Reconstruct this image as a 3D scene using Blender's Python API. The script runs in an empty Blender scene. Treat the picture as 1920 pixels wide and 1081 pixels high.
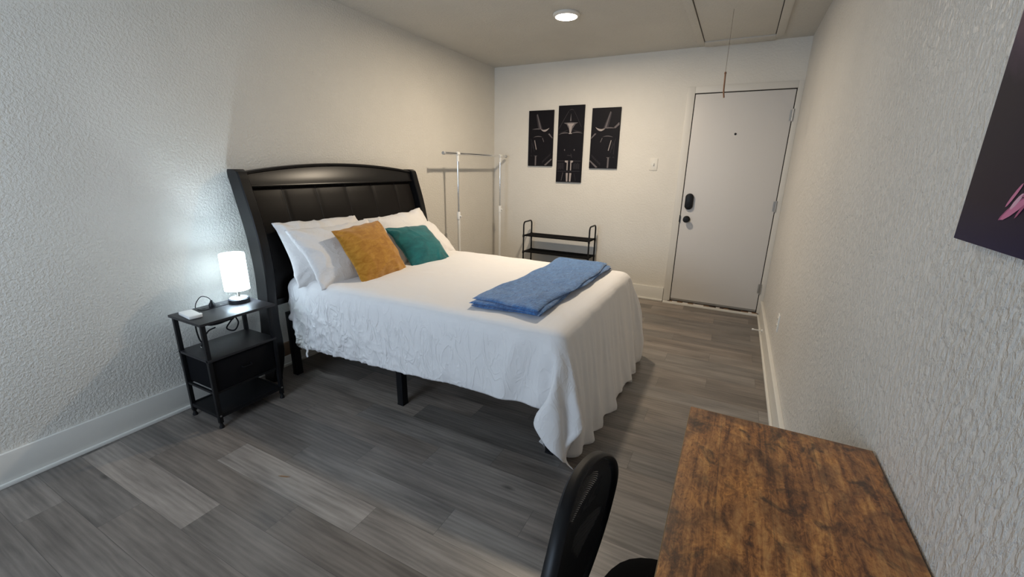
import bpy, bmesh, math, random, zlib, base64
import numpy as np
from mathutils import Vector, Matrix, noise
random.seed(7)
scn = bpy.context.scene
COL = scn.collection
PI = math.pi
# ------------------------------------------------------------------ camera
F_PX = 793.41
CAM = Vector((2.6675, 0.0, 1.3814))
YAW, PITCH, ROLL = 0.4760, 0.2817, 0.0166
W, D, H = 3.043, 4.649, 2.4565
cd = bpy.data.cameras.new('camera'); cam = bpy.data.objects.new('camera', cd); COL.objects.link(cam)
cd.sensor_fit = 'HORIZONTAL'; cd.sensor_width = 36.0; cd.lens = F_PX*36/1920; cd.clip_start = 0.02
cy, sy, cp, sp = math.cos(YAW), math.sin(YAW), math.cos(PITCH), math.sin(PITCH)
fw = Vector((-sy*cp, cy*cp, -sp)); rt = Vector((cy, sy, 0)); up = rt.cross(fw)
cr, sr = math.cos(ROLL), math.sin(ROLL)
rt, up = cr*rt+sr*up, -sr*rt+cr*up
cam.matrix_world = Matrix(((rt.x, up.x, -fw.x, CAM.x), (rt.y, up.y, -fw.y, CAM.y), (rt.z, up.z, -fw.z, CAM.z), (0, 0, 0, 1)))
scn.camera = cam
# ------------------------------------------------------------------ view, world, window light
scn.view_settings.view_transform = 'Standard'; scn.view_settings.look = 'None'
scn.view_settings.exposure = 0.0; scn.view_settings.gamma = 1.0
try: scn.view_settings.use_curve_mapping = False
except Exception: pass
scn.cycles.use_denoising = True
scn.cycles.max_bounces = 10; scn.cycles.diffuse_bounces = 6
scn.cycles.sample_clamp_indirect = 6.0
wd = bpy.data.worlds.new('world'); scn.world = wd; wd.use_nodes = True
wd.node_tree.nodes['Background'].inputs[0].default_value = (0.76, 0.865, 1.0, 1)
wd.node_tree.nodes['Background'].inputs[1].default_value = 1.0
def area(name, loc, rot, sx, sy_, power, color, shape='RECTANGLE', spread=PI):
    l = bpy.data.lights.new(name, 'AREA'); l.shape = shape; l.size = sx
    if shape == 'RECTANGLE': l.size_y = sy_
    l.energy = power; l.color = color; l.spread = spread
    o = bpy.data.objects.new(name, l); COL.objects.link(o); o.location = loc; o.rotation_euler = rot
    return o
WIN = (.25, 1.60, .95, 2.05)     # x0 x1 z0 z1 of the window in the wall behind the camera
YF = -1.25
area('window_daylight', ((WIN[0]+WIN[1])/2, YF-0.10, (WIN[2]+WIN[3])/2), (PI/2, 0, 0), WIN[1]-WIN[0], WIN[3]-WIN[2], 55, (0.62, 0.785, 1.0))
LIGHT = Vector((1.372, 3.31, H))
LAMP = Vector((0.200, 1.345, 0.60))
area('ceiling_lamp_light', (LIGHT.x, LIGHT.y, H-0.034), (0, 0, 0), 0.14, 0, 37, (1.0, 0.84, 0.64), 'DISK')
def bulb(name, loc, power, color, r):
    l = bpy.data.lights.new(name, 'POINT'); l.energy = power; l.color = color; l.shadow_soft_size = r
    o = bpy.data.objects.new(name, l); COL.objects.link(o); o.location = loc
    return o
bulb('bedside_bulb', (LAMP.x, LAMP.y, LAMP.z+0.175), 10.0, (0.70, 0.87, 1.0), 0.02)

# ------------------------------------------------------------------ materials
class NT:
    def __init__(s, name):
        s.m = bpy.data.materials.new(name); s.m.use_nodes = True; s.t = s.m.node_tree
        s.b = s.t.nodes['Principled BSDF']
    def n(s, typ, ins=None, **kw):
        nd = s.t.nodes.new(typ)
        for k, v in kw.items(): setattr(nd, k, v)
        for k, v in (ins or {}).items():
            if isinstance(v, bpy.types.NodeSocket): s.t.links.new(v, nd.inputs[k])
            else: nd.inputs[k].default_value = v
        return nd
    def math(s, op, a, b=0.0, c=None):
        ins = {0: a, 1: b}
        if c is not None: ins[2] = c
        return s.n('ShaderNodeMath', ins, operation=op).outputs[0]
    def set(s, **kw):
        for k, v in kw.items():
            k = {'base': 'Base Color', 'rough': 'Roughness', 'metal': 'Metallic', 'normal': 'Normal', 'sheen': 'Sheen Weight', 'coat': 'Coat Weight', 'spec': 'Specular IOR Level', 'emis': 'Emission Color', 'estr': 'Emission Strength'}[k]
            if isinstance(v, bpy.types.NodeSocket): s.t.links.new(v, s.b.inputs[k])
            else:
                if isinstance(v, tuple) and len(v) == 3: v = v+(1,)
                s.b.inputs[k].default_value = v
        return s
    def pos(s): return s.n('ShaderNodeNewGeometry').outputs['Position']
    def obj(s): return s.n('ShaderNodeTexCoord').outputs['Object']
    def mapv(s, v, scale=(1, 1, 1), loc=(0, 0, 0)): return s.n('ShaderNodeMapping', {0: v, 'Scale': scale, 'Location': loc}).outputs[0]
    def noise(s, v, scale, detail=4, rough=.5, dist=0, typ='FBM'):
        return s.n('ShaderNodeTexNoise', {'Vector': v, 'Scale': scale, 'Detail': detail, 'Roughness': rough, 'Distortion': dist}, noise_type=typ).outputs[0]
    def ramp(s, f, stops):
        r = s.n('ShaderNodeValToRGB', {0: f}); e = r.color_ramp.elements
        while len(e) < len(stops): e.new(.5)
        for i, (p, c) in enumerate(stops):
            e[i].position = p; e[i].color = (c, c, c, 1) if isinstance(c, (int, float)) else tuple(c)+(1,)
        return r.outputs[0]
    def mix(s, f, a, b, blend='MIX'):
        nd = s.n('ShaderNodeMix', data_type='RGBA', blend_type=blend)
        for i, v in ((0, f), (6, a), (7, b)):
            if isinstance(v, bpy.types.NodeSocket): s.t.links.new(v, nd.inputs[i])
            else: nd.inputs[i].default_value = v if not (isinstance(v, tuple) and len(v) == 3) else v+(1,)
        return nd.outputs[2]
    def bump(s, h, strength, dist, normal=None):
        ins = {'Height': h, 'Strength': strength, 'Distance': dist}
        if normal is not None: ins['Normal'] = normal
        return s.n('ShaderNodeBump', ins).outputs[0]
def plain(name, col, rough=.5, metal=0, **kw):
    return NT(name).set(base=col, rough=rough, metal=metal, **kw).m
def wall_mat(name, col, rough, strength, scale, stretch=(1, 1, 1)):
    t = NT(name); p = t.mapv(t.pos(), stretch)
    a = t.noise(p, scale, 4, .6, .25)
    blobs = t.ramp(a, [(.42, 0.0), (.62, 1.0)])
    b = t.noise(p, scale*2.6, 2, .5)
    big = t.noise(t.pos(), 1.3, 2, .5)
    h = t.math('ADD', t.math('MULTIPLY', blobs, .8), t.math('MULTIPLY', b, .5))
    h = t.math('MULTIPLY', h, t.math('ADD', big, .45))
    c = t.mix(t.ramp(t.noise(t.pos(), 2.2, 4, .6), [(.35, 0.0), (.7, 1.0)]), col, tuple(x*.95 for x in col))
    t.set(base=c, rough=rough, normal=t.bump(h, strength, .006))
    return t.m
M = {}
M['wall'] = wall_mat('wall_paint', (.72, .69, .63), .5, .50, 78)
M['wall_r'] = wall_mat('wall_paint_right', (.70, .675, .63), .36, .8, 75, (1, 1, .55))
M['wall_b'] = wall_mat('wall_paint_back', (.72, .69, .63), .55, .20, 60)
M['ceil'] = wall_mat('ceiling_paint', (.62, .60, .55), .6, .5, 60)
M['trim'] = NT('trim_paint').set(base=(.72, .70, .65), rough=.38).m
t = NT('door_paint'); M['door'] = t.set(base=(.62, .60, .58), rough=.45, normal=t.bump(t.noise(t.pos(), 90, 2), .15, .001)).m
M['casing'] = NT('casing_paint').set(base=(.66, .635, .585), rough=.45).m
def floor_mat():
    t = NT('vinyl_planks'); p = t.pos()
    sep = t.n('ShaderNodeSeparateXYZ', {0: p}); x, y = sep.outputs[0], sep.outputs[1]
    RH, RL = .1485, .885
    yr = t.math('DIVIDE', t.math('SUBTRACT', y, .8835), RH)
    row = t.math('FLOOR', yr); fy = t.math('FRACT', yr)
    xo = t.math('ADD', t.math('SUBTRACT', x, .630), t.math('MULTIPLY', row, -.2925))
    jit = t.n('ShaderNodeTexWhiteNoise', {'W': t.math('MULTIPLY', t.math('FLOOR', t.math('DIVIDE', t.math('ADD', row, 3.5), 5.0)), 7.31)}, noise_dimensions='1D').outputs[0]
    jit = t.math('MULTIPLY', jit, 0.0)
    xr = t.math('DIVIDE', t.math('ADD', xo, jit), RL); ix = t.math('FLOOR', xr); fx = t.math('FRACT', xr)
    cmb = t.n('ShaderNodeCombineXYZ', {0: row, 1: ix, 2: 4.7}).outputs[0]
    wn = t.n('ShaderNodeTexWhiteNoise', {'Vector': cmb}, noise_dimensions='3D'); r1 = wn.outputs[0]
    rc = t.n('ShaderNodeSeparateColor', {0: wn.outputs[1]})
    off = t.n('ShaderNodeCombineXYZ', {0: t.math('MULTIPLY', r1, 37.0), 1: t.math('MULTIPLY', rc.outputs[1], 23.0), 2: 0.0}).outputs[0]
    pv = t.n('ShaderNodeVectorMath', {0: p, 1: off}, operation='ADD').outputs[0]
    grain = t.noise(t.mapv(pv, (2.6, 32, 1)), 1.0, 9, .62, .5)
    fine = t.noise(t.mapv(pv, (9, 210, 1)), 1.0, 4, .6, .2)
    cath = t.n('ShaderNodeTexWave', {'Vector': t.mapv(pv, (.9, 9, 1)), 'Scale': 1.6, 'Distortion': 7.0, 'Detail': 3, 'Detail Scale': 1.2}, wave_type='BANDS', bands_direction='Y').outputs[1]
    blot = t.noise(t.mapv(pv, (2.0, 7.5, 1)), 1.0, 3, .5)
    v = t.math('ADD', t.math('MULTIPLY', grain, .50), t.math('MULTIPLY', fine, .16))
    v = t.math('ADD', v, t.math('MULTIPLY', blot, .48))
    v = t.math('ADD', v, t.math('MULTIPLY', cath, .07))
    c = t.ramp(v, [(.38, (.066, .058, .052)), (.56, (.138, .122, .108)), (.76, (.225, .200, .176))])
    tone = t.math('ADD', t.math('MULTIPLY', t.math('POWER', r1, 1.6), .50), .88)
    for rw, add in ((0, .42), (-2, .26), (9, .15)):      # the boards that are paler in the photo
        hit = t.math('MULTIPLY', t.math('COMPARE', row, float(rw), .1), t.math('COMPARE', ix, 0.0, .1))
        tone = t.math('ADD', tone, t.math('MULTIPLY', hit, add))
    tc = t.n('ShaderNodeCombineColor', {0: tone, 1: tone, 2: tone}).outputs[0]
    c = t.mix(1.0, c, tc, 'MULTIPLY')
    warm = t.mix(rc.outputs[2], (.98, 1.0, 1.02), (1.04, .99, .95))
    c = t.mix(1.0, c, warm, 'MULTIPLY')
    knot = t.n('ShaderNodeTexVoronoi', {'Vector': t.mapv(pv, (2.1, 5.5, 1)), 'Scale': 1.0}).outputs[0]
    c = t.mix(t.ramp(knot, [(.02, .75), (.09, 0.0)]), c, (.05, .042, .038))
    ey = t.math('MULTIPLY', t.math('MINIMUM', fy, t.math('SUBTRACT', 1.0, fy)), RH)
    ex = t.math('MULTIPLY', t.math('MINIMUM', fx, t.math('SUBTRACT', 1.0, fx)), RL)
    e = t.math('MINIMUM', ex, ey)
    seam = t.math('LESS_THAN', e, .0009)
    c = t.mix(t.math('MULTIPLY', seam, .55), c, (.03, .027, .025))
    h = t.math('ADD', t.math('MULTIPLY', grain, .5), t.math('MULTIPLY', seam, -1.5))
    t.set(base=c, rough=t.math('ADD', t.math('MULTIPLY', grain, .22), .25), normal=t.bump(h, .22, .002))
    return t.m
M['floor'] = floor_mat()
M['black_wood'] = plain('espresso_wood', (.006, .0055, .006), .30, spec=.26)
t = NT('black_leather'); M['leather'] = t.set(base=(.007, .0055, .005), rough=.42, spec=.16, normal=t.bump(t.noise(t.obj(), 260, 3), .12, .001)).m
M['seam'] = plain('seam_thread', (.022, .017, .014), .5)
M['black_metal'] = plain('black_powder_metal', (.008, .008, .009), .42, spec=.2)
M['ns_top'] = plain('black_laminate', (.020, .019, .021), .40, spec=.35)
M['black_fabric'] = NT('black_bin_fabric').set(base=(.006, .006, .007), rough=.95, spec=.08).m
M['black_plastic'] = plain('black_plastic', (.008, .008, .009), .42, spec=.22)
M['chrome'] = plain('chrome', (.78, .78, .78), .12, 1.0)
M['steel'] = plain('brushed_steel', (.42, .41, .39), .38, 1.0)
M['white_plastic'] = plain('white_plastic', (.78, .78, .76), .35)
M['grey_cap'] = plain('grey_end_cap', (.42, .42, .42), .4)
M['cream_plastic'] = plain('ivory_plastic', (.72, .69, .62), .35)
M['shade'] = NT('lit_lampshade').set(base=(.85, .88, .9), rough=.8, emis=(.72, .89, 1.0), estr=6.0).m
M['shade_trim'] = plain('shade_edge', (.50, .50, .50), .7)
M['lens'] = NT('lit_lens').set(base=(.9, .9, .9), emis=(1.0, .90, .74), estr=14.0).m
M['brass_rod'] = plain('brown_wood_pull', (.16, .075, .035), .5)
M['string'] = plain('string', (.22, .19, .15), .9)
M['raw_wood'] = NT('bare_wood').set(base=(.20, .125, .075), rough=.8).m
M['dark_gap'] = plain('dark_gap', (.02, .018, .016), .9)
def cotton(name, col, crease):
    t = NT(name); p = t.obj()
    wz = t.noise(t.mapv(p, (1, 1, .45)), 13, 2, .5, 1.4)
    a = t.math('POWER', t.math('SUBTRACT', 1.0, t.math('MINIMUM', t.math('MULTIPLY', t.math('ABSOLUTE', t.math('SUBTRACT', wz, .5)), 9.0), 1.0)), 2.0)
    b = t.noise(t.mapv(p, (1, 1, .55)), 24, 3, .5, .8)
    w = t.noise(p, 420, 2, .5)
    h = t.math('ADD', t.math('MULTIPLY', a, .45), t.math('MULTIPLY', b, .30))
    if crease == 'cover':
        sep = t.n('ShaderNodeSeparateXYZ', {0: p})
        side = t.ramp(sep.outputs[2], [(.52, 1.0), (.655, .07)])
        nearm = t.math('ADD', t.math('MULTIPLY', t.math('LESS_THAN', sep.outputs[1], 1.72), .9), .1)
        headm = t.n('ShaderNodeMapRange', {0: sep.outputs[0], 1: .5, 2: 2.0, 3: 1.0, 4: .25}).outputs[0]
        h = t.math('MULTIPLY', t.math('MULTIPLY', h, side), t.math('MULTIPLY', nearm, headm))
    nrm = t.bump(h, .8 if crease == 'cover' else .22, .012)
    nrm = t.bump(w, .12, .0006, nrm)
    t.set(base=col, rough=.88, sheen=.15, normal=nrm); t.b.inputs['Specular IOR Level'].default_value = .2
    return t.m
M['cover'] = cotton('white_cotton_cover', (.80, .78, .77), 'cover')
M['pillow'] = cotton('white_cotton_pillow', (.80, .775, .76), '')
M['mattress'] = plain('mattress_ticking', (.66, .64, .62), .9)
def velvet(name, a, b, scale):
    t = NT(name); p = t.obj()
    n1 = t.noise(t.mapv(p, (1, 2.2, 1)), scale, 5, .65, .7)
    c = t.mix(t.ramp(n1, [(.36, 0.0), (.66, 1.0)]), a, b)
    nr = t.bump(t.noise(p, 14, 3, .5, .8), .35, .012); nr = t.bump(t.noise(p, 500, 2), .25, .0008, nr)
    t.set(base=c, rough=.85, sheen=.35, normal=nr); t.b.inputs['Specular IOR Level'].default_value = .15
    return t.m
M['mustard'] = velvet('mustard_velvet', (.36, .15, .012), (.52, .26, .035), 16)
M['teal'] = velvet('teal_velvet', (.004, .095, .105), (.008, .15, .16), 9)
def throw_mat():
    t = NT('blue_fleece'); p = t.obj()
    a = t.noise(t.mapv(p, (2.2, 1, 1)), 26, 5, .65, 1.2)
    c = t.mix(t.ramp(a, [(.34, 0.0), (.68, 1.0)]), (.026, .095, .27), (.10, .25, .53))
    rib = t.n('ShaderNodeTexWave', {'Vector': p, 'Scale': 38.0, 'Distortion': 1.5, 'Detail': 2}, bands_direction='Y').outputs[1]
    nr = t.bump(a, .8, .009); nr = t.bump(rib, .10, .0015, nr)
    t.set(base=c, rough=.95, sheen=.5, normal=nr); t.b.inputs['Specular IOR Level'].default_value = .1
    return t.m
M['throw'] = throw_mat()
def desk_mat():
    t = NT('rustic_brown_board'); p = t.obj()
    g = t.noise(t.mapv(p, (24, 2.6, 1)), 1.0, 9, .70, 1.3)
    g2 = t.noise(t.mapv(p, (95, 7, 1)), 1.0, 5, .6, .3)
    bl = t.noise(t.mapv(p, (11, 8, 1), (2, 4, 0)), 1.0, 5, .62, .7)
    bl2 = t.noise(t.mapv(p, (17, 12, 1), (3, 1, 0)), 1.0, 5, .65, 1.0)
    sw = t.noise(t.mapv(p, (60, 34, 1), (5, 2, 0)), 1.0, 6, .75, 2.2)
    v = t.math('ADD', t.math('MULTIPLY', g, .50), t.math('MULTIPLY', g2, .30))
    v = t.math('SUBTRACT', v, .045)
    v = t.math('ADD', v, t.math('MULTIPLY', sw, .40))
    c = t.ramp(v, [(.41, (.045, .016, .008)), (.49, (.20, .078, .024)), (.56, (.42, .185, .055)), (.66, (.62, .34, .12))])
    k = t.ramp(bl, [(.32, (1.3, 1.22, 1.0)), (.46, (.98, .90, .84)), (.54, (.72, .65, .64)), (.64, (.36, .32, .34))])
    c = t.mix(1.0, c, k, 'MULTIPLY')
    k2 = t.ramp(bl2, [(.53, 0.0), (.66, .8)])
    c = t.mix(k2, c, (.028, .015, .010))
    sep = t.n('ShaderNodeSeparateXYZ', {0: p})
    s = t.math('ABSOLUTE', t.math('SUBTRACT', t.math('FRACT', t.math('DIVIDE', t.math('ADD', sep.outputs[0], .02), .098)), .5))
    c = t.mix(t.math('MULTIPLY', t.math('GREATER_THAN', s, .490), .35), c, (.05, .028, .015))
    t.set(base=c, rough=.42, normal=t.bump(v, .25, .0015))
    return t.m
M['desk'] = desk_mat()
M['desk_edge'] = plain('light_board_edge', (.30, .19, .09), .5)

# ------------------------------------------------------------------ mesh helpers
def add_box(bm, a, b, mi=0, rot=None, bev=0.0):
    a, b = Vector(a), Vector(b); c = (a+b)/2; d = b-a
    ret = bmesh.ops.create_cube(bm, size=1.0); vs = ret['verts']
    for v in vs:
        v.co = Vector((v.co.x*d.x, v.co.y*d.y, v.co.z*d.z))
        if rot is not None: v.co = rot @ v.co
        v.co += c
    fs = set(f for v in vs for f in v.link_faces)
    for f in fs: f.material_index = mi
    if bev > 0:
        es = list(set(e for v in vs for e in v.link_edges))
        r = bmesh.ops.bevel(bm, geom=es, offset=bev, segments=2, affect='EDGES', profile=.6)
        for f in r['faces']: f.material_index = mi
    return bm
def rings(bm, rs, cap=True, mi=0, closed=True):
    out = [[bm.verts.new(p) for p in r] for r in rs]
    n = len(rs[0])
    for i in range(len(out)-1):
        for j in range(n if closed else n-1):
            f = bm.faces.new((out[i][j], out[i][(j+1) % n], out[i+1][(j+1) % n], out[i+1][j])); f.material_index = mi
    if cap:
        f = bm.faces.new(out[0][::-1]); f.material_index = mi
        f = bm.faces.new(out[-1]); f.material_index = mi
def tube(bm, pts, r, seg=10, mi=0, radii=None):
    pts = [Vector(p) for p in pts]; rs = []
    nrm = None
    for i, p in enumerate(pts):
        d = (pts[min(i+1, len(pts)-1)]-pts[max(i-1, 0)]).normalized()
        if nrm is None:
            nrm = d.orthogonal().normalized()
        nrm = (nrm-d*nrm.dot(d)).normalized(); b = d.cross(nrm)
        rr = radii[i] if radii else r
        rs.append([p+rr*(math.cos(2*PI*k/seg)*nrm+math.sin(2*PI*k/seg)*b) for k in range(seg)])
    rings(bm, rs, True, mi)
    return bm
def lathe(bm, prof, c, seg=32, mi=0, axis='Z'):
    c = Vector(c); rs = []
    for r, z in prof:
        ring = []
        for k in range(seg):
            a = 2*PI*k/seg; v = Vector((max(r, 1e-4)*math.cos(a), max(r, 1e-4)*math.sin(a), z))
            if axis == 'Y': v = Vector((v.x, v.z, v.y))
            if axis == 'X': v = Vector((v.z, v.x, v.y))
            ring.append(c+v)
        rs.append(ring)
    rings(bm, rs, True, mi)
    return bm
def smooth_path(pts, n=8):
    pts = [Vector(p) for p in pts]; out = []
    P = [pts[0]]+pts+[pts[-1]]
    for i in range(1, len(P)-2):
        for k in range(n):
            t_ = k/n; a, b, c, d = P[i-1], P[i], P[i+1], P[i+2]
            out.append(.5*((2*b)+(c-a)*t_+(2*a-5*b+4*c-d)*t_*t_+(3*b-a-3*c+d)*t_**3))
    out.append(pts[-1]); return out
def obj(name, bm, mats, parent=None, smooth=True, loc=None, angle=.6):
    bmesh.ops.recalc_face_normals(bm, faces=bm.faces[:])
    me = bpy.data.meshes.new(name)
    if smooth:
        for f in bm.faces: f.smooth = True
        for e in bm.edges:
            if len(e.link_faces) == 2 and e.calc_face_angle(0) > angle: e.smooth = False
    bm.to_mesh(me); bm.free()
    for m in (mats if isinstance(mats, (list, tuple)) else [mats]): me.materials.append(m)
    o = bpy.data.objects.new(name, me); COL.objects.link(o)
    if loc is not None:
        me.transform(Matrix.Translation(-Vector(loc))); o.location = loc
    if parent is not None:
        o.parent = parent
        o.location = Vector(o.location)-PL.get(parent.name, Vector((0, 0, 0)))
        PL[o.name] = PL.get(parent.name, Vector((0, 0, 0)))+Vector(o.location)
    else: PL[o.name] = Vector(o.location)
    return o
PL = {}       # world location of each (unrotated) object, so parts can be modelled in room coordinates
def thing(name, label, cat, loc, group=None):
    o = bpy.data.objects.new(name, None); COL.objects.link(o); o.location = loc; o.empty_display_size = .05
    PL[o.name] = Vector(loc); o['label'] = label; o['category'] = cat
    if group: o['group'] = group
    return o
def tag(o, label, cat=None, group=None):
    o['label'] = label
    if cat: o['category'] = cat
    if group: o['group'] = group
    return o
def struct(name, bm, m, smooth=False, label=None):
    o = obj(name, bm, m, None, smooth); o['kind'] = 'structure'
    if label: o['label'] = label
    return o
def B(a, b, mi=0, bev=0.0, rot=None): return add_box(bmesh.new(), a, b, mi, rot, bev)

# ------------------------------------------------------------------ room shell
T = .10
struct('floor', B((-T, YF-T, -.08), (W+T, D+T, 0)), M['floor'])
struct('ceiling', B((-T, YF-T, H), (W+T, D+T, H+.08)), M['ceil'])
struct('wall_left', B((-T, YF-T, 0), (0, D+T, H)), M['wall'])
struct('wall_right', B((W, YF-T, 0), (W+T, D+T, H)), M['wall_r'])
DX0, DX1, DZ1 = 2.186, 2.996, 2.060
bm = bmesh.new()
add_box(bm, (0, D, 0), (DX0-.02, D+T, H)); add_box(bm, (DX1+.02, D, 0), (W, D+T, H)); add_box(bm, (DX0-.02, D, DZ1+.02), (DX1+.02, D+T, H))
struct('wall_back', bm, M['wall_b'])
bm = bmesh.new()
add_box(bm, (0, YF-T, 0), (WIN[0], YF, H)); add_box(bm, (WIN[1], YF-T, 0), (W, YF, H))
add_box(bm, (WIN[0], YF-T, 0), (WIN[1], YF, WIN[2])); add_box(bm, (WIN[0], YF-T, WIN[3]), (WIN[1], YF, H))
struct('wall_front', bm, M['wall'])
bm = bmesh.new(); fwid = .05
for a, b in (((WIN[0], YF-.07, WIN[2]), (WIN[0]+fwid, YF-.02, WIN[3])), ((WIN[1]-fwid, YF-.07, WIN[2]), (WIN[1], YF-.02, WIN[3])),
             ((WIN[0], YF-.07, WIN[2]), (WIN[1], YF-.02, WIN[2]+fwid)), ((WIN[0], YF-.07, WIN[3]-fwid), (WIN[1], YF-.02, WIN[3])),
             ((WIN[0], YF-.06, 1.50), (WIN[1], YF-.02, 1.54))):
    add_box(bm, a, b)
struct('window_1', bm, M['trim'])
def baseboard(name, segs, shoes):
    bm = bmesh.new()
    for a, b in segs: add_box(bm, a, b, 0, None, .003)
    o = struct(name, bm, M['trim'], True)
    bm = bmesh.new()
    for a, b in shoes: add_box(bm, a, b, 0, None, .005)
    obj('shoe_moulding', bm, M['trim'], o)
    return o
bl = baseboard('baseboard_left', [((0, YF, 0), (.016, 1.6, .150)), ((0, 2.05, 0), (.016, D, .150)), ((0, 1.6, 0), (.016, 2.05, .072))], [((.016, YF, 0), (.030, D, .020))])
tag(obj('bare_board', B((0, 1.602, .073), (.014, 2.048, .168), bev=.001), M['raw_wood'], bl), 'unpainted brown strip of board behind the bed')
baseboard('baseboard_back', [((.016, D-.016, 0), (2.11, D, .150))], [((.03, D-.030, 0), (2.11, D-.016, .020))])
br = baseboard('baseboard_right', [((W-.018, YF, 0), (W, D-.02, .150))], [((W-.034, YF, 0), (W-.018, D-.05, .022))])
bm = bmesh.new(); add_box(bm, (W-.024, .2, .138), (W, D-.02, .152), 0, None, .003)
obj('cap_moulding', bm, M['trim'], br)

# door with its casing
door = struct('door_1', B((DX0+.003, D-.004, .035), (DX1-.003, D+.04, DZ1-.004), bev=.002), M['door'], True)
door['label'] = 'plain flat white entry door in the far wall'
bm = bmesh.new(); cw = .072
add_box(bm, (DX0-cw, D-.016, 0), (DX0-.004, D+.0, DZ1+.062), 0, None, .003)
add_box(bm, (DX1+.004, D-.016, 0), (W, D+.0, DZ1+.062), 0, None, .003)
add_box(bm, (DX0-.004, D-.016, DZ1+.004), (DX1+.004, D+.0, DZ1+.062), 0, None, .003)
obj('door_casing', bm, M['casing'], door)
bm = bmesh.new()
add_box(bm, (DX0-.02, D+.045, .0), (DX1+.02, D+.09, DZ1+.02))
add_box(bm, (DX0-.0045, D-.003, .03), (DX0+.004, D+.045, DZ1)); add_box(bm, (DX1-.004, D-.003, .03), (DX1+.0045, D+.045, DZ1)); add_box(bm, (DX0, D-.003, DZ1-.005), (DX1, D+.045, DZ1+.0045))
tag(obj('door_gap_shade', bm, M['dark_gap'], door, False), 'dark gap round the door slab')  # near-black strips and backing stand in for shade in the door gap
bm = bmesh.new(); rr = random.Random(4)
add_box(bm, (DX0-.02, D-.045, .0), (DX1+.02, D+.02, .020), 0)
k = DX0-.02
while k < DX1+.01:
    w_ = rr.uniform(.015, .06); add_box(bm, (k, D-.044+rr.uniform(0, .01), .018), (min(k+w_, DX1+.02), D-.006, .0195+rr.uniform(.001, .005)), rr.choice((0, 1, 2))); k += w_
obj('threshold', bm, [plain('worn_threshold', (.07, .05, .04), .8), M['raw_wood'], plain('chipped_paint', (.55, .52, .5), .7)], door, False)
obj('sill_strip', B((DX0-.066, D-.062, 0), (W-.034, D-.045, .022), bev=.003), M['trim'], door)
tag(obj('door_sweep', B((DX0+.004, D-.010, .032), (DX1-.004, D-.004, .052)), M['steel'], door), 'thin metal sweep along the door bottom')
for hz in (1.845, 1.060, .268):
    bm = bmesh.new(); tube(bm, [(DX1+.002, D-.018, hz-.047), (DX1+.002, D-.018, hz+.047)], .0075, 12)
    for q_ in (-.047, .047): lathe(bm, [(.0, -.004), (.006, -.004), (.006, .004), (.0, .004)], (DX1+.002, D-.018, hz+q_), 12)
    for q_ in (-.0157, .0157): lathe(bm, [(.0081, -.0008), (.0081, .0008)], (DX1+.002, D-.018, hz+q_), 12)
    add_box(bm, (DX1-.020, D-.0075, hz-.045), (DX1+.020, D-.004, hz+.045))
    obj('hinge', bm, M['steel'], door)
# keypad lock, knob, strike and peephole
bm = bmesh.new(); kx, kz = 2.252, 1.068; rs = []
for (dy, sc_) in ((0, 1.0), (-.022, 1.0), (-.028, .94), (-.030, .84)):
    ring = []
    for k in range(40):
        a = 2*PI*k/40; ring.append(Vector((kx+.038*sc_*math.cos(a), D-.004+dy, kz+(.041 if math.sin(a) > 0 else -.041)+.038*sc_*math.sin(a))))
    rs.append(ring)
rings(bm, rs); lock = obj('keypad_lock', bm, M['black_plastic'], door); lock['label'] = 'black rounded keypad deadbolt'
bm = bmesh.new(); lathe(bm, [(.0, -.002), (.012, -.002), (.012, .0), (0, .0)], (kx, D-.0345, kz-.045), 20, 0, 'Y')
add_box(bm, (kx-.003, D-.044, kz-.056), (kx+.003, D-.035, kz-.034), 0, None, .001)
obj('thumb_turn', bm, M['black_metal'], lock)
bm = bmesh.new(); lathe(bm, [(.033, 0), (.033, -.008), (.026, -.012), (.013, -.016), (.012, -.035), (.022, -.040), (.029, -.048), (.030, -.058), (.024, -.067), (.0, -.070)], (kx-.004, D-.004, .893), 32, 0, 'Y')
tag(obj('door_knob', bm, M['black_plastic'], door), 'round black door knob')
obj('strike_plate', B((DX0-.007, D-.0175, .862), (DX0+.003, D-.0155, .930)), M['black_metal'], door)
bm = bmesh.new(); lathe(bm, [(.010, 0), (.010, -.003), (.006, -.004), (.0, -.004)], (2.574, D-.004, 1.698), 20, 0, 'Y')
tag(obj('peephole', bm, M['black_metal'], door), 'small dark peephole')

# ------------------------------------------------------------------ attic hatch and its pull cord
hx0, hx1, hy0, hy1 = 2.225, 2.766, 3.08, 4.445
hat = thing('attic_hatch', 'large flat ceiling hatch with raised frame above the door', 'attic hatch', ((hx0+hx1)/2, (hy0+hy1)/2, H))
obj('hatch_panel', B((hx0+.006, hy0+.006, H-.008), (hx1-.006, hy1-.006, H-.001), bev=.001), M['ceil'], hat)
bm = bmesh.new(); f_ = .056
for a, b in (((hx0-f_, hy0-f_), (hx0, hy1+f_)), ((hx1, hy0-f_), (hx1+f_, hy1+f_)), ((hx0, hy0-f_), (hx1, hy0)), ((hx0, hy1), (hx1, hy1+f_+.10))):
    add_box(bm, (a[0], a[1], H-.016), (b[0], b[1], H), 0, None, .002)
obj('hatch_frame', bm, M['ceil'], hat)
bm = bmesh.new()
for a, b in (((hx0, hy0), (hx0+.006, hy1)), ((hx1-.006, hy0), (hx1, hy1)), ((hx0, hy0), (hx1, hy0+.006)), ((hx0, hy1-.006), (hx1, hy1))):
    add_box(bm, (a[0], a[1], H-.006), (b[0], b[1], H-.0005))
tag(obj('hatch_gap_shade', bm, M['dark_gap'], hat, False), 'dark gap line round the hatch panel')  # dark-coloured strips imitate the shade inside the open joint round the panel
pc = thing('pull_cord', 'thin string with brown wooden pull hanging from the ceiling hatch', 'pull cord', (2.467, 3.671, H))
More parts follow.
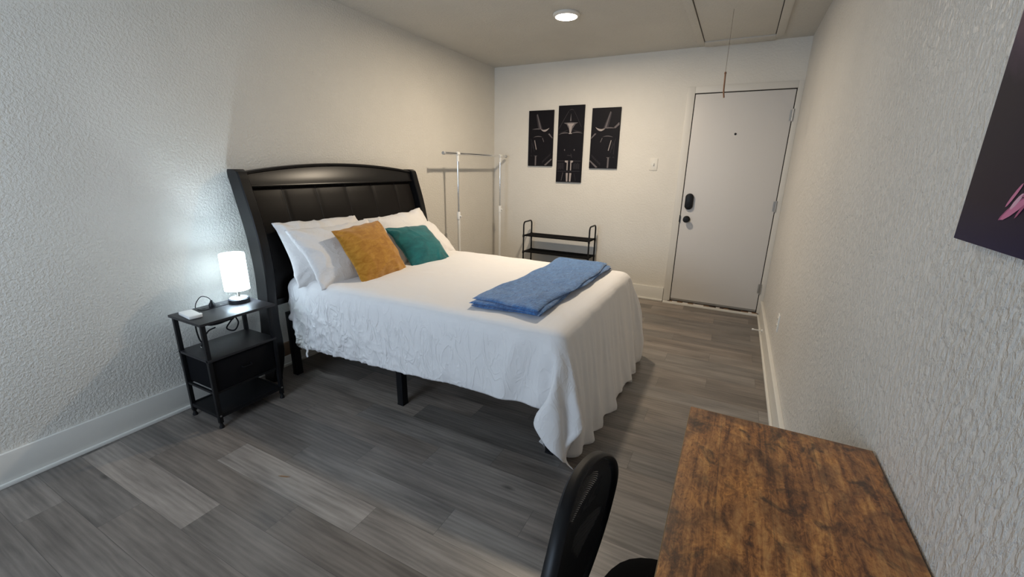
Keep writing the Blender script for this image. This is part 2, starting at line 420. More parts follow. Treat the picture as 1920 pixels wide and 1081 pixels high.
bm = bmesh.new(); tube(bm, smooth_path([(2.467, 3.671, H-.008), (2.468, 3.671, 2.25), (2.469, 3.671, 2.045)], 4), .0016, 6); obj('string', bm, M['string'], pc)
bm = bmesh.new(); tube(bm, smooth_path([(2.469, 3.671, 2.05), (2.471, 3.671, 2.0), (2.474, 3.672, 1.93), (2.482, 3.671, 1.882)], 4), .0055, 10)
lathe(bm, [(.0, -.008), (.007, -.006), (.008, 0), (.006, .008), (0, .009)], (2.469, 3.671, 2.045), 12)
obj('wooden_pull', bm, M['brass_rod'], pc)

# ceiling light
cl = thing('ceiling_light', 'round lit ceiling light over the bed', 'ceiling light', LIGHT)
bm = bmesh.new(); lathe(bm, [(.098, -.001), (.098, -.010), (.088, -.020), (.080, -.022), (.080, -.001)], LIGHT, 48); tag(obj('trim_ring', bm, M['trim'], cl), 'white trim ring')
bm = bmesh.new(); lathe(bm, [(.079, -.012), (.079, -.023), (.060, -.028), (.0, -.030)], LIGHT, 48); obj('lens', bm, M['lens'], cl)

# switch, outlet, door stop
sw = thing('light_switch', 'single ivory light switch on the far wall left of the door', 'light switch', (1.870, D, 1.419))
obj('wall_plate', B((1.832, D-.006, 1.360), (1.908, D, 1.478), bev=.002), M['cream_plastic'], sw)
obj('toggle', B((1.864, D-.017, 1.408), (1.876, D-.005, 1.432), bev=.001), M['cream_plastic'], sw)
ou = thing('wall_outlet', 'white power outlet low on the right wall near the door', 'outlet', (W, 3.262, .378))
obj('wall_plate', B((W-.006, 3.226, .320), (W, 3.298, .438), bev=.002), M['white_plastic'], ou)
for z in (.352, .404):
    bm = B((W-.009, 3.246, z-.016), (W-.005, 3.278, z+.016), bev=.002)
    r_ = obj('socket', bm, M['cream_plastic'], ou)
    bm = bmesh.new()
    for yy in (3.255, 3.266): add_box(bm, (W-.0095, yy, z-.004), (W-.0089, yy+.002, z+.007))
    obj('slot', bm, M['dark_gap'], r_, False)
ds = thing('door_stop', 'small white spring door stop sticking out of the right baseboard', 'door stop', (W-.018, 4.015, .055))
bm = bmesh.new(); tube(bm, [(W-.018, 4.015, .055), (W-.025, 4.015, .055)], .011, 14); obj('base', bm, M['white_plastic'], ds)
bm = bmesh.new(); n_ = 90
tube(bm, [(W-.024-.060*i/n_, 4.015+.005*math.cos(i*.9), .055+.005*math.sin(i*.9)) for i in range(n_)], .0014, 6); obj('spring', bm, M['white_plastic'], ds)
bm = bmesh.new(); tube(bm, [(W-.083, 4.015, .055), (W-.097, 4.015, .055)], .008, 14); obj('rubber_tip', bm, M['white_plastic'], ds)

# ------------------------------------------------------------------ wall pictures on the far wall
G = [plain('print_black', (.007, .006, .008), .5, spec=.12), plain('print_dark_grey', (.040, .035, .040), .5, spec=.12), plain('print_grey', (.13, .115, .12), .5, spec=.12), plain('print_pale', (.34, .30, .29), .5, spec=.12), plain('print_plum', (.020, .012, .015), .5, spec=.12)]
def print_mesh(w, h, y, shapes, x0, z0, bg=None):
    bm = bmesh.new()
    add_box(bm, (x0+.001, y-.0012, z0+.001), (x0+w-.001, y, z0+h-.001), 0)
    if bg:
        for (u0, v0, u1, v1, mi) in bg: add_box(bm, (x0+w*u0, y-.0014, z0+h*v0), (x0+w*u1, y-.0012, z0+h*v1), mi)
    for li, (mi, pts) in enumerate(shapes):
        vs = [bm.verts.new((x0+w*u, y-.0016-.00004*li, z0+h*v)) for u, v in pts]
        f = bm.faces.new(vs); f.material_index = mi
    return bm
def arc(pa, pb, bow, t0, n=10):   # thin crescent from pa to pb bulging by bow
    (ax, ay), (bx, by) = pa, pb; top, bot = [], []
    for i in range(n+1):
        s = i/n; e = 4*s*(1-s); x_, y_ = ax+(bx-ax)*s, ay+(by-ay)*s
        top.append((x_, y_+bow*e+t0*e)); bot.append((x_, y_+bow*e))
    return top+bot[::-1][1:-1]
def line(a, b, t0): 
    (ax, ay), (bx, by) = a, b; d = math.hypot(bx-ax, by-ay); nx, ny = -(by-ay)/d*t0, (bx-ax)/d*t0*.5
    return [(ax-nx, ay-ny), (bx-nx, by-ny), (bx+nx, by+ny), (ax+nx, ay+ny)]
side = [(1, [(.30, .92), (.36, .94), (.56, .68), (.40, .66)]), (2, [(.33, .93), (.36, .93), (.52, .68), (.46, .67)]),
        (2, arc((.14, .665), (.60, .665), .0, .018)), (3, arc((.50, .665), (.85, .690), -.055, .035)), (2, arc((.20, .520), (.58, .525), .012, .012)),
        (2, [(.80, .58), (.86, .59), (.99, .51), (.97, .50)]), (2, line((.58, .51), (.64, .44), .012)), (3, line((.26, .47), (.34, .30), .014)),
        (1, line((.10, .50), (.22, .32), .006)), (1, line((.14, .42), (.14, .24), .006)), (1, line((.20, .44), (.26, .26), .006)),
        (2, line((.32, .19), (.32, .01), .028)), (2, line((.28, .185), (.38, .185), .010)), (2, [(.68, .02), (.75, .01), (.99, .12), (.97, .14)]),
        (1, arc((.10, .17), (.18, .17), .02, .008)), (1, arc((.22, .17), (.30, .17), .02, .008))]
for k in range(7): side.append((1, line((.60+.05*k, .05+.022*k), (.62+.05*k, .10+.022*k), .008)))
mid = [(1, line((.03, .70), (.40, .925), .010)), (2, [(.465, .80), (.515, .80), (.495, .90)]), (1, arc((.40, .925), (.62, .925), .018, .008)),
       (1, line((.62, .92), (.92, .72), .006)),
       (2, [(.22, .780), (.34, .760), (.44, .70), (.48, .64), (.52, .64), (.57, .70), (.68, .76), (.78, .780), (.5, .785)]),
       (3, [(.36, .770), (.44, .73), (.47, .64), (.52, .64), (.55, .73), (.64, .77)]),
       (2, arc((.03, .628), (.48, .642), .010, .012)), (2, arc((.52, .642), (.98, .640), .010, .012)), (3, line((.44, .642), (.56, .642), .010)), (1, arc((.05, .655), (.46, .70), -.014, .008)), (1, arc((.54, .70), (.96, .665), -.014, .008)),
       (2, line((.30, .44), (.31, .42), .016)), (2, line((.68, .44), (.69, .42), .016)), (1, line((.42, .36), (.56, .355), .01)), (1, line((.56, .38), (.60, .33), .012)),
       (1, line((.04, .285), (.96, .285), .008)), (1, line((.04, .145), (.94, .150), .006)),
       (3, [(.34, .29), (.46, .29), (.46, .16), (.42, .16), (.42, .26), (.34, .27)]), (3, [(.66, .29), (.56, .29), (.56, .16), (.60, .16), (.60, .26), (.66, .27)]),
       (3, [(.40, .125), (.48, .125), (.48, .01), (.42, .01)]), (3, [(.54, .125), (.62, .125), (.60, .01), (.54, .01)]),
       (2, line((.28, .13), (.22, .02), .008)), (1, line((.72, .12), (.80, .02), .006))]
for k in range(5):
    mid.append((1, line((.08+.05*k, .17+.01*(k % 2)), (.08+.05*k, .26), .010))); mid.append((1, line((.70+.05*k, .18), (.70+.05*k, .25+.01*(k % 2)), .010)))
def flip(sh): return [(mi, [(1-u, v) for u, v in pts]) for mi, pts in sh]
sideR = flip(side)+[(2, [(.80, .68), (.97, .76), (.99, .72), (.86, .665)])]
for (x0, x1, z0, z1, sh, lab) in ((.462, .762, 1.386, 1.978, side, 'shorter black picture panel left of the tall middle one'),
                                 (.817, .1117+1.0, 1.216, 2.016, mid, 'tall middle black picture panel hanging lower than its neighbours'),
                                 (1.196, 1.498, 1.370, 1.976, sideR, 'shorter black picture panel right of the tall middle one')):
    a = thing('picture_panel', lab, 'picture', ((x0+x1)/2, D-.012, z0), 'set of three dark pictures on the far wall')
    obj('canvas', B((x0, D-.020, z0), (x1, D-.002, z1), bev=.001), G[0], a)
    obj('print', print_mesh(x1-x0, z1-z0, D-.0203, sh, x0, z0), G, a, False)

# large canvas on the right wall
def canvas_mat():
    t = NT('purple_print'); p = t.obj(); sep = t.n('ShaderNodeSeparateXYZ', {0: p})
    n1 = t.noise(p, 5.5, 5, .6, .8)
    hz = t.math('ADD', t.math('MULTIPLY', t.math('SUBTRACT', sep.outputs[2], .20), 5.0), t.math('MULTIPLY', t.math('SUBTRACT', n1, .5), 2.2))
    c = t.ramp(hz, [(.0, (.011, .007, .020)), (.45, (.055, .032, .060)), (1.0, (.17, .095, .115))])
    low = t.ramp(sep.outputs[2], [(.0, (.014, .010, .045)), (.07, (.016, .008, .022))])
    c = t.mix(t.ramp(sep.outputs[2], [(.08, 1.0), (.16, 0.0)]), c, low)
    t.set(base=c, rough=.55, spec=.15); return t.m
M['canvas'] = canvas_mat()
PK = [plain('petal_magenta', (.33, .03, .15), .35), plain('petal_rose', (.55, .13, .28), .35), plain('petal_pale', (.62, .33, .45), .35), plain('petal_spark', (.75, .30, .10), .35)]
ca = thing('wall_canvas', 'large dark purple canvas with pink petals on the right wall', 'picture', (W, 1.043, 1.27))
obj('canvas', B((W-.020, .245, 1.27), (W-.001, 1.038, 2.07), bev=.0015), M['canvas'], ca, loc=(W-.015, 1.043, 1.27))
bm = bmesh.new(); rr = random.Random(12)
for k in range(26):
    cy_, cz_ = .905-.11*rr.random()**.8-.06*(k > 15)*rr.random(), 0
    cz_ = 1.322+(.905-cy_)*.75+rr.uniform(-.018, .020)
    a = math.atan2(.75, -1)+rr.uniform(-.35, .35); L_, w_ = rr.uniform(.014, .034), rr.uniform(.003, .0065)
    dy, dz = math.cos(a), math.sin(a); vs = []
    for i in range(10):
        s = 2*PI*i/10; u, v = L_*math.cos(s), w_*math.sin(s)
        vs.append(bm.verts.new((W-.0205-.00003*k, cy_+dy*u-dz*v, cz_+dz*u+dy*v)))
    f = bm.faces.new(vs); f.material_index = rr.choice((0, 0, 1, 1, 2))
sparks = bmesh.new()
for (yy, zz) in ((.868, 1.418), (.862, 1.424), (.82, 1.44)):
    vs = [sparks.verts.new((W-.022, yy+.004*math.cos(2*PI*i/8), zz+.003*math.sin(2*PI*i/8))) for i in range(8)]
    f = sparks.faces.new(vs)
    b2 = sparks; sparks = None
    obj('spark_print', b2, PK[3], ca, False); sparks = bmesh.new()
tag(obj('petal_print', bm, PK, ca, False), 'pink and magenta petals of the print')

# ------------------------------------------------------------------ clothes rack in the far left corner
rk = thing('clothes_rack', 'chrome and white rolling garment rack in the far left corner', 'clothes rack', (.2, 4.0, 0))
bm = bmesh.new(); tube(bm, [(.2, 3.375, 1.487), (.2, 4.56, 1.487)], .0125, 16); tag(obj('hanging_rail', bm, M['chrome'], rk), 'shiny chrome rail')
for yy, s in ((3.359, -1), (4.575, 1)):
    bm = bmesh.new(); lathe(bm, [(.0, -.012), (.015, -.012), (.0165, 0), (.015, .012), (0, .012)], (.2, yy, 1.487), 20, 0, 'Y'); tag(obj('end_cap', bm, M['grey_cap'], rk), 'grey plastic end cap')
for yy in (3.584, 4.438):
    bm = bmesh.new(); tube(bm, [(.2, yy, .60), (.2, yy, 1.46)], .0105, 14); tag(obj('upper_post', bm, M['chrome'], rk), 'chrome telescoping post')
    bm = bmesh.new(); tube(bm, [(.2, yy-.020, 1.487), (.2, yy+.020, 1.487)], .0185, 16); tube(bm, [(.2, yy, 1.415), (.2, yy, 1.478)], .0145, 14); tag(obj('rail_joint', bm, M['white_plastic'], rk), 'white plastic joint')
    bm = bmesh.new(); tube(bm, [(.2, yy, .10), (.2, yy, .90)], .0145, 16)
    tag(obj('lower_post', bm, M['white_plastic'], rk), 'white lower post')
    bm = bmesh.new(); lathe(bm, [(.0148, -.045), (.0185, -.043), (.0185, .028), (.016, .032), (.012, .033)], (.2, yy, .895), 20); lathe(bm, [(.0, 0), (.008, 0), (.008, .016), (0, .018)], (.217, yy, .885), 12, 0, 'X'); tag(obj('collar', bm, M['white_plastic'], rk), 'white locking collar')
    bm = bmesh.new(); tube(bm, [(.04, yy, .095), (.36, yy, .095)], .013, 14); obj('foot_bar', bm, M['white_plastic'], rk)
    for xx in (.05, .35):
        bm = bmesh.new(); tube(bm, [(xx, yy-.010, .025), (xx, yy+.010, .025)], .0248, 18); tube(bm, [(xx, yy, .03), (xx, yy, .09)], .007, 10); obj('caster', bm, M['black_plastic'], rk)
for xx in (.12, .28):
    bm = bmesh.new(); tube(bm, [(xx, 3.59, .105), (xx, 4.43, .105)], .008, 12); obj('bottom_rail', bm, M['chrome'], rk)

# ------------------------------------------------------------------ shoe rack against the far wall
sx0, sx1, sy0, sy1 = .562, 1.338, 4.352, 4.568
sr_ = thing('shoe_rack', 'low black shoe rack with looped handles against the far wall', 'shoe rack', ((sx0+sx1)/2, (sy0+sy1)/2, 0))
for xx in (sx0, sx1):
    bm = bmesh.new(); R_ = .04
    path = [(xx, sy0, 0.0), (xx, sy0, .772-R_)]+[(xx, sy0+R_-R_*math.cos(a), .772-R_+R_*math.sin(a)) for a in (.3, .7, 1.1, 1.4)]+[(xx, sy1-R_+R_*math.sin(a), .772-R_+R_*math.cos(a)) for a in (.1, .5, .9, 1.3)]+[(xx, sy1, .772-R_), (xx, sy1, 0.0)]
    tube(bm, path, .0085, 12); obj('end_frame', bm, M['black_metal'], sr_)
for z in (.075, .253, .432, .618):
    bm = bmesh.new()
    for yy in (sy0, sy1): tube(bm, [(sx0, yy, z), (sx1, yy, z)], .006, 10)
    for xx in (sx0, sx1): tube(bm, [(xx, sy0, z), (xx, sy1, z)], .006, 10)
    rows = []
    for i in range(13):
        s = i/12; yy = sy0+(sy1-sy0)*s; rows.append([Vector((sx0+(sx1-sx0)*u/8, yy, z+.007-.010*math.sin(PI*s)*math.sin(PI*u/8)**.3)) for u in range(9)])
    rows2 = [[p-Vector((0, 0, .002)) for p in r] for r in rows]
    V1 = [[bm.verts.new(p) for p in r] for r in rows]; V2 = [[bm.verts.new(p) for p in r] for r in rows2]
    for V_ in (V1, V2):
        for i in range(12):
            for j in range(8): bm.faces.new((V_[i][j], V_[i][j+1], V_[i+1][j+1], V_[i+1][j]))
    tag(obj('shelf', bm, M['black_fabric'], sr_), 'black fabric shelf')
for xx in (sx0, sx1):
    for yy in (sy0, sy1):
        for z in (.253, .432, .618):
            bm = bmesh.new(); lathe(bm, [(.0088, -.018), (.0122, -.016), (.0122, .014), (.0088, .016)], (xx, yy, z-.004), 14); obj('joint', bm, M['black_plastic'], sr_)

# ------------------------------------------------------------------ headboard
def prof(z, tab):
    for (a, b) in zip(tab, tab[1:]):
        if a[0] >= z >= b[0]:
            s = (a[0]-z)/(a[0]-b[0]); return [a[i]+(b[i]-a[i])*s for i in range(len(a))]
    return tab[0] if z > tab[0][0] else tab[-1]
#       z     back   front
POST = [(1.338, .022, .082), (1.325, .016, .110), (1.300, .016, .122), (1.26, .030, .132), (1.18, .050, .158), (1.08, .078, .188), (.98, .102, .210), (.92, .112, .222), (.79, .128, .236), (.70, .132, .236),
        (.56, .122, .224), (.40, .110, .216), (.30, .095, .225), (.22, .085, .228), (.12, .078, .205), (.04, .070, .170), (0, .070, .165)]
hb = thing('headboard', 'tall curved black sleigh headboard with padded leather panel', 'headboard', (.12, 2.27, 0))
hy = (1.497, 3.062)
def zz(a, b, n): return [a+(b-a)*i/n for i in range(n+1)]
def smooth_tab(z):
    v = [prof(z+dz, POST) for dz in (-.03, 0, .03)] if .05 < z < 1.28 else [prof(z, POST)]
    return sum(a[1] for a in v)/len(v), sum(a[2] for a in v)/len(v)
for (ya, yb) in ((hy[0], hy[0]+.062), (hy[1]-.062, hy[1])):
    bm = bmesh.new(); rs = []
    for z in zz(0, 1.28, 44)+[1.295, 1.310, 1.325, 1.334, 1.338]:
        bk, fr = smooth_tab(z); c_ = .006
        rs.append([Vector(p+(z,)) for p in ((bk, ya), (fr-c_, ya), (fr, ya+c_), (fr, yb-c_), (fr-c_, yb), (bk, yb))])
    rings(bm, rs); obj('post', bm, M['black_wood'], hb, angle=.5)
def ptop(y): 
    s = (y-hy[0])/(hy[1]-hy[0]); return 1.318+.062*(1-(2*s-1)**2)
ya, yb = hy[0]+.061, hy[1]-.061
# curved wooden top rail
bm = bmesh.new(); rs = []; n_ = 40
for i in range(n_+1):
    y = ya+(yb-ya)*i/n_; zt = ptop(y); ring = []
    for (z, o_) in ((1.235, .0), (1.26, .0), (1.29, .0), (zt-.02, .0)):
        zc = min(z, 1.30); fr = smooth_tab(zc)[1]-.030
        ring.append(Vector((fr-max(0, z-1.30)*.55, y, z)))
    xf = ring[-1].x
    ring += [Vector((xf+.010, y, zt-.016)), Vector((xf+.011, y, zt-.004)), Vector((xf+.002, y, zt)), Vector((xf-.022, y, zt)), Vector((xf-.028, y, zt-.006)), Vector((.045, y, 1.235))]
    rs.append(ring)
rings(bm, rs); obj('top_rail', bm, M['black_wood'], hb, angle=.5)
bm = bmesh.new()
tube(bm, [(smooth_tab(1.243)[1]-.028, ya+(yb-ya)*i/20, 1.243) for i in range(21)], .006, 8); obj('bead_moulding', bm, M['black_wood'], hb)
# padded leather panel, six puffed sections
seams = [ya, 1.777, 2.027, 2.285, 2.540, 2.800, yb]
bm = bmesh.new(); gv = []
nz = 46; ys = []
for a, b in zip(seams, seams[1:]): ys += [a+(b-a)*i/14 for i in range(14)]
ys.append(yb)
for i in range(nz+1):
    z = .535+(1.232-.535)*i/nz; row = []
    for y in ys:
        for a, b in zip(seams, seams[1:]):
            if a <= y <= b+1e-6: s = (y-a)/(b-a); break
        zs = i/nz; puff = .007*(max(0, 4*s*(1-s)))**.35*(max(0, min(1, (1-zs)*14)))**.5*min(1, zs*12+.2)
        row.append(bm.verts.new((smooth_tab(z)[1]-.062+puff, y, z)))
    gv.append(row)
for i in range(nz):
    for j in range(len(ys)-1): bm.faces.new((gv[i][j], gv[i][j+1], gv[i+1][j+1], gv[i+1][j]))
ret = bmesh.ops.extrude_face_region(bm, geom=bm.faces[:])
for v in [g for g in ret['geom'] if isinstance(g, bmesh.types.BMVert)]: v.co.x -= .022
pn = obj('leather_panel', bm, M['leather'], hb, angle=1.0)
for sy_ in seams[1:-1]:
    bm = bmesh.new(); tube(bm, [(smooth_tab(z)[1]-.061, sy_, z) for z in zz(.54, 1.230, 30)], .0012, 6); obj('stitching', bm, M['seam'], pn)
# lower rail of the panel
bm = bmesh.new(); add_box(bm, (smooth_tab(.53)[1]-.085, ya, .505), (smooth_tab(.53)[1]-.048, yb, .545), 0, None, .004); obj('lower_rail', bm, M['black_wood'], hb)

# ------------------------------------------------------------------ metal bed frame and mattress
bx0, bx1, by0, by1 = .195, 2.05, 1.668, 3.022
bf = thing('platform_bed', 'black metal platform bed frame under the white cover', 'bed frame', ((bx0+bx1)/2, (by0+by1)/2, 0))
for y in (by0, (by0+by1)/2-.02, by1-.04):
    obj('side_rail', B((bx0, y, .375), (bx1, y+.04, .435), bev=.003), M['black_metal'], bf)
for x in (bx0, 1.06, bx1-.04):
    obj('cross_rail', B((x, by0+.002, .376), (x+.04, by1-.002, .434), bev=.003), M['black_metal'], bf)
for k in range(9):
    x = bx0+.16+k*.19; obj('slat', B((x, by0+.005, .434), (x+.05, by1-.005, .441), bev=.002), M['black_metal'], bf)
for (x, y) in ((.165, 1.632), (1.045, 1.680), (1.995, 1.695), (.165, 2.33), (1.045, 2.33), (1.995, 2.33), (.165, 2.98), (1.045, 2.98), (1.985, 2.96)):
    zt = .445 if x < .2 else .376
    lg = obj('leg', B((x, y, .004), (x+.042, y+.046, zt), bev=.003), M['black_metal'], bf)
    obj('foot_cap', B((x-.001, y-.001, 0), (x+.043, y+.047, .010), bev=.002), M['black_plastic'], lg)
bm = B((.205, 1.675, .442), (2.055, 3.015, .650), bev=.035); bmesh.ops.subdivide_edges(bm, edges=bm.edges[:], cuts=1)
tag(obj('mattress', bm, M['mattress']), 'white mattress hidden under the bed cover on the black frame', 'mattress')

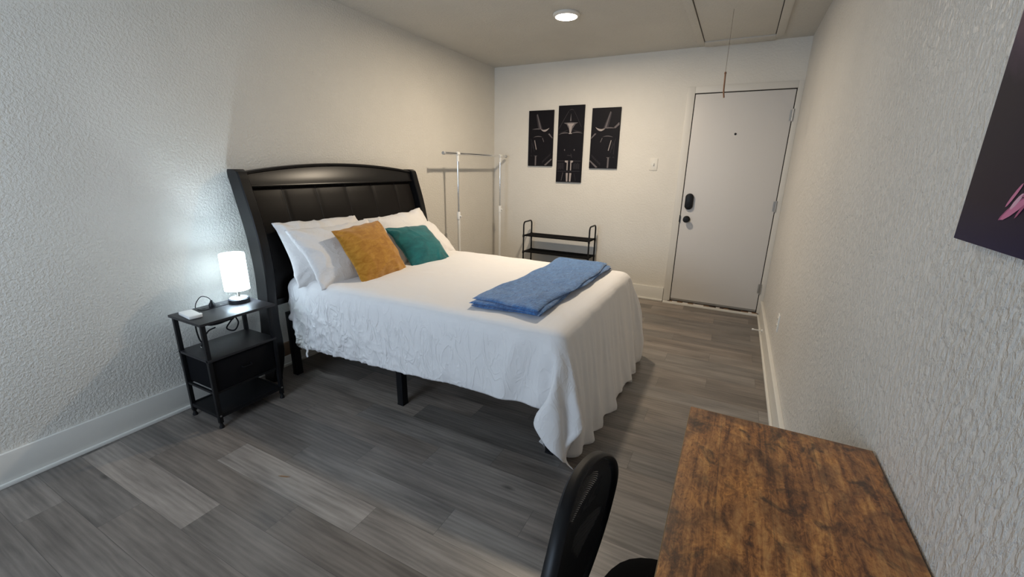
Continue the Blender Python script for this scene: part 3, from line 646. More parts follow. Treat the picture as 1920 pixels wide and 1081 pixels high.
# ------------------------------------------------------------------ draped cover (settled cloth, stored as small height steps)
COVER_SHAPE = (115, 90)
COVER_STEPS = [[282,7,-13,1,7,-1,-17,-1,-3,-5,3,0,1,1,0,1,1,0,2,-3,3,4,3,0,1,1,1,0,2,0,2,1,1,1,1,2,-4,7,-2,1,4,-1,1,1,3,0,-1,1,2,0,2,1,2,0,2,1,3,-3,3,1,0,2,2,1,1,2,0,4,-1,1,1,1,2,0,2,0,4,0,1,0,4,-1,1,2,2,2,2,2,0,4,24,-18,9,-4,-9,0,20,1,3,4,-2,1,
-1,0,0,0,0,1,-2,4,-2,-1,-5,5,-1,1,-2,3,-1,1,-1,0,0,0,0,-1,5,-6,3,0,-3,2,0,0,-2,1,2,0,-1,1,-1,0,-3,4,-1,0,-2,4,-2,0,1,-1,0,0,0,-1,3,-3,2,-1,0,1,-1,1,-1,2,-5,3,0,1,-3,2,0,1,-2,1,-1,-1,3,-4,7,11,10,-1,2,2,-6,1,1,2,-1,0,0,0,0,0,0,0,0,
1,-1,0,3,-3,-1,1,1,-1,0,0,0,0,0,0,0,0,1,0,0,-1,-1,1,0,0,0,-1,1,0,0,0,1,-1,2,-2,0,0,0,0,0,0,0,1,-1,0,0,1,-2,-2,2,1,0,0,-1,1,0,-1,3,-3,0,1,0,2,-1,-2,2,-2,0,1,-1,2,28,2,-5,5,-2,-4,5,0,-1,0,0,0,0,1,1,-1,0,0,-1,0,2,-3,1,0,2,-2,1,-1,-1,
2,0,-1,0,1,0,-1,0,0,0,1,1,-1,-1,0,0,1,-1,1,0,0,-1,1,0,-1,0,1,0,0,0,0,0,-1,0,0,1,-1,0,3,-3,1,-1,0,1,-1,0,1,-1,1,0,-1,1,-2,0,1,-1,1,1,-1,-1,0,28,1,-4,0,-1,5,-1,-1,1,0,1,-1,0,0,0,0,0,0,1,-1,-1,2,-1,-1,1,0,1,0,1,-3,1,1,0,-1,0,1,-1,0,0,
0,0,0,1,-1,0,1,0,-1,0,0,0,1,-1,1,-1,0,0,0,0,0,0,0,0,1,-1,0,1,-2,2,-2,1,0,1,-1,1,-1,0,0,-1,1,1,-2,2,-1,0,0,0,0,1,0,28,-4,3,0,2,-1,0,1,0,-1,0,0,1,-1,0,1,-1,0,1,0,0,-3,2,0,1,0,-1,0,0,0,0,0,0,1,-1,0,0,0,0,0,0,0,0,1,0,-1,0,0,1,-1,1,-2,
2,-1,1,-1,0,1,-1,1,0,0,0,-2,1,0,-1,2,-1,1,0,-1,-1,2,-1,0,0,0,1,-1,-2,2,0,0,1,-1,0,1,-1,-1,27,1,0,-1,2,0,-1,0,0,1,-1,1,-1,0,0,0,1,0,0,-1,1,2,-4,-1,2,0,-1,1,0,1,-1,0,0,-1,1,0,0,1,0,0,-1,1,0,-1,0,1,0,-1,0,0,0,1,-1,0,0,1,-1,0,1,-2,1,1,
0,1,-2,1,-1,0,0,0,0,0,0,0,0,0,0,-1,1,0,1,0,-1,0,0,0,0,0,0,0,27,1,0,0,-1,1,1,0,-1,0,0,0,1,-1,0,0,0,0,0,1,-1,0,1,3,-5,0,1,0,0,0,0,0,0,1,-3,2,1,-1,-1,1,1,-1,-1,2,-1,-1,1,0,0,1,-1,-1,2,0,0,-1,1,-1,0,2,-2,-1,0,0,2,-2,2,-1,0,-1,1,1,0,-1,
0,1,-1,1,-1,0,-2,2,0,1,-1,1,-1,0,1,0,27,-1,2,1,-1,0,0,0,0,0,1,-1,0,1,0,-1,0,0,1,-1,1,-1,1,-2,1,0,1,-1,0,0,1,0,0,-1,3,-2,-1,0,1,-1,0,0,1,-2,2,1,-2,1,0,0,0,1,-3,1,0,0,0,1,-1,-1,1,0,1,0,-1,1,-1,0,0,2,-1,-1,0,0,0,0,1,0,-1,1,1,-2,1,-1,
1,-1,1,-1,0,0,26,2,0,-1,2,-2,1,0,0,0,0,1,0,-1,0,1,-1,1,-2,1,0,-1,1,0,-1,1,0,0,0,0,0,0,0,0,0,0,0,0,0,0,0,0,0,1,0,-1,1,-1,0,0,0,0,1,-1,0,0,1,-1,1,-1,1,0,-1,0,0,0,0,0,1,-1,0,0,0,0,1,-1,-1,1,1,0,-1,0,0,1,-1,0,0,1,-1,1,29,-1,-1,3,-4,3,
-1,0,0,0,0,0,0,1,0,-1,1,-1,1,0,-1,2,-2,0,2,-1,-1,0,0,1,-1,0,0,0,0,1,-1,0,0,1,-2,1,0,1,-1,0,0,1,-1,0,0,0,0,1,0,0,-1,0,0,1,-1,1,-1,0,1,0,0,0,-1,0,0,0,0,0,0,0,2,-2,0,1,-1,0,0,0,0,1,-1,-1,1,0,28,0,-4,5,0,-1,0,0,1,-1,0,0,0,0,-1,2,-1,0,
1,-1,0,0,1,1,-1,-1,1,0,0,-1,0,0,0,0,0,-1,2,-1,0,0,0,1,0,-1,0,1,-1,0,0,0,1,0,0,-2,1,0,0,0,0,0,0,-1,2,0,-1,0,0,0,0,0,0,0,1,0,-1,0,0,0,-1,-1,3,2,-2,-1,0,-1,1,0,0,0,28,-1,5,-7,4,0,-1,0,0,1,-1,0,1,-1,1,-1,1,0,-1,1,-1,1,-1,0,-1,2,-1,0,0,
0,0,0,1,-1,1,0,-1,1,0,-2,3,-2,0,0,0,-1,2,1,-1,0,-1,1,-1,1,-1,1,-1,0,0,0,1,-1,0,0,0,0,0,0,0,1,0,0,-1,-1,1,1,-2,1,1,0,0,-2,1,0,1,0,-1,0,0,0,27,2,-1,0,1,-1,0,0,0,0,1,0,-1,0,0,0,0,0,0,0,1,-1,0,-1,2,-1,0,0,0,0,0,1,-2,2,-1,0,0,0,-1,2,-1,
0,0,1,-1,1,-1,-2,2,0,0,0,1,0,0,-2,2,0,0,0,-1,1,-1,-1,1,0,1,0,0,-1,0,-1,1,1,-1,0,1,1,0,-2,0,1,-1,1,-1,1,-1,1,0,-2,29,-1,0,0,0,0,0,1,-2,2,-1,0,0,1,0,0,-1,0,0,0,0,1,1,0,-1,-1,0,0,0,1,0,-1,1,0,0,-1,0,0,1,0,0,-1,1,-1,0,0,0,1,0,-1,0,0,0,
0,0,1,-1,0,0,0,0,1,-1,2,-1,0,-1,0,0,-1,1,1,-1,0,1,-1,1,-3,2,1,-1,-1,1,0,0,-1,2,-1,0,2,28,0,0,1,-2,0,2,-2,3,-3,1,0,0,0,0,0,1,0,0,0,0,-1,1,-1,0,1,0,0,0,-1,0,0,1,-1,-1,2,0,-1,1,-1,-1,2,-1,0,1,-1,0,1,-1,1,0,-1,0,1,-1,1,0,-1,0,1,0,-1,1,
-1,0,0,0,0,0,1,-1,0,1,0,-1,0,0,2,-2,0,0,1,0,-2,2,0,-1,1,-1,0,28,0,0,0,-1,2,0,0,-1,1,0,0,0,-1,0,0,0,0,0,0,0,0,-1,2,-1,0,0,0,0,1,0,0,-1,0,1,-1,1,-1,0,0,1,-1,1,-1,0,0,1,-1,0,0,0,0,0,-1,1,0,0,1,0,-1,0,0,0,0,0,0,0,-3,3,0,0,1,-1,0,0,0,0,
-1,1,0,0,0,0,2,-2,0,0,0,1,-1,29,0,1,0,0,-2,-1,1,0,0,0,0,0,0,0,0,0,0,-1,1,0,-1,2,-2,1,0,0,0,1,-1,0,0,0,0,0,0,-1,3,-2,0,0,0,0,1,0,0,-2,1,0,1,-1,1,0,0,0,-1,0,0,0,0,0,0,0,1,-1,0,1,3,-3,-1,0,0,0,1,-4,3,0,0,0,0,0,0,0,0,0,0,1,-1,0,0,28,1,
-1,-1,2,0,0,0,-1,0,0,0,0,1,0,0,0,0,0,-1,1,0,-1,1,0,0,0,0,-1,0,0,1,-1,1,0,0,1,-2,1,1,-1,1,-2,0,1,-1,1,-1,1,-2,2,-1,0,0,0,0,0,0,1,0,0,-1,0,0,1,-2,1,0,1,0,0,-1,0,0,5,-3,-2,1,0,0,0,-1,0,0,0,0,0,1,-1,0,29,-1,0,1,0,-1,0,0,1,0,0,0,-1,0,0,
0,0,-1,1,1,-1,1,-1,0,0,0,0,0,-1,2,0,-1,0,0,0,1,-2,1,1,-1,0,-1,1,1,-1,2,-1,0,-1,1,-1,1,-1,1,0,0,0,0,-1,0,0,1,0,-1,0,2,-2,0,-1,1,1,-1,0,-1,0,0,0,2,-1,0,1,-1,0,0,0,1,-1,0,1,0,28,0,1,-1,0,0,0,0,0,0,0,0,1,0,-1,0,0,1,0,-1,0,0,0,0,1,0,0,
-1,1,0,-1,0,2,-1,0,-2,2,0,-2,0,2,0,0,-1,0,0,0,1,0,0,-1,-1,2,-1,0,0,0,0,0,0,0,0,1,-1,0,1,0,0,-1,0,-1,1,1,1,-2,0,1,-2,1,0,-1,1,0,0,0,0,1,-1,0,0,30,-1,-1,0,0,1,0,-1,0,0,0,0,0,0,1,0,0,-1,0,0,0,-1,1,1,-1,0,1,1,0,-2,0,1,-1,0,0,1,-1,0,1,
0,-1,1,0,-1,1,-1,1,-1,0,-1,2,0,-1,0,0,0,0,0,0,1,0,0,-1,2,-4,2,-1,1,1,0,-1,1,0,-1,-1,1,3,-2,-2,1,-3,3,0,0,1,-1,0,-1,0,2,28,0,0,0,0,0,0,1,0,0,-1,0,0,0,0,-1,1,1,0,-1,0,1,0,-1,0,0,-1,1,0,-1,1,0,0,0,0,0,0,0,1,0,0,-1,0,1,-1,0,0,0,1,1,-2,
0,0,0,0,0,1,0,0,-1,0,0,0,-1,4,-3,1,-1,0,0,1,0,-1,0,3,-3,-2,2,0,-2,4,-2,0,0,0,0,-1,0,0,0,28,1,0,0,-1,0,0,0,0,0,1,0,0,-1,1,0,-1,0,0,1,0,-1,0,0,1,0,0,-1,0,0,1,0,-1,0,1,-1,0,1,-1,0,0,0,0,0,0,0,0,1,-1,0,0,1,0,-1,0,1,-2,1,0,0,0,0,0,1,-1,
0,0,0,1,0,0,-1,1,-1,-1,2,-1,0,2,-1,-1,0,1,-1,-1,1,0,0,0,-2,29,-1,0,0,0,0,0,0,0,0,0,0,0,0,-1,1,1,0,-1,1,1,1,-1,-1,0,-1,0,1,-1,1,0,-2,1,1,-1,1,0,-1,0,0,0,0,1,0,0,0,0,-1,0,-1,2,-1,0,-2,4,-2,1,-1,1,-1,0,1,0,-1,1,0,0,-1,0,-1,1,2,-3,2,
-1,1,0,-1,0,1,1,0,-2,1,-1,0,-1,1,0,-1,28,1,-1,0,1,0,0,0,0,-1,0,0,2,0,0,-1,-1,0,1,-1,-3,3,0,0,0,1,0,-1,1,0,-2,2,0,-2,1,0,0,0,0,1,0,0,-1,0,0,0,0,0,0,1,-1,0,0,4,-5,1,1,-1,0,1,0,-1,0,-1,1,0,0,1,-1,1,-1,-1,2,-1,1,-1,0,1,-1,2,-1,-1,0,-1,
1,-2,2,1,-2,1,29,-1,1,-1,0,0,0,0,0,1,0,0,-3,2,-1,2,-1,0,0,0,2,-2,0,1,-1,-1,1,1,-2,1,1,-1,0,1,-1,1,0,0,0,-1,0,0,1,-1,1,0,-1,0,0,0,0,0,1,-1,1,-1,0,2,-2,0,0,0,0,1,-1,0,0,0,0,0,1,-1,0,0,0,0,0,1,-3,2,0,1,0,-1,0,1,0,-2,1,1,28,1,-1,1,0,0,
-1,0,0,0,0,0,1,-1,0,0,0,1,-1,1,0,0,-1,0,0,1,-1,-1,2,0,0,-1,1,0,0,-1,1,-1,0,0,0,0,0,1,-1,0,1,0,-1,1,0,0,-1,0,0,1,-1,-1,1,0,1,-1,0,1,-1,1,0,0,1,-1,-1,0,0,0,0,1,0,-2,4,-3,0,-3,3,1,0,0,-2,2,-1,0,26,2,0,0,0,0,1,0,0,-1,0,0,0,0,1,-1,1,0,
0,-1,0,-1,1,0,0,0,0,1,0,-1,0,1,-1,0,0,0,0,1,-1,1,0,0,-1,0,-1,1,0,0,0,0,0,0,0,0,0,0,0,0,0,1,-1,0,1,-1,1,-1,0,-1,0,1,1,0,-1,1,0,-1,-1,2,-1,1,-1,2,-2,0,0,0,1,-1,1,-1,29,-2,2,-1,0,0,0,0,0,1,0,-1,0,0,0,0,-1,0,1,0,0,0,1,0,0,0,0,-2,1,0,0,
1,0,0,0,0,-1,0,2,-2,1,0,0,-1,2,-2,1,-1,2,-1,-1,0,1,0,0,-1,0,1,0,-1,0,1,-1,0,0,0,0,1,0,0,-1,0,1,-1,0,1,0,0,-1,-1,1,0,0,0,1,-1,0,0,0,0,28,0,-1,1,0,0,1,-1,0,0,0,1,0,-1,1,-1,1,-1,0,0,0,1,-2,1,0,0,0,2,-2,1,0,-1,0,0,0,0,0,-2,2,1,-1,0,0,
0,0,1,-1,1,-1,0,0,1,-1,0,-1,2,0,-1,0,1,0,-1,1,0,0,0,-1,0,0,0,1,-1,0,0,1,-1,1,-1,1,-1,1,0,-1,0,0,1,-1,0,0,0,29,-1,0,-1,1,0,-1,1,0,1,-1,0,0,1,-1,0,0,0,0,0,0,-1,2,0,0,0,0,-1,1,-1,1,0,0,0,0,-1,1,1,-3,1,0,0,0,1,-1,0,0,0,0,0,0,0,0,1,1,
-2,0,0,1,-1,0,1,-1,0,0,0,1,0,0,-1,0,1,0,0,-1,0,0,0,0,1,-2,1,1,0,-1,0,1,0,0,-1,28,1,-1,1,-1,0,1,-1,1,-1,1,-1,0,0,0,1,-1,0,1,-1,1,0,0,-1,0,0,-1,2,0,-1,0,0,0,-1,1,1,-1,1,0,-1,0,0,0,0,0,-1,1,1,1,-1,1,-1,0,-1,-1,2,-1,1,-1,0,0,0,0,0,1,
-1,0,-1,1,1,-2,1,0,0,0,1,0,-4,3,0,1,-1,0,0,0,0,0,0,0,1,28,1,-1,0,1,0,-1,1,-1,0,0,1,-1,0,1,-1,1,1,-2,2,0,-1,-1,0,0,1,1,-3,1,1,-2,1,0,1,-1,0,1,-1,0,0,2,-1,0,0,0,2,-2,-1,-1,1,0,0,0,1,0,-2,2,-1,0,-1,1,0,0,0,0,1,0,1,-2,0,1,-1,0,0,1,-2,
1,2,-1,0,-1,0,0,0,0,0,0,0,0,0,28,-1,2,1,-2,0,0,0,0,0,0,1,1,-1,0,-1,0,0,1,-3,1,2,-1,0,1,-1,0,1,-1,0,1,-1,0,0,1,0,-1,1,0,-1,-1,1,0,0,0,-1,2,0,1,-1,0,-1,-1,1,2,-1,0,0,0,0,0,0,0,0,-1,0,0,0,0,0,0,0,0,1,-1,0,-1,2,-1,-1,1,1,0,0,0,0,0,-1,
0,0,29,-1,0,0,0,1,-1,0,1,0,0,-2,0,2,-1,2,0,-1,-1,1,0,0,0,0,-1,0,0,1,-1,1,0,0,0,0,-1,0,0,0,0,1,-1,0,2,-2,1,0,-1,0,-1,2,-1,2,0,-1,-2,2,-2,0,1,1,-1,0,0,0,0,0,0,0,1,0,0,0,0,-1,0,0,-2,2,0,1,0,-1,0,0,0,0,-1,2,-1,0,27,2,-1,0,1,-1,1,0,-1,
0,0,1,1,-3,1,1,0,-1,3,-1,-2,-1,2,-1,0,1,-1,0,1,-1,0,0,0,0,0,0,1,-1,0,0,0,1,-2,2,-1,0,0,0,0,-1,2,-1,1,-1,1,0,1,0,-2,1,-1,0,0,0,0,0,1,0,-1,0,0,0,0,0,0,1,3,-4,-1,2,-1,0,0,0,0,0,1,-1,-1,2,28,0,1,-1,0,0,1,0,-1,1,-1,1,-1,1,-1,-2,1,2,-1,
1,-1,0,0,1,0,-1,1,-1,0,0,0,1,0,0,0,0,-1,0,1,0,0,-1,0,0,0,0,1,-1,1,0,-1,0,0,0,0,0,0,0,0,0,1,0,-1,1,-2,2,-1,0,0,0,0,0,0,1,-1,1,-1,2,0,-3,2,0,-1,1,-1,0,0,-1,2,-3,29,-1,1,0,-1,0,0,0,1,-1,1,-1,0,1,-1,1,0,-1,0,0,0,1,-1,0,1,0,-1,1,0,0,0,
-1,0,0,0,0,0,1,-1,-1,1,1,-1,0,1,0,-1,1,-1,0,0,0,0,-3,3,0,0,0,1,-1,0,0,2,-2,2,-2,0,0,0,1,0,0,0,-1,1,-1,0,0,0,1,0,-1,1,-2,1,0,0,0,0,0,28,0,-1,0,2,0,-1,0,0,0,0,0,0,0,1,-1,0,0,0,0,1,-1,0,1,-1,0,1,-1,0,0,0,0,0,0,0,-1,2,-1,1,1,-2,-1,2,0,
-1,0,0,0,1,0,0,-1,-1,4,-2,0,0,0,0,0,0,-1,0,0,0,1,0,0,0,-3,2,0,0,0,0,0,0,0,1,0,-1,0,1,0,-1,0,0,0,0,0,29,0,0,0,-1,0,0,1,0,0,0,0,-1,0,1,1,-1,-1,-1,2,0,-1,1,-1,0,0,0,0,0,0,0,0,1,0,0,1,-3,1,0,0,1,-1,0,0,1,-1,1,0,-3,2,0,0,1,0,-1,0,0,0,0,
0,0,1,-1,1,0,-2,1,0,0,-1,1,0,0,0,1,0,-1,1,0,-1,0,0,-2,2,1,-1,-1,2,-1,1,28,-1,1,0,1,0,0,-1,0,0,0,0,1,0,0,-1,0,0,1,-2,1,0,0,0,0,1,0,0,0,0,0,-1,0,0,0,0,1,1,-2,1,-1,3,-2,0,-1,1,-2,1,2,-2,0,1,0,-1,0,0,0,0,0,0,0,0,0,-1,1,1,-2,2,-2,4,-3,
0,1,0,-1,0,1,-1,0,0,0,1,0,-1,-1,1,2,-3,2,-1,28,1,-1,1,-1,0,0,0,0,0,0,0,-1,1,0,0,0,2,-3,2,-1,1,-1,1,0,-1,0,0,0,0,1,1,-2,1,0,-1,0,-1,2,-1,1,-2,2,-1,0,1,0,-1,1,-1,0,1,-1,0,0,0,1,0,0,0,-1,0,0,2,-1,0,1,-3,2,-1,0,0,0,-1,1,0,1,0,0,0,-1,0,
0,0,1,-1,-2,3,-2,1,28,0,0,0,0,0,0,0,0,1,0,0,1,-1,-1,1,-1,0,2,-3,1,1,0,-1,0,1,-1,1,-1,1,-1,0,1,-1,0,1,0,0,-1,0,0,0,0,1,0,-1,1,0,-1,1,0,-1,1,0,0,0,-1,0,0,-1,2,0,0,-1,0,0,0,1,0,0,0,0,-1,1,0,-1,0,0,-1,1,1,-1,1,-1,0,0,1,-1,1,-1,30,1,-3,
0,1,0,-1,0,0,0,0,0,0,0,0,0,1,-1,0,2,0,-1,-1,0,1,-2,2,-1,1,-1,1,-1,0,0,1,0,0,0,-1,1,-1,1,-1,0,0,0,0,0,0,0,0,0,0,0,0,-1,1,0,0,1,-1,0,0,0,0,0,1,-1,0,0,0,0,0,1,-1,2,-2,-1,-1,2,-1,1,0,0,0,1,-1,0,0,0,28,1,1,-1,-2,1,1,0,0,0,-1,1,-1,1,-1,
0,0,0,0,0,0,0,1,-1,0,-1,1,1,0,0,-1,1,0,0,-1,0,0,0,1,0,0,0,-1,-1,1,0,0,1,-1,1,0,0,0,0,0,0,0,0,-1,0,0,0,0,0,0,0,0,0,1,0,0,0,-1,0,0,0,0,0,1,-2,2,-1,0,1,-1,0,1,0,-1,1,29,-1,0,1,0,-1,0,0,0,-1,1,0,1,-1,1,0,-2,1,0,1,-1,0,0,1,-1,4,-4,-1,1,
0,0,0,0,0,0,0,1,0,0,-1,1,-1,0,2,-1,0,0,-1,-1,2,-1,0,0,0,-1,2,-1,0,1,0,-2,2,0,0,0,0,-1,0,0,0,0,0,1,-1,0,-1,1,1,-1,1,-1,0,1,-1,1,0,-1,0,1,0,28,-2,3,-2,1,0,0,0,0,1,0,-1,0,0,0,0,2,-2,1,-2,1,0,0,1,-1,-1,3,-1,0,-1,1,-1,0,1,0,0,-1,0,0,0,
0,0,0,0,1,0,-1,1,1,-2,0,0,0,1,1,-2,1,-1,0,0,2,-2,0,0,0,0,0,1,-1,1,0,0,-1,0,0,0,0,0,1,-1,1,-1,-1,2,-1,1,0,1,-1,0,28,1,-1,0,1,0,0,0,0,-1,1,-1,0,0,1,0,-2,3,-2,1,0,-2,1,0,2,-2,-1,2,-1,0,0,1,-1,0,0,-1,2,-1,1,0,0,0,2,-3,0,0,0,0,1,-1,1,0,
0,-1,0,1,-1,1,0,0,0,-1,1,-1,0,0,1,0,0,-1,0,0,1,-1,1,-1,0,0,0,0,-1,2,-1,0,1,-1,1,-2,1,0,28,0,0,1,-2,1,0,0,0,0,-1,1,1,0,-1,-1,3,-2,-2,2,0,2,1,-3,0,1,0,-1,1,0,0,0,1,-1,0,2,-3,1,-1,0,0,0,-1,2,-1,0,2,-2,0,0,-1,1,0,0,0,0,0,0,0,0,0,0,0,1,
0,0,-1,0,0,0,0,1,0,0,-2,3,-1,0,0,-1,0,0,1,-1,0,0,0,1,0,-2,29,-1,0,0,1,-1,0,0,0,0,0,1,-1,0,0,1,-2,1,4,-3,-1,0,-1,1,0,0,0,0,0,1,-1,0,0,1,0,-2,1,0,0,0,0,1,0,0,0,0,-1,1,0,0,1,-1,-1,1,0,-1,0,1,0,-1,1,0,-1,1,-1,0,1,-1,1,0,0,-1,-1,0,2,-2,
1,0,0,0,0,0,0,0,0,0,0,0,-1,2,29,0,0,0,-1,0,1,0,-1,1,-1,0,0,0,1,-1,1,0,-2,2,0,0,-1,1,0,-1,1,0,-1,0,1,-1,1,-1,0,1,0,0,0,0,0,-1,0,-1,1,0,0,0,0,0,0,0,1,-1,0,1,0,-1,0,1,-1,1,1,-3,2,0,-1,1,-1,0,0,0,2,-1,0,0,-1,-1,1,1,0,-1,1,-1,0,0,1,-1,
1,0,29,-2,0,1,1,0,-2,1,1,-2,2,-1,1,-2,0,2,-1,0,0,0,-1,1,1,0,-1,1,-1,1,-2,2,-1,1,-4,4,-1,1,-1,0,0,0,0,0,0,1,-1,0,0,0,0,0,0,0,0,0,1,-1,0,0,1,-1,0,0,0,2,-2,0,1,-1,0,0,0,0,-1,2,-1,0,-1,2,0,-1,0,1,-1,1,0,0,-1,1,0,0,25,4,-1,0,0,0,1,-1,0,
2,-2,0,-1,3,-1,-1,1,-2,3,-1,0,-1,0,0,0,1,-1,0,1,-1,0,1,2,-4,2,-1,1,-1,1,-1,1,-1,1,0,-1,1,0,0,-1,1,0,0,0,0,-1,0,1,0,-1,1,0,0,-2,0,2,0,-1,1,0,0,0,0,0,-1,1,0,2,-2,-1,0,0,3,-2,0,-1,0,0,0,0,0,29,-1,1,-2,3,-2,0,0,0,0,2,-1,0,0,-1,1,0,0,
-1,0,1,0,-1,1,0,-1,1,-1,1,-1,0,-1,2,0,-1,0,0,1,-1,1,0,0,-1,0,1,-1,0,0,1,-1,0,0,0,-1,1,1,-1,0,0,0,0,0,1,0,-1,0,0,0,0,0,0,0,0,1,-1,0,0,1,-1,1,0,-3,2,0,1,-1,0,0,1,-1,28,0,-1,1,-1,1,0,0,1,-1,-1,2,-1,0,1,-1,0,1,0,-1,0,0,1,0,-1,0,0,0,0,
0,0,0,0,0,0,0,1,-1,1,0,-1,0,0,0,0,0,0,0,0,0,1,0,0,1,-3,1,0,0,0,1,0,0,0,0,0,0,-1,0,1,0,-1,0,0,0,0,0,0,0,0,0,0,0,0,0,0,1,0,0,-1,1,28,0,1,1,-3,1,1,0,-1,1,0,-1,1,-1,1,-1,1,0,-1,1,-3,4,-2,0,1,-1,1,0,-2,2,0,0,-1,1,-1,1,-1,1,-1,0,0,1,0,0,
0,0,0,0,0,0,-1,0,0,0,2,-1,0,1,-1,-1,0,0,0,0,0,0,1,0,0,0,0,0,0,0,-1,1,-1,0,1,0,0,-1,0,0,0,0,0,0,0,0,28,0,0,0,1,0,-1,0,1,-2,1,-1,1,1,-1,1,-1,0,1,1,2,-4,1,-1,0,1,-1,1,2,-2,0,0,0,-1,1,-1,-1,1,1,-1,0,0,0,0,0,0,0,1,-1,0,0,0,0,0,1,-1,1,
-2,2,-1,0,0,0,0,0,0,0,1,-1,0,1,-1,0,0,1,-2,1,0,0,0,-1,2,-1,1,-1,0,0,0,0,0,28,1,-1,0,-1,1,0,0,0,1,-1,2,-2,-1,1,0,1,0,0,-2,2,-1,0,1,0,-3,3,-1,1,0,-1,0,1,-1,1,-1,1,0,-1,1,0,0,0,0,0,-1,0,0,1,-1,1,0,0,-1,0,1,-1,1,-1,1,0,0,0,0,0,-1,1,-1,
0,0,0,1,0,0,-1,1,-1,0,0,0,2,-2,1,-1,1,0,-1,0,1,0,30,-3,2,-1,1,-1,1,0,-1,0,1,-1,1,0,0,0,-1,0,-1,2,-1,1,0,-1,0,3,-3,0,-1,1,1,0,-1,1,-2,2,0,-1,0,0,0,0,0,0,-2,3,0,-1,0,1,-1,0,0,1,0,0,-1,0,1,-1,0,0,1,0,-1,1,-1,0,0,0,0,0,0,0,1,-2,1,1,0,
0,-1,0,0,0,0,0,1,0,-1,0,27,2,-2,1,0,1,-1,0,0,0,0,0,0,1,-1,0,1,1,-1,-1,1,-1,1,-2,1,0,1,0,-1,0,0,1,-1,0,1,-1,0,1,0,0,-1,1,-1,0,3,-3,0,0,0,1,-1,1,0,0,-1,0,1,0,-1,1,0,0,-1,0,1,0,0,0,-1,1,0,0,0,-1,0,2,-2,1,-2,1,0,1,-1,0,0,0,0,0,0,0,28,
0,1,-1,1,-1,0,0,1,0,-1,0,1,-1,0,1,0,-2,2,0,-1,1,-1,2,-1,0,0,-1,2,-1,-1,0,0,0,1,0,0,-1,0,0,1,-1,1,0,-1,1,0,-1,1,-1,1,-1,0,0,0,0,0,0,0,0,0,0,0,0,1,0,-1,0,1,-1,0,0,0,1,0,-1,3,-4,1,1,-1,0,1,0,0,-1,0,0,0,0,28,0,1,0,-1,0,1,0,-1,1,-1,1,
-1,0,1,-1,0,1,-3,2,0,0,0,0,0,1,-1,1,-1,0,1,-1,1,-1,1,-1,1,-1,1,0,-1,0,1,-1,0,0,0,1,-1,0,0,0,0,1,-1,1,0,0,-1,1,1,-1,1,-1,-1,0,1,0,0,0,0,0,-2,1,0,0,0,0,1,-1,-1,2,-1,0,0,1,0,0,0,-1,28,1,-1,0,0,0,0,0,0,0,1,-1,1,-1,0,0,0,0,2,-2,1,0,0,0,
0,-1,0,1,0,0,0,0,0,1,-2,1,-1,1,-1,0,0,1,-2,2,0,0,0,0,0,-1,1,0,0,-1,1,-1,0,1,0,0,-1,0,-1,1,1,-1,1,0,0,-1,0,0,2,-3,1,1,-1,2,-1,-1,1,-1,0,0,0,0,-1,1,-1,2,28,0,0,1,0,0,-1,0,1,-1,1,0,-1,2,-1,0,-1,0,1,0,-1,0,0,0,1,0,0,-1,0,0,0,0,1,-1,-1,
2,0,0,-1,0,2,-1,1,-2,0,0,0,0,0,0,-1,2,0,-1,1,-1,0,0,1,-1,0,1,0,-1,0,1,-1,0,0,1,-1,1,-1,1,0,0,-1,1,-1,0,1,-1,1,-1,0,0,1,-1,1,-1,29,-1,0,0,0,0,0,1,-1,0,-1,1,0,-1,1,1,0,0,-1,0,1,0,0,0,-1,0,0,0,0,1,0,0,-1,1,1,-2,0,0,0,0,0,0,0,1,0,-1,0,
1,-1,2,0,-2,0,0,0,1,0,-1,0,0,0,0,2,0,-2,0,0,0,0,1,0,-1,1,2,-3,-1,2,-1,1,-1,0,0,0,1,0,-1,0,0,0,0,28,0,0,0,0,0,0,0,0,0,1,-1,0,0,0,0,-1,1,-1,2,-1,1,0,-1,0,1,-1,1,0,-1,0,0,0,0,0,0,0,0,1,0,-1,0,0,0,0,2,-1,-1,2,-2,0,1,-1,1,0,-1,1,-1,1,0,
0,-2,1,0,1,0,0,0,0,-2,2,-1,0,-1,2,1,-5,2,1,0,0,0,0,0,0,1,0,0,0,-1,29,-1,1,-1,0,0,1,-1,0,0,0,0,1,0,-1,-1,2,0,1,-2,0,0,0,1,1,-2,1,0,-1,0,1,-1,0,1,0,-1,0,0,1,0,0,0,0,-1,0,1,0,-1,0,-1,2,-1,1,0,-1,1,-1,1,-1,0,0,2,-2,1,0,-1,1,0,-1,1,-1,
1,0,0,-1,0,3,-2,-1,0,0,0,0,0,-1,1,0,0,1,0,26,3,-3,1,-1,3,-1,0,0,0,0,0,0,0,0,1,-1,0,0,1,0,-1,1,0,-1,0,0,0,1,0,-1,1,0,-1,0,1,0,0,-1,0,0,0,-1,2,0,-2,1,1,-1,2,-2,0,0,0,0,0,0,0,1,0,0,0,0,0,-1,2,-2,0,1,0,-1,0,0,0,1,-1,0,-1,0,1,1,-1,0,0,
0,-1,0,1,0,1,28,0,1,-2,3,-3,1,0,-1,1,0,1,-1,1,-1,0,0,0,0,1,0,0,-1,0,0,1,-1,1,0,0,-1,1,-1,1,0,-1,0,1,-1,1,1,-3,3,-1,-1,0,0,0,0,0,0,0,1,-1,0,0,1,0,-1,0,1,0,-1,0,1,-1,1,-1,1,0,0,0,0,-1,0,0,1,-1,0,1,-1,1,-1,-1,1,0,1,-1,-1,1,28,-1,0,2,
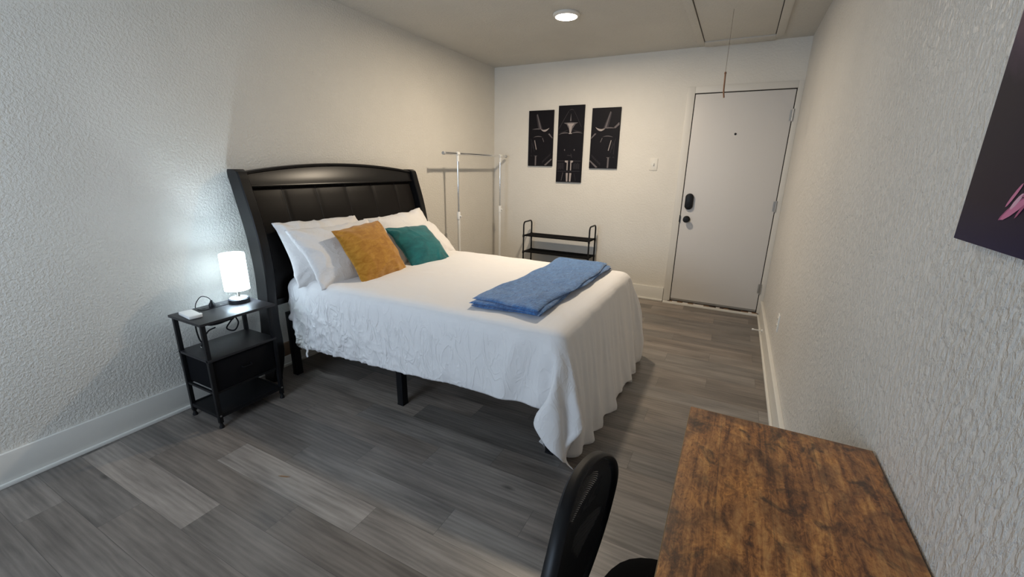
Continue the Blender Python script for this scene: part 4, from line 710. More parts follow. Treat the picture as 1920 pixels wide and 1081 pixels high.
-3,1,0,1,3,-2,-1,0,0,0,1,-1,1,-1,1,-2,1,0,1,0,0,1,0,-2,0,0,2,-3,2,-1,0,1,0,-1,0,0,-1,4,-3,0,1,0,-1,1,0,0,0,0,-1,1,-1,0,0,0,0,1,-1,0,0,1,-1,0,0,1,-1,0,1,-1,0,1,0,0,-1,2,-1,-1,0,0,-1,2,-1,1,-2,1,0,-1,26,-4,7,-1,0,0,0,-1,-2,1,2,0,0,
-1,1,0,0,1,-2,2,0,0,-1,0,0,0,1,0,-1,1,-1,2,-1,-1,1,0,-1,0,0,0,1,-2,1,0,0,1,0,-1,0,0,0,0,0,0,1,0,-1,1,0,-1,0,0,0,0,1,0,0,0,0,0,-1,1,-1,-1,2,-1,0,0,-1,0,0,-1,2,-1,-1,-3,4,-2,4,-4,29,1,-9,2,6,-6,0,3,-2,4,1,-2,1,0,1,1,-1,-1,2,-2,0,0,1,
0,0,-1,0,1,0,-1,1,-1,0,1,-1,0,0,1,1,-2,0,1,0,1,-2,-1,1,1,-1,0,0,0,0,1,0,1,0,-2,1,0,0,0,0,-1,0,0,0,0,0,0,1,0,0,1,-2,1,0,0,0,0,-1,1,0,-3,2,0,-4,2,-3,5,17,4,7,-3,-4,7,0,-3,4,-3,-3,2,0,3,-1,0,1,1,-1,1,0,0,-1,0,0,1,0,-1,0,1,-1,0,1,0,-1,
0,1,-1,0,1,-1,0,-1,0,3,-1,0,-1,1,0,0,0,0,-1,0,-1,1,1,-1,0,0,0,0,0,0,1,-1,1,-1,1,0,-1,1,-1,0,0,0,-1,2,-5,-1,4,2,-1,0,0,-4,1,-13,12,28,0,-2,3,0,-2,1,1,0,-1,0,0,0,-2,2,1,0,-1,1,0,0,0,0,-1,0,0,0,0,1,-1,0,0,0,-1,2,-1,1,0,-1,0,1,-1,2,-2,
0,0,0,0,1,-1,0,0,0,0,1,0,-1,0,1,0,0,0,0,0,-1,0,0,0,1,-1,0,2,-1,1,-1,0,-1,-1,-1,2,-1,-4,-7,12,-4,-6,10,-14,9,-17,30,-1,-1,0,1,-2,-1,0,-4,3,4,-1,0,0,-1,-2,3,0,1,0,0,0,0,1,0,-2,1,-1,0,0,0,1,-1,1,-2,2,-1,0,1,0,-1,1,-1,1,-1,1,0,0,-1,0,
0,0,0,0,0,0,1,1,-2,0,0,0,0,0,1,0,1,-2,1,0,0,-1,0,1,0,-1,0,2,-1,-1,0,-4,4,-14,2,8,-6,13,-2,4,29,-2,1,1,-4,3,0,-1,3,-2,-4,0,0,2,1,1,-1,2,-1,1,-1,1,0,0,-1,1,-1,1,-1,1,0,-1,0,0,2,-1,0,-1,0,1,-1,0,0,0,0,0,0,0,0,0,1,0,0,-1,0,2,-2,0,1,-1,
1,-1,0,0,1,-1,0,1,-1,1,-1,0,1,-1,0,2,0,-3,0,0,0,-1,-1,4,0,-1,1,-2,-1,4,27,1,-4,-2,5,1,1,0,-1,0,-3,2,2,-1,0,1,0,2,-1,-1,-1,0,0,0,1,0,-1,0,1,-1,0,1,-1,1,-1,0,0,1,0,-1,1,0,0,-1,1,0,-1,0,0,1,-1,0,0,1,-1,-1,1,0,-1,2,-1,1,0,0,-1,0,1,0,0,
-1,-1,2,0,0,1,-1,-1,0,0,0,-3,3,-4,4,1,-3,-2,-12,20,-12,21,1,7,-2,-3,-1,2,6,-7,0,4,0,0,-2,1,0,1,0,2,-2,1,0,-1,0,0,0,1,0,-1,1,-1,0,1,-1,2,-1,0,-1,0,1,-1,0,0,0,0,0,1,0,-1,-1,1,0,1,0,0,-1,1,-1,2,-2,0,0,0,0,0,1,-1,-2,4,-1,-1,-1,3,-1,1,
0,-1,-2,-1,2,0,-3,-3,-22,-9,-3,5,22,-28,13,28,-1,-2,3,1,0,-3,-5,8,-1,-1,1,-4,5,0,0,-1,0,4,-2,1,-3,1,-1,1,-1,0,0,1,-2,1,0,1,-2,-1,3,-1,1,-1,0,0,0,1,0,0,0,0,-1,0,1,-1,0,0,0,2,-2,2,-1,-1,2,0,-3,-1,2,0,-1,0,3,-4,-1,5,3,-7,3,-2,-1,0,-5,
0,-11,-7,-5,5,22,-5,1,-22,-13,23,-25,26,4,-5,3,3,-1,-2,-5,-1,3,0,-1,4,-4,-3,4,5,3,-3,0,-2,1,-1,1,-1,1,-1,0,-1,2,0,-1,-2,4,0,0,0,-4,4,-1,-2,1,-1,2,-6,3,-1,3,-1,0,-1,2,-1,1,-5,4,-2,-4,10,-10,-1,7,1,-1,-1,-1,-4,-1,0,4,-3,-4,7,-4,3,3,
-2,3,-7,2,2,-1,4,-5,2,-5,6,-2,-18,28,31,-8,6,-10,-9,4,4,8,3,0,1,-1,-4,1,2,-6,5,1,-2,2,-1,0,3,-4,-2,0,3,-3,3,2,-6,4,2,-5,-5,6,1,3,-4,-5,6,-1,-1,-6,9,-2,1,-7,8,-7,5,-8,3,-6,10,-2,-8,12,-10,5,9,-12,-5,6,-8,4,5,-2,0,-1,-2,1,-5,5,-3,-9,
15,-13,-10,-3,9,22,-14,5,-10,0,21,-16,12,-18,23,5,-5,5,2,-2,0,0,1,-2,1,0,-2,-9,8,-3,1,-4,2,1,-2,0,-5,6,2,1,-7,4,-4,-1,9,-3,-4,1,4,-9,7,-4,0,5,-4,-8,0,10,-6,-4,0,4,-8,11,-10,10,-8,9,-4,-10,13,-14,-1,4,-9,6,10,-12,10,-3,-4,8,-8,-1,
10,-11,6,-6,-3,4,6,7,-1,9,-15,-11,25,-20,10,-3,-21,21,6,-2,29,-1,-7,9,6,-23,0,-24,-1,7,-9,5,12,17,-12,18,-24,8,7,-9,3,1,2,-4,-2,4,3,-6,6,-5,-8,-1,10,-4,-1,-1,3,-6,0,3,-1,8,-2,-8,4,5,-8,3,4,-6,14,-10,5,-12,0,12,-11,1,4,-2,-3,4,-9,8,
-2,4,13,-18,12,0,-7,-7,-5,10,-6,10,-13,17,4,-12,18,-14,-14,29,-1,1,-13,11,-17,10,22,-2,6,-15,-27,28,-7,13,-18,-11,22,8,-11,0,17,-13,2,7,-25,11,-4,-2,9,-7,11,-17,8,4,-9,0,16,-1,-13,4,-6,1,-3,11,-10,9,3,-5,-9,11,-11,5,2,-1,-7,6,-7,
-2,4,5,5,-9,1,10,-9,0,-1,5,1,-10,7,1,-24,26,2,-9,1,3,1,-10,23,-22,4,9,8,-5,3,1,7,-23,14,-5,20,-31,15,-10,-6,-4,-1,-7,32,-7,-13,-9,16,22,-2,-20,17,4,-13,-8,23,-34,26,-17,-1,11,-14,15,-22,24,-9,1,0,-6,0,0,7,-10,7,3,-12,3,10,-7,-14,
20,4,-9,4,-1,3,-4,9,-12,5,0,-2,13,-21,7,1,-6,6,-1,3,-7,17,-11,4,-1,3,-7,-1,-10,15,-4,-2,3,-3,1,4,2,-6,14,-26,26,-7,16,-15,10,-13,4,-12,12,-25,2,-4,12,-13,7,1,25,17,-1,-7,-6,3,-7,-3,18,-11,-10,0,14,1,-16,16,-20,21,-21,10,-11,11,1,
-5,0,3,-1,3,-5,9,-9,3,-8,19,-16,15,-7,0,-1,1,-4,-3,5,-6,9,-3,-14,17,-5,-8,6,5,-2,0,0,-17,17,-9,4,7,-2,-5,30,-38,19,-12,15,-5,-1,8,-14,15,-5,-3,-22,19,-11,29,-4,-1,9,-14,-9,-29,1,2,-2,22,-14,35,7,-9,3,-13,5,-1,-1,8,3,-14,-4,-13,20,
-11,11,-6,9,-4,-6,2,6,-4,5,-15,7,-4,1,-4,11,-14,18,-8,7,-10,-1,-1,7,6,-24,17,7,-10,6,-4,0,-6,13,-9,1,7,-3,-1,4,-6,-4,12,-10,17,-13,-2,1,3,-7,6,-5,3,-14,13,7,-8,16,-11,4,6,-15,-14,19,-19,28,2,1,6,-6,-14,-3,13,-4,2,27,-1,-7,9,-19,4,
6,-4,0,8,-7,-19,21,-10,-1,14,-18,6,1,-15,9,-2,12,1,-9,6,1,-6,2,8,-14,12,-11,0,2,7,-7,0,-8,7,17,-20,1,0,3,0,2,9,-17,1,13,-8,5,-9,4,0,-2,-3,15,-9,-8,15,-11,7,0,7,-12,0,9,-5,5,-6,5,4,-11,12,1,-23,-3,-1,0,31,-16,23,-1,-20,10,1,28,0,2,
-6,9,-24,4,1,9,-7,10,3,-24,0,-11,23,-6,-8,11,-18,16,11,-17,8,-6,-12,7,11,-9,-1,11,-11,19,-16,-3,4,2,0,6,0,4,-11,-1,6,-1,5,-12,3,6,-13,19,-13,-3,7,-13,1,1,17,-5,1,-4,-6,0,1,3,6,-3,0,-3,2,-7,-1,17,-7,3,0,9,-8,8,-5,-25,15,-20,6,39,
-25,23,16,-7,11,1,-3,-3,9,-39,26,-13,5,5,13,2,-18,-10,-1,24,-27,-3,28,-13,15,-14,-15,12,-1,-1,13,-3,2,-18,4,3,-4,-6,6,11,-2,-5,-5,8,-9,2,8,-11,5,-3,12,-4,-7,-2,11,-13,18,-10,-1,13,-5,0,-12,12,-5,-4,-1,16,-19,19,-9,-1,-2,-2,7,-10,8,
-13,14,2,-12,11,7,-1,1,-9,-10,-8,-4,-3,32,-8,2,16,1,-2,4,1,-28,22,-23,10,14,5,-1,-10,-12,-3,2,-13,30,-2,-24,12,-1,-14,17,-2,-13,14,-10,20,-24,14,12,-18,4,0,1,0,-1,-6,10,1,5,-9,6,2,-13,10,-12,0,10,-3,0,-7,9,-9,2,0,12,-12,4,2,3,-4,
-1,-3,7,1,-9,9,-7,14,-19,19,-22,18,-3,0,-2,1,-12,15,5,1,-24,18,-29,1,0,18,11,8,0,0,1,-27,10,-5,6,17,1,0,-6,-14,-8,1,4,-2,5,2,-4,16,-14,-3,2,0,-4,-1,12,-24,14,8,-6,2,4,-7,0,-8,13,9,-11,-12,-4,18,-9,8,5,-11,9,0,4,-9,-4,10,-14,14,-11,
4,0,9,-10,-4,7,-6,6,-1,9,-12,14,-27,22,-19,16,-17,16,-2,5,-4,1,-12,28,-18,10,-1,1,-25,2,-7,1,-2,20,0,0,0,-19,-1,-4,9,18,-4,1,-1,-12,-18,2,4,10,-6,1,4,10,-24,-1,24,-13,-1,0,-5,12,-9,12,-6,-3,-1,2,-1,4,-7,4,-5,6,4,0,-13,8,-4,4,-3,-6,
7,1,5,-5,-1,6,-2,7,-8,-13,-6,32,-7,-13,16,-11,8,-12,2,4,10,-13,1,10,-9,3,-8,8,-1,-3,0,-13,33,-19,14,0,-4,-1,-27,-5,0,19,1,-1,-10,-1,-3,3,10,0,3,0,-10,-23,19,-12,-3,9,-1,-6,10,-14,7,13,-15,5,-2,5,7,-23,23,-14,-6,9,2,0,-3,9,-2,-2,
-19,14,6,-1,5,-13,15,-11,4,12,-13,-3,-5,11,-4,-6,8,0,-5,9,3,-9,11,-18,3,6,1,-2,2,-4,6,-12,17,-29,29,-16,9,2,-5,11,-13,-4,2,26,-12,0,5,-14,11,-34,-3,23,-4,-25,-5,1,13,18,0,0,-1,-4,-19,2,-3,4,2,-20,30,-18,3,0,23,-23,1,2,1,0,2,4,-9,5,
7,-7,-5,1,-3,3,0,0,17,-21,14,-19,25,-6,-14,13,-1,-19,11,-2,-9,12,-1,6,-9,-2,8,-1,4,-11,4,20,-18,5,-17,14,-2,2,-4,10,-15,5,-11,19,-6,1,1,5,-6,-5,3,-6,22,-2,-5,10,-11,-5,-9,23,-24,14,1,-8,15,-3,5,-3,-1,-26,7,10,-20,-2,-3,27,-10,-1,
-1,11,-12,8,-4,0,-4,-2,-5,4,10,-12,21,-15,-1,-6,16,-11,9,-13,8,5,-7,7,-19,0,12,-6,13,-11,9,-5,15,-19,2,2,-6,17,-13,12,-12,-3,5,-6,24,-23,20,-12,1,-1,-9,10,-4,-2,6,-5,10,-11,3,-12,17,-5,-21,34,-5,6,2,-8,-7,3,-16,-5,19,-11,0,20,-4,2,
0,1,-22,-3,0,-3,-1,-2,0,5,-14,25,-9,0,0,-6,8,-16,14,3,-11,7,-1,18,-30,4,15,0,-3,6,-13,10,-2,-1,-3,6,4,4,-16,8,-20,25,-3,-13,7,2,14,-15,6,-13,9,-6,9,8,-12,-5,-4,15,-17,14,-4,0,6,-7,-8,8,9,-9,-1,2,1,8,-11,13,-16,1,-9,26,-4,-2,6,-5,0,
18,-16,11,10,-7,6,-1,-1,-15,-9,10,-15,0,1,-1,0,4,12,-22,8,3,6,-4,4,8,-13,-2,13,-15,14,-8,1,5,-6,15,-23,-2,19,-1,-14,13,-6,4,-7,-3,12,-3,-1,-10,2,18,3,-10,-13,-9,6,17,-8,-3,12,-2,-6,9,-18,10,12,-13,8,-25,19,-3,8,-7,0,5,-4,6,-9,4,16,
-16,-7,2,12,-12,14,2,-4,4,-6,-1,15,9,-10,9,-5,1,-20,7,5,-19,1,-3,0,2,0,-11,14,-1,-11,26,-9,2,-3,-13,23,0,-20,17,-10,6,15,-15,3,-9,8,10,-23,5,10,-1,-10,9,-2,-1,6,-19,19,11,-18,2,-16,9,7,7,3,-21,12,8,-15,2,16,-14,11,-5,-6,3,-1,10,
-10,2,-1,-2,6,-8,5,0,-13,10,-7,-6,36,-50,13,-10,19,17,0,-3,1,18,5,-5,1,-7,7,-4,4,-22,-17,16,-2,-5,1,4,0,-8,-2,17,8,-26,14,6,-8,11,-12,-3,13,-4,-7,8,-6,14,-9,-7,20,-26,27,-16,6,-1,8,-12,1,17,-21,18,-4,-23,17,-11,11,-3,2,2,-5,5,1,
-12,20,-8,-16,10,5,-9,-1,12,-19,21,-14,5,-3,1,-5,18,-4,-6,-1,-16,10,-1,-7,-3,-12,14,12,-10,24,4,-4,23,-6,-1,8,-5,0,-7,-16,-6,21,-23,-4,6,0,3,1,0,11,5,-23,19,-10,-9,21,-1,-9,-1,9,-9,14,-11,-5,2,8,5,-22,21,-16,7,4,-5,3,-5,6,-13,15,
-16,1,8,8,6,-15,14,-23,16,-7,11,-9,14,-10,-6,12,-5,-1,4,-6,-3,24,-29,12,-22,27,-6,2,-1,-13,5,-3,-1,-1,2,-13,0,2,21,-23,18,15,-1,4,17,9,-2,-1,-4,-3,-21,-6,10,-19,14,-1,-5,3,-5,20,-14,-3,5,13,-10,-2,22,-25,-2,19,-10,-11,9,2,-7,17,-6,
11,-16,3,-9,8,9,-13,-7,13,8,-12,3,-6,7,7,1,-15,-4,7,-3,18,-15,6,1,-1,-5,5,-1,2,10,-22,0,17,-15,-7,21,-26,2,-4,40,-29,6,7,-7,-15,18,-8,-1,-11,-1,11,-11,21,7,-6,17,-6,23,-4,6,-21,20,-35,2,5,-16,18,-6,3,-6,-5,2,-6,14,1,0,1,-5,3,-2,8,
-3,-12,19,-5,6,-12,11,-10,13,-12,6,-1,6,-4,-6,15,-4,-5,-5,10,-9,7,8,-15,-3,5,-1,6,-10,4,2,7,-8,6,0,0,-4,-12,5,-3,14,-9,24,-9,-24,3,1,22,-29,12,2,-6,3,11,-10,-15,8,0,-2,-9,13,-16,8,-10,25,23,25,0,-35,22,-38,18,-12,-3,22,-8,1,-5,0,2,
-2,11,-3,2,-1,-1,4,-12,5,8,8,-5,2,-5,-5,6,-7,7,-5,10,0,-6,-8,11,2,-15,17,-20,25,-25,9,8,-2,-6,13,-2,-4,12,-4,-14,11,0,-6,4,-3,-1,0,4,-12,31,-24,2,-5,-2,-11,3,3,0,32,-24,-8,17,-30,7,2,13,-6,-8,1,17,-28,8,-9,7,-6,-1,17,-37,21,-21,-2,
-8,27,-5,6,-16,5,1,0,5,-3,7,-1,-5,6,-3,-3,9,-9,11,-8,8,-13,12,-11,6,4,-12,8,3,6,2,12,-18,2,8,-9,21,-31,13,1,-13,13,14,-30,14,0,-6,1,3,10,-13,9,-13,12,-5,0,-7,13,-14,7,9,-23,5,0,7,-4,11,-7,7,4,-18,-9,-4,4,-4,6,2,-3,-17,8,2,-2,6,-5,
2,-20,-1,-6,6,-1,1,6,19,-28,15,-6,5,-1,0,6,-8,10,6,-11,-7,18,-18,8,3,3,12,-8,0,-5,0,3,1,7,-13,7,10,-22,19,-13,-5,13,-15,18,7,-5,-8,-10,-1,15,-4,-2,-11,20,-2,-2,-4,1,19,-18,0,5,-10,-10,11,10,-8,5,-14,8,-11,6,-1,-17,29,-31,-4,20,-3,
-6,-4,-6,13,6,-4,-6,-3,0,-1,-3,2,-20,1,11,-15,0,11,-11,-2,8,2,-3,-2,9,-3,22,-16,3,-1,-5,19,-27,19,-1,-13,14,-15,15,-3,19,-21,-5,14,-22,14,-12,8,2,-8,21,0,-21,16,-3,-1,4,10,-8,-17,21,-18,28,-5,-21,17,-6,-1,1,-16,19,-15,1,24,-11,10,
-29,6,-14,8,-1,20,-11,1,-16,-9,13,-10,-1,-1,2,15,-1,3,-6,-10,11,-10,2,0,-7,8,-24,4,0,-3,2,4,-7,-3,1,8,1,7,-6,1,15,9,-12,-1,3,-23,11,-2,3,-6,10,13,3,-5,-16,13,-1,-18,16,-5,-8,6,5,5,-18,8,4,-19,10,5,-7,6,8,15,-7,4,-31,23,8,-10,-16,
21,-1,1,-29,25,-4,-18,21,-21,16,-20,16,-4,5,-14,20,-3,13,-28,-7,1,-1,1,-3,3,19,-17,32,1,-33,6,-3,-5,9,-9,-22,0,-5,9,9,-19,-1,-1,17,-15,13,-6,3,0,-5,19,3,-4,-14,-5,-2,7,-5,13,-4,-4,-6,6,5,-6,-5,14,-16,6,4,-5,21,-9,0,-16,6,-4,0,-1,
10,-3,-4,-2,-6,8,16,-19,-1,-2,16,-12,-6,6,12,-23,11,8,-10,-3,3,3,-2,-1,-1,7,25,-29,-2,7,1,-10,0,0,0,3,-3,15,-16,1,35,-27,16,-25,2,3,-20,12,-21,2,25,-5,-13,-5,3,0,-1,4,-2,2,-6,1,19,-14,-3,-1,4,-11,12,-6,-4,6,-1,0,-2,2,-3,-3,11,-9,
18,-6,-13,3,1,6,-7,3,-1,-5,3,-2,2,-4,5,-2,-2,0,5,0,-5,0,1,0,1,5,-6,-1,-2,7,-5,1,-2,1,2,23,-24,-1,2,9,-11,14,2,-16,3,-4,3,12,10,7,-12,2,4,0,15,-23,-25,-4,11,0,-8,0,15,-9,-8,15,-6,-2,2,35,-30,-10,-1,4,-7,4,-2,6,-7,3,2,-7,7,-5,-2,-1,
6,-3,0,2,-3,1,-2,1,0,0,2,5,-7,6,-8,2,-1,5,-4,0,0,0,-1,2,-1,1,-1,-1,0,1,0,0,2,-3,3,7,-3,-5,16,-18,1,0,5,-5,0,1,9,25,-10,-8,-20,19,-17,3,10,38,-24,30,-20,20,-23,-4,-1,29,-30,28,-23,9,12,-17,8,-7,32,-26,-1,10,-13,-11,3,7,-10,-1,3,-2,
0,3,-3,0,3,-1,-2,1,1,-1,-1,1,2,-2,-1,0,0,2,-2,-2,5,-2,1,-1,1,-2,-1,2,-1,-1,1,0,0,2,6,-1,-9,1,6,-5,6,-1,0,-3,-2,3,-2,0,-2,1,22,-18,-8,13,-9,7,39,-37,39,-12,12,-7,16,-3,0,2,24,-11,-13,-13,42,-33,13,-4,-27,36,-19,0,-22,-3,17,-15,1,-2,
4,-4,3,2,-4,0,0,2,-1,-1,0,-1,3,0,-4,3,0,4,-1,-7,4,-1,0,0,2,-1,-1,1,0,2,0,-2,0,-1,-1,1,0,0,3,1,-4,0,6,-2,-3,1,-2,1,2,-2,-3,3,-1,2,0,-1,6,40,8,-45,28,13,-5,9,-6,0,1,4,-2,3,-2,3,8,10,3,9,-13,4,1,-1,3,-29,0,-3,-16,0,-4,1,-5,6,-3,4,0,
-1,-2,-2,6,-3,-2,1,0,1,-2,1,0,1,2,2,-2,-1,-2,0,0,0,-1,0,2,-2,1,0,3,4,-7,-1,-1,2,-1,4,-4,-2,2,22,-18,6,-8,3,-3,17,-19,5,-4,8,-2,-6,2,14,-8,-3,13,41,-2,-5,-18,14,-4,5,0,3,1,-1,5,0,],
[2084,5,-13,-4,-2,-4,-10,1,3,-17,13,-2,1,2,1,1,0,-2,2,16,19,26,25,29,28,29,29,29,27,29,29,28,29,29,28,26,31,29,27,28,30,27,29,28,29,28,29,28,28,29,29,28,29,29,28,29,27,29,29,29,29,28,29,27,30,28,29,26,29,29,29,29,27,30,27,30,27,27,
27,29,27,5,5,2,-2,0,-1,1,12,-13,-18,-12,6,-2,-3,0,9,2,3,23,-13,5,-2,-7,7,-2,3,2,4,-11,5,-2,8,-3,0,0,-1,0,1,-1,0,0,0,0,0,3,-3,-1,1,1,-2,2,-1,0,1,0,-1,1,0,0,-1,1,0,-1,0,0,2,-1,-1,0,-1,1,-1,3,-2,0,-1,2,0,-1,0,0,1,-2,2,-3,3,1,-2,-1,-7,
13,-1,-6,11,-7,4,6,-17,27,-29,4,19,-3,10,2,11,-2,-4,-15,11,-10,5,10,-9,5,-6,1,0,3,-4,4,-5,3,0,0,0,0,0,1,-1,1,0,-1,0,-1,1,0,1,-1,1,-1,0,1,-1,1,0,-1,0,0,1,-1,-1,1,0,0,0,0,1,-1,0,0,0,-1,1,0,0,1,-1,1,-1,0,0,1,-1,1,-2,1,5,-6,2,-1,-7,13,
-7,10,1,-8,7,-14,-3,9,-19,12,5,10,-11,-9,7,8,-11,0,10,-14,-3,7,-4,6,-2,2,6,-7,2,0,1,-1,0,0,1,-1,0,0,-1,1,0,1,-1,1,-1,0,0,0,1,-1,0,-1,1,0,1,-1,0,0,1,0,0,-1,-1,1,0,0,0,0,0,0,0,-1,2,-1,0,-1,1,0,0,-1,1,0,0,0,-2,6,-1,-11,17,-6,7,-15,-6,
11,-8,0,4,-8,19,-1,5,-15,-10,18,-13,6,-9,9,-8,2,6,-12,16,-15,7,4,-9,5,-1,0,0,0,1,-1,0,0,2,-1,0,0,0,0,0,0,0,1,-1,1,-1,1,-1,0,0,0,0,0,-1,1,0,-1,1,-1,2,0,-1,0,1,-1,1,-1,0,1,-2,1,0,1,-1,0,0,0,0,0,1,-1,0,2,-8,16,-20,0,3,11,-3,-9,12,-6,
4,11,-7,0,-17,-1,13,-14,9,-5,5,3,-11,9,5,-1,-9,6,-9,9,1,3,-3,0,-1,1,-1,1,0,1,-1,0,1,-1,1,-1,0,0,1,-1,0,0,1,-2,1,0,0,0,1,0,0,-1,0,1,-1,1,-1,-1,1,0,0,0,0,-1,1,0,1,-1,1,-1,0,0,0,1,-1,1,-1,0,0,-2,9,-10,9,2,-12,-3,17,1,-16,11,9,-10,5,
-18,12,0,3,5,-9,-2,13,-8,6,5,-22,6,3,0,12,-12,2,-2,5,0,-2,1,1,-1,-1,0,0,0,-1,1,-1,1,0,1,-2,2,1,-2,-1,2,-1,1,-1,0,0,0,0,1,-1,0,0,1,-1,1,-1,1,-1,1,-1,1,-1,0,-1,1,-1,1,1,-1,0,0,0,0,0,1,0,-4,2,0,1,-14,17,-2,-7,-4,15,-9,9,-11,-16,24,
-18,16,-3,-12,15,-5,-1,-2,7,-9,7,1,-2,7,-10,2,6,-2,-2,0,2,-2,0,0,1,-1,0,0,1,-1,1,-1,1,-2,1,0,-2,2,1,-1,1,-2,1,0,0,0,1,-1,1,-1,1,-1,0,0,0,0,0,-1,1,0,0,0,1,-1,0,1,-1,0,0,0,0,1,-1,0,0,3,-12,10,-1,11,-24,24,-28,15,8,-7,-10,21,-13,3,-2,
-1,3,2,0,5,-11,6,-12,0,14,-7,3,2,-2,5,-6,2,0,-1,0,1,-1,0,0,1,-1,0,0,0,0,0,0,0,1,-2,2,0,-1,1,-1,1,-1,1,-1,0,0,0,-1,1,0,0,0,0,1,-1,0,1,-1,1,-1,0,0,0,1,-2,0,1,1,-1,0,-1,2,-1,-2,2,8,-13,0,3,15,-27,33,-14,-15,17,12,-24,21,-18,8,-8,7,8,
-8,-9,0,6,-2,9,-14,11,8,-16,13,-5,3,1,-2,1,0,-1,0,0,0,0,1,0,-1,1,-1,0,0,0,-1,2,-1,0,1,-1,0,1,0,0,-1,0,0,0,1,-1,-1,1,1,0,-1,0,0,0,0,0,0,1,-1,0,0,0,1,-1,0,0,-1,0,0,-1,2,2,-9,12,0,-1,-13,16,-12,5,0,-2,-1,-4,-5,7,13,-8,-11,10,-10,18,
-9,1,12,-13,5,1,-14,6,1,3,0,-2,2,0,-1,-1,2,0,-1,-1,0,1,1,-1,1,0,-1,0,0,1,-1,0,0,0,0,0,0,-1,1,1,-1,0,0,0,1,-1,0,-1,1,0,1,-1,0,0,0,-1,1,1,-1,0,0,0,-1,1,1,0,-1,1,-2,1,6,-5,-6,2,8,-9,4,-14,11,-8,-6,11,10,-24,12,8,-5,-17,12,8,3,-16,2,7,
11,-25,9,12,-14,3,-1,2,-2,-1,2,1,-2,1,0,0,1,0,-1,0,0,1,0,0,0,-2,2,-1,-1,1,0,0,0,1,-1,0,0,1,-1,0,0,0,0,1,-1,0,-1,1,0,0,0,1,-1,0,0,0,0,0,0,0,0,0,0,0,2,-9,6,-2,9,-18,1,4,2,0,-1,11,-6,12,-17,31,-26,4,-3,9,-2,-22,17,10,-14,5,-12,15,1,
-3,0,2,-1,0,1,1,-1,0,1,-1,1,0,-2,0,1,0,0,0,0,0,1,0,-1,0,1,-1,0,0,0,0,0,0,0,0,0,1,-1,1,-1,-1,1,0,1,0,-1,0,0,0,0,-1,1,0,0,0,0,0,1,-1,0,1,0,-3,3,-8,4,7,2,-7,-6,15,-7,3,8,-8,-4,-2,15,-13,9,-3,-5,11,-12,3,1,2,-2,4,-4,-4,10,-7,4,-1,0,-1,
0,1,-1,0,0,0,1,-1,0,0,0,0,0,1,-1,-1,1,0,0,0,1,1,-1,-1,1,-1,0,0,1,-1,0,-1,1,0,0,1,-1,-1,2,0,-1,0,0,1,-1,1,-1,1,0,-1,-1,1,0,0,-5,6,-9,11,-10,12,-14,16,-6,-4,6,-20,0,-5,14,-11,-8,17,-8,3,10,-19,16,-7,-5,-7,14,-3,-4,8,-8,5,0,-1,0,-1,1,
0,0,1,-1,1,-1,0,0,1,-1,0,0,0,2,-1,-1,0,0,0,-1,0,1,0,-1,1,0,0,-1,1,0,1,-1,1,-1,0,0,0,0,-1,1,0,0,0,0,0,0,0,0,0,1,-1,1,-1,5,-4,4,-12,10,-5,-3,-3,9,4,-12,14,-8,12,-6,3,6,-14,9,8,-22,22,-15,8,5,-3,-11,11,-8,-2,7,-2,0,1,0,1,0,-1,1,-1,1,
-2,1,1,-1,0,1,-1,1,-1,-1,1,0,1,-1,1,1,-2,0,0,1,-1,1,-1,0,0,1,-1,1,-1,0,0,0,1,-1,1,0,-1,0,0,1,-1,0,0,0,0,-1,1,0,0,0,3,-11,12,-4,-13,22,-10,8,-17,14,-10,9,-10,-2,8,-18,14,0,-12,14,-3,-6,-2,4,14,-6,-4,3,-4,-1,2,1,1,0,0,-1,0,0,0,0,1,0,
-1,1,0,-1,0,-1,1,-1,1,0,-1,2,-1,-1,0,1,0,0,0,0,0,0,0,0,0,0,0,0,0,0,-1,1,0,0,1,0,0,-1,0,1,-1,0,1,0,0,-1,0,-2,3,9,-16,2,20,-21,11,-15,14,-9,8,-7,7,4,-13,15,-8,-4,12,3,-19,11,2,1,-6,11,-16,16,-11,7,-2,-3,-1,2,0,0,1,-1,0,0,0,0,1,-1,-1,
1,0,1,-1,1,-1,0,1,-1,0,1,0,-1,0,0,1,-1,1,0,-1,0,1,-1,0,0,0,0,1,-1,0,0,-1,1,-1,1,0,-1,1,1,-1,1,-1,0,-1,3,-2,-8,14,-14,-6,12,3,-6,5,5,-8,-7,9,-3,5,-13,11,-4,-3,-3,8,3,-9,4,-13,-3,24,-21,18,-2,-1,2,3,-3,-1,1,-1,0,1,0,1,-2,0,0,0,0,0,0,
0,0,0,1,0,-1,1,-1,0,0,1,-1,-1,1,-1,1,0,-1,0,1,0,1,-1,0,0,0,0,0,-1,2,-1,0,0,1,-1,0,0,-1,1,0,3,-2,-2,4,-2,3,5,6,-24,19,-4,-16,13,11,-14,12,0,4,-13,7,5,-20,17,-1,1,-8,14,-1,-15,8,0,-11,5,1,-4,2,1,0,0,1,-1,-1,0,1,0,0,1,-1,1,-1,1,-1,1,
-1,-1,1,-1,1,1,0,-1,1,0,-1,1,-1,0,1,0,-1,1,-1,0,1,-1,1,-1,0,1,-2,1,0,0,0,0,0,0,0,0,1,0,0,1,-8,7,9,-9,-16,20,-15,-1,27,-16,-2,6,-14,8,-4,3,3,-14,26,-5,-8,1,3,-7,3,-3,12,-14,4,3,0,2,-2,1,-1,0,0,0,0,0,1,-1,0,0,0,1,-1,0,0,0,0,0,0,0,0,
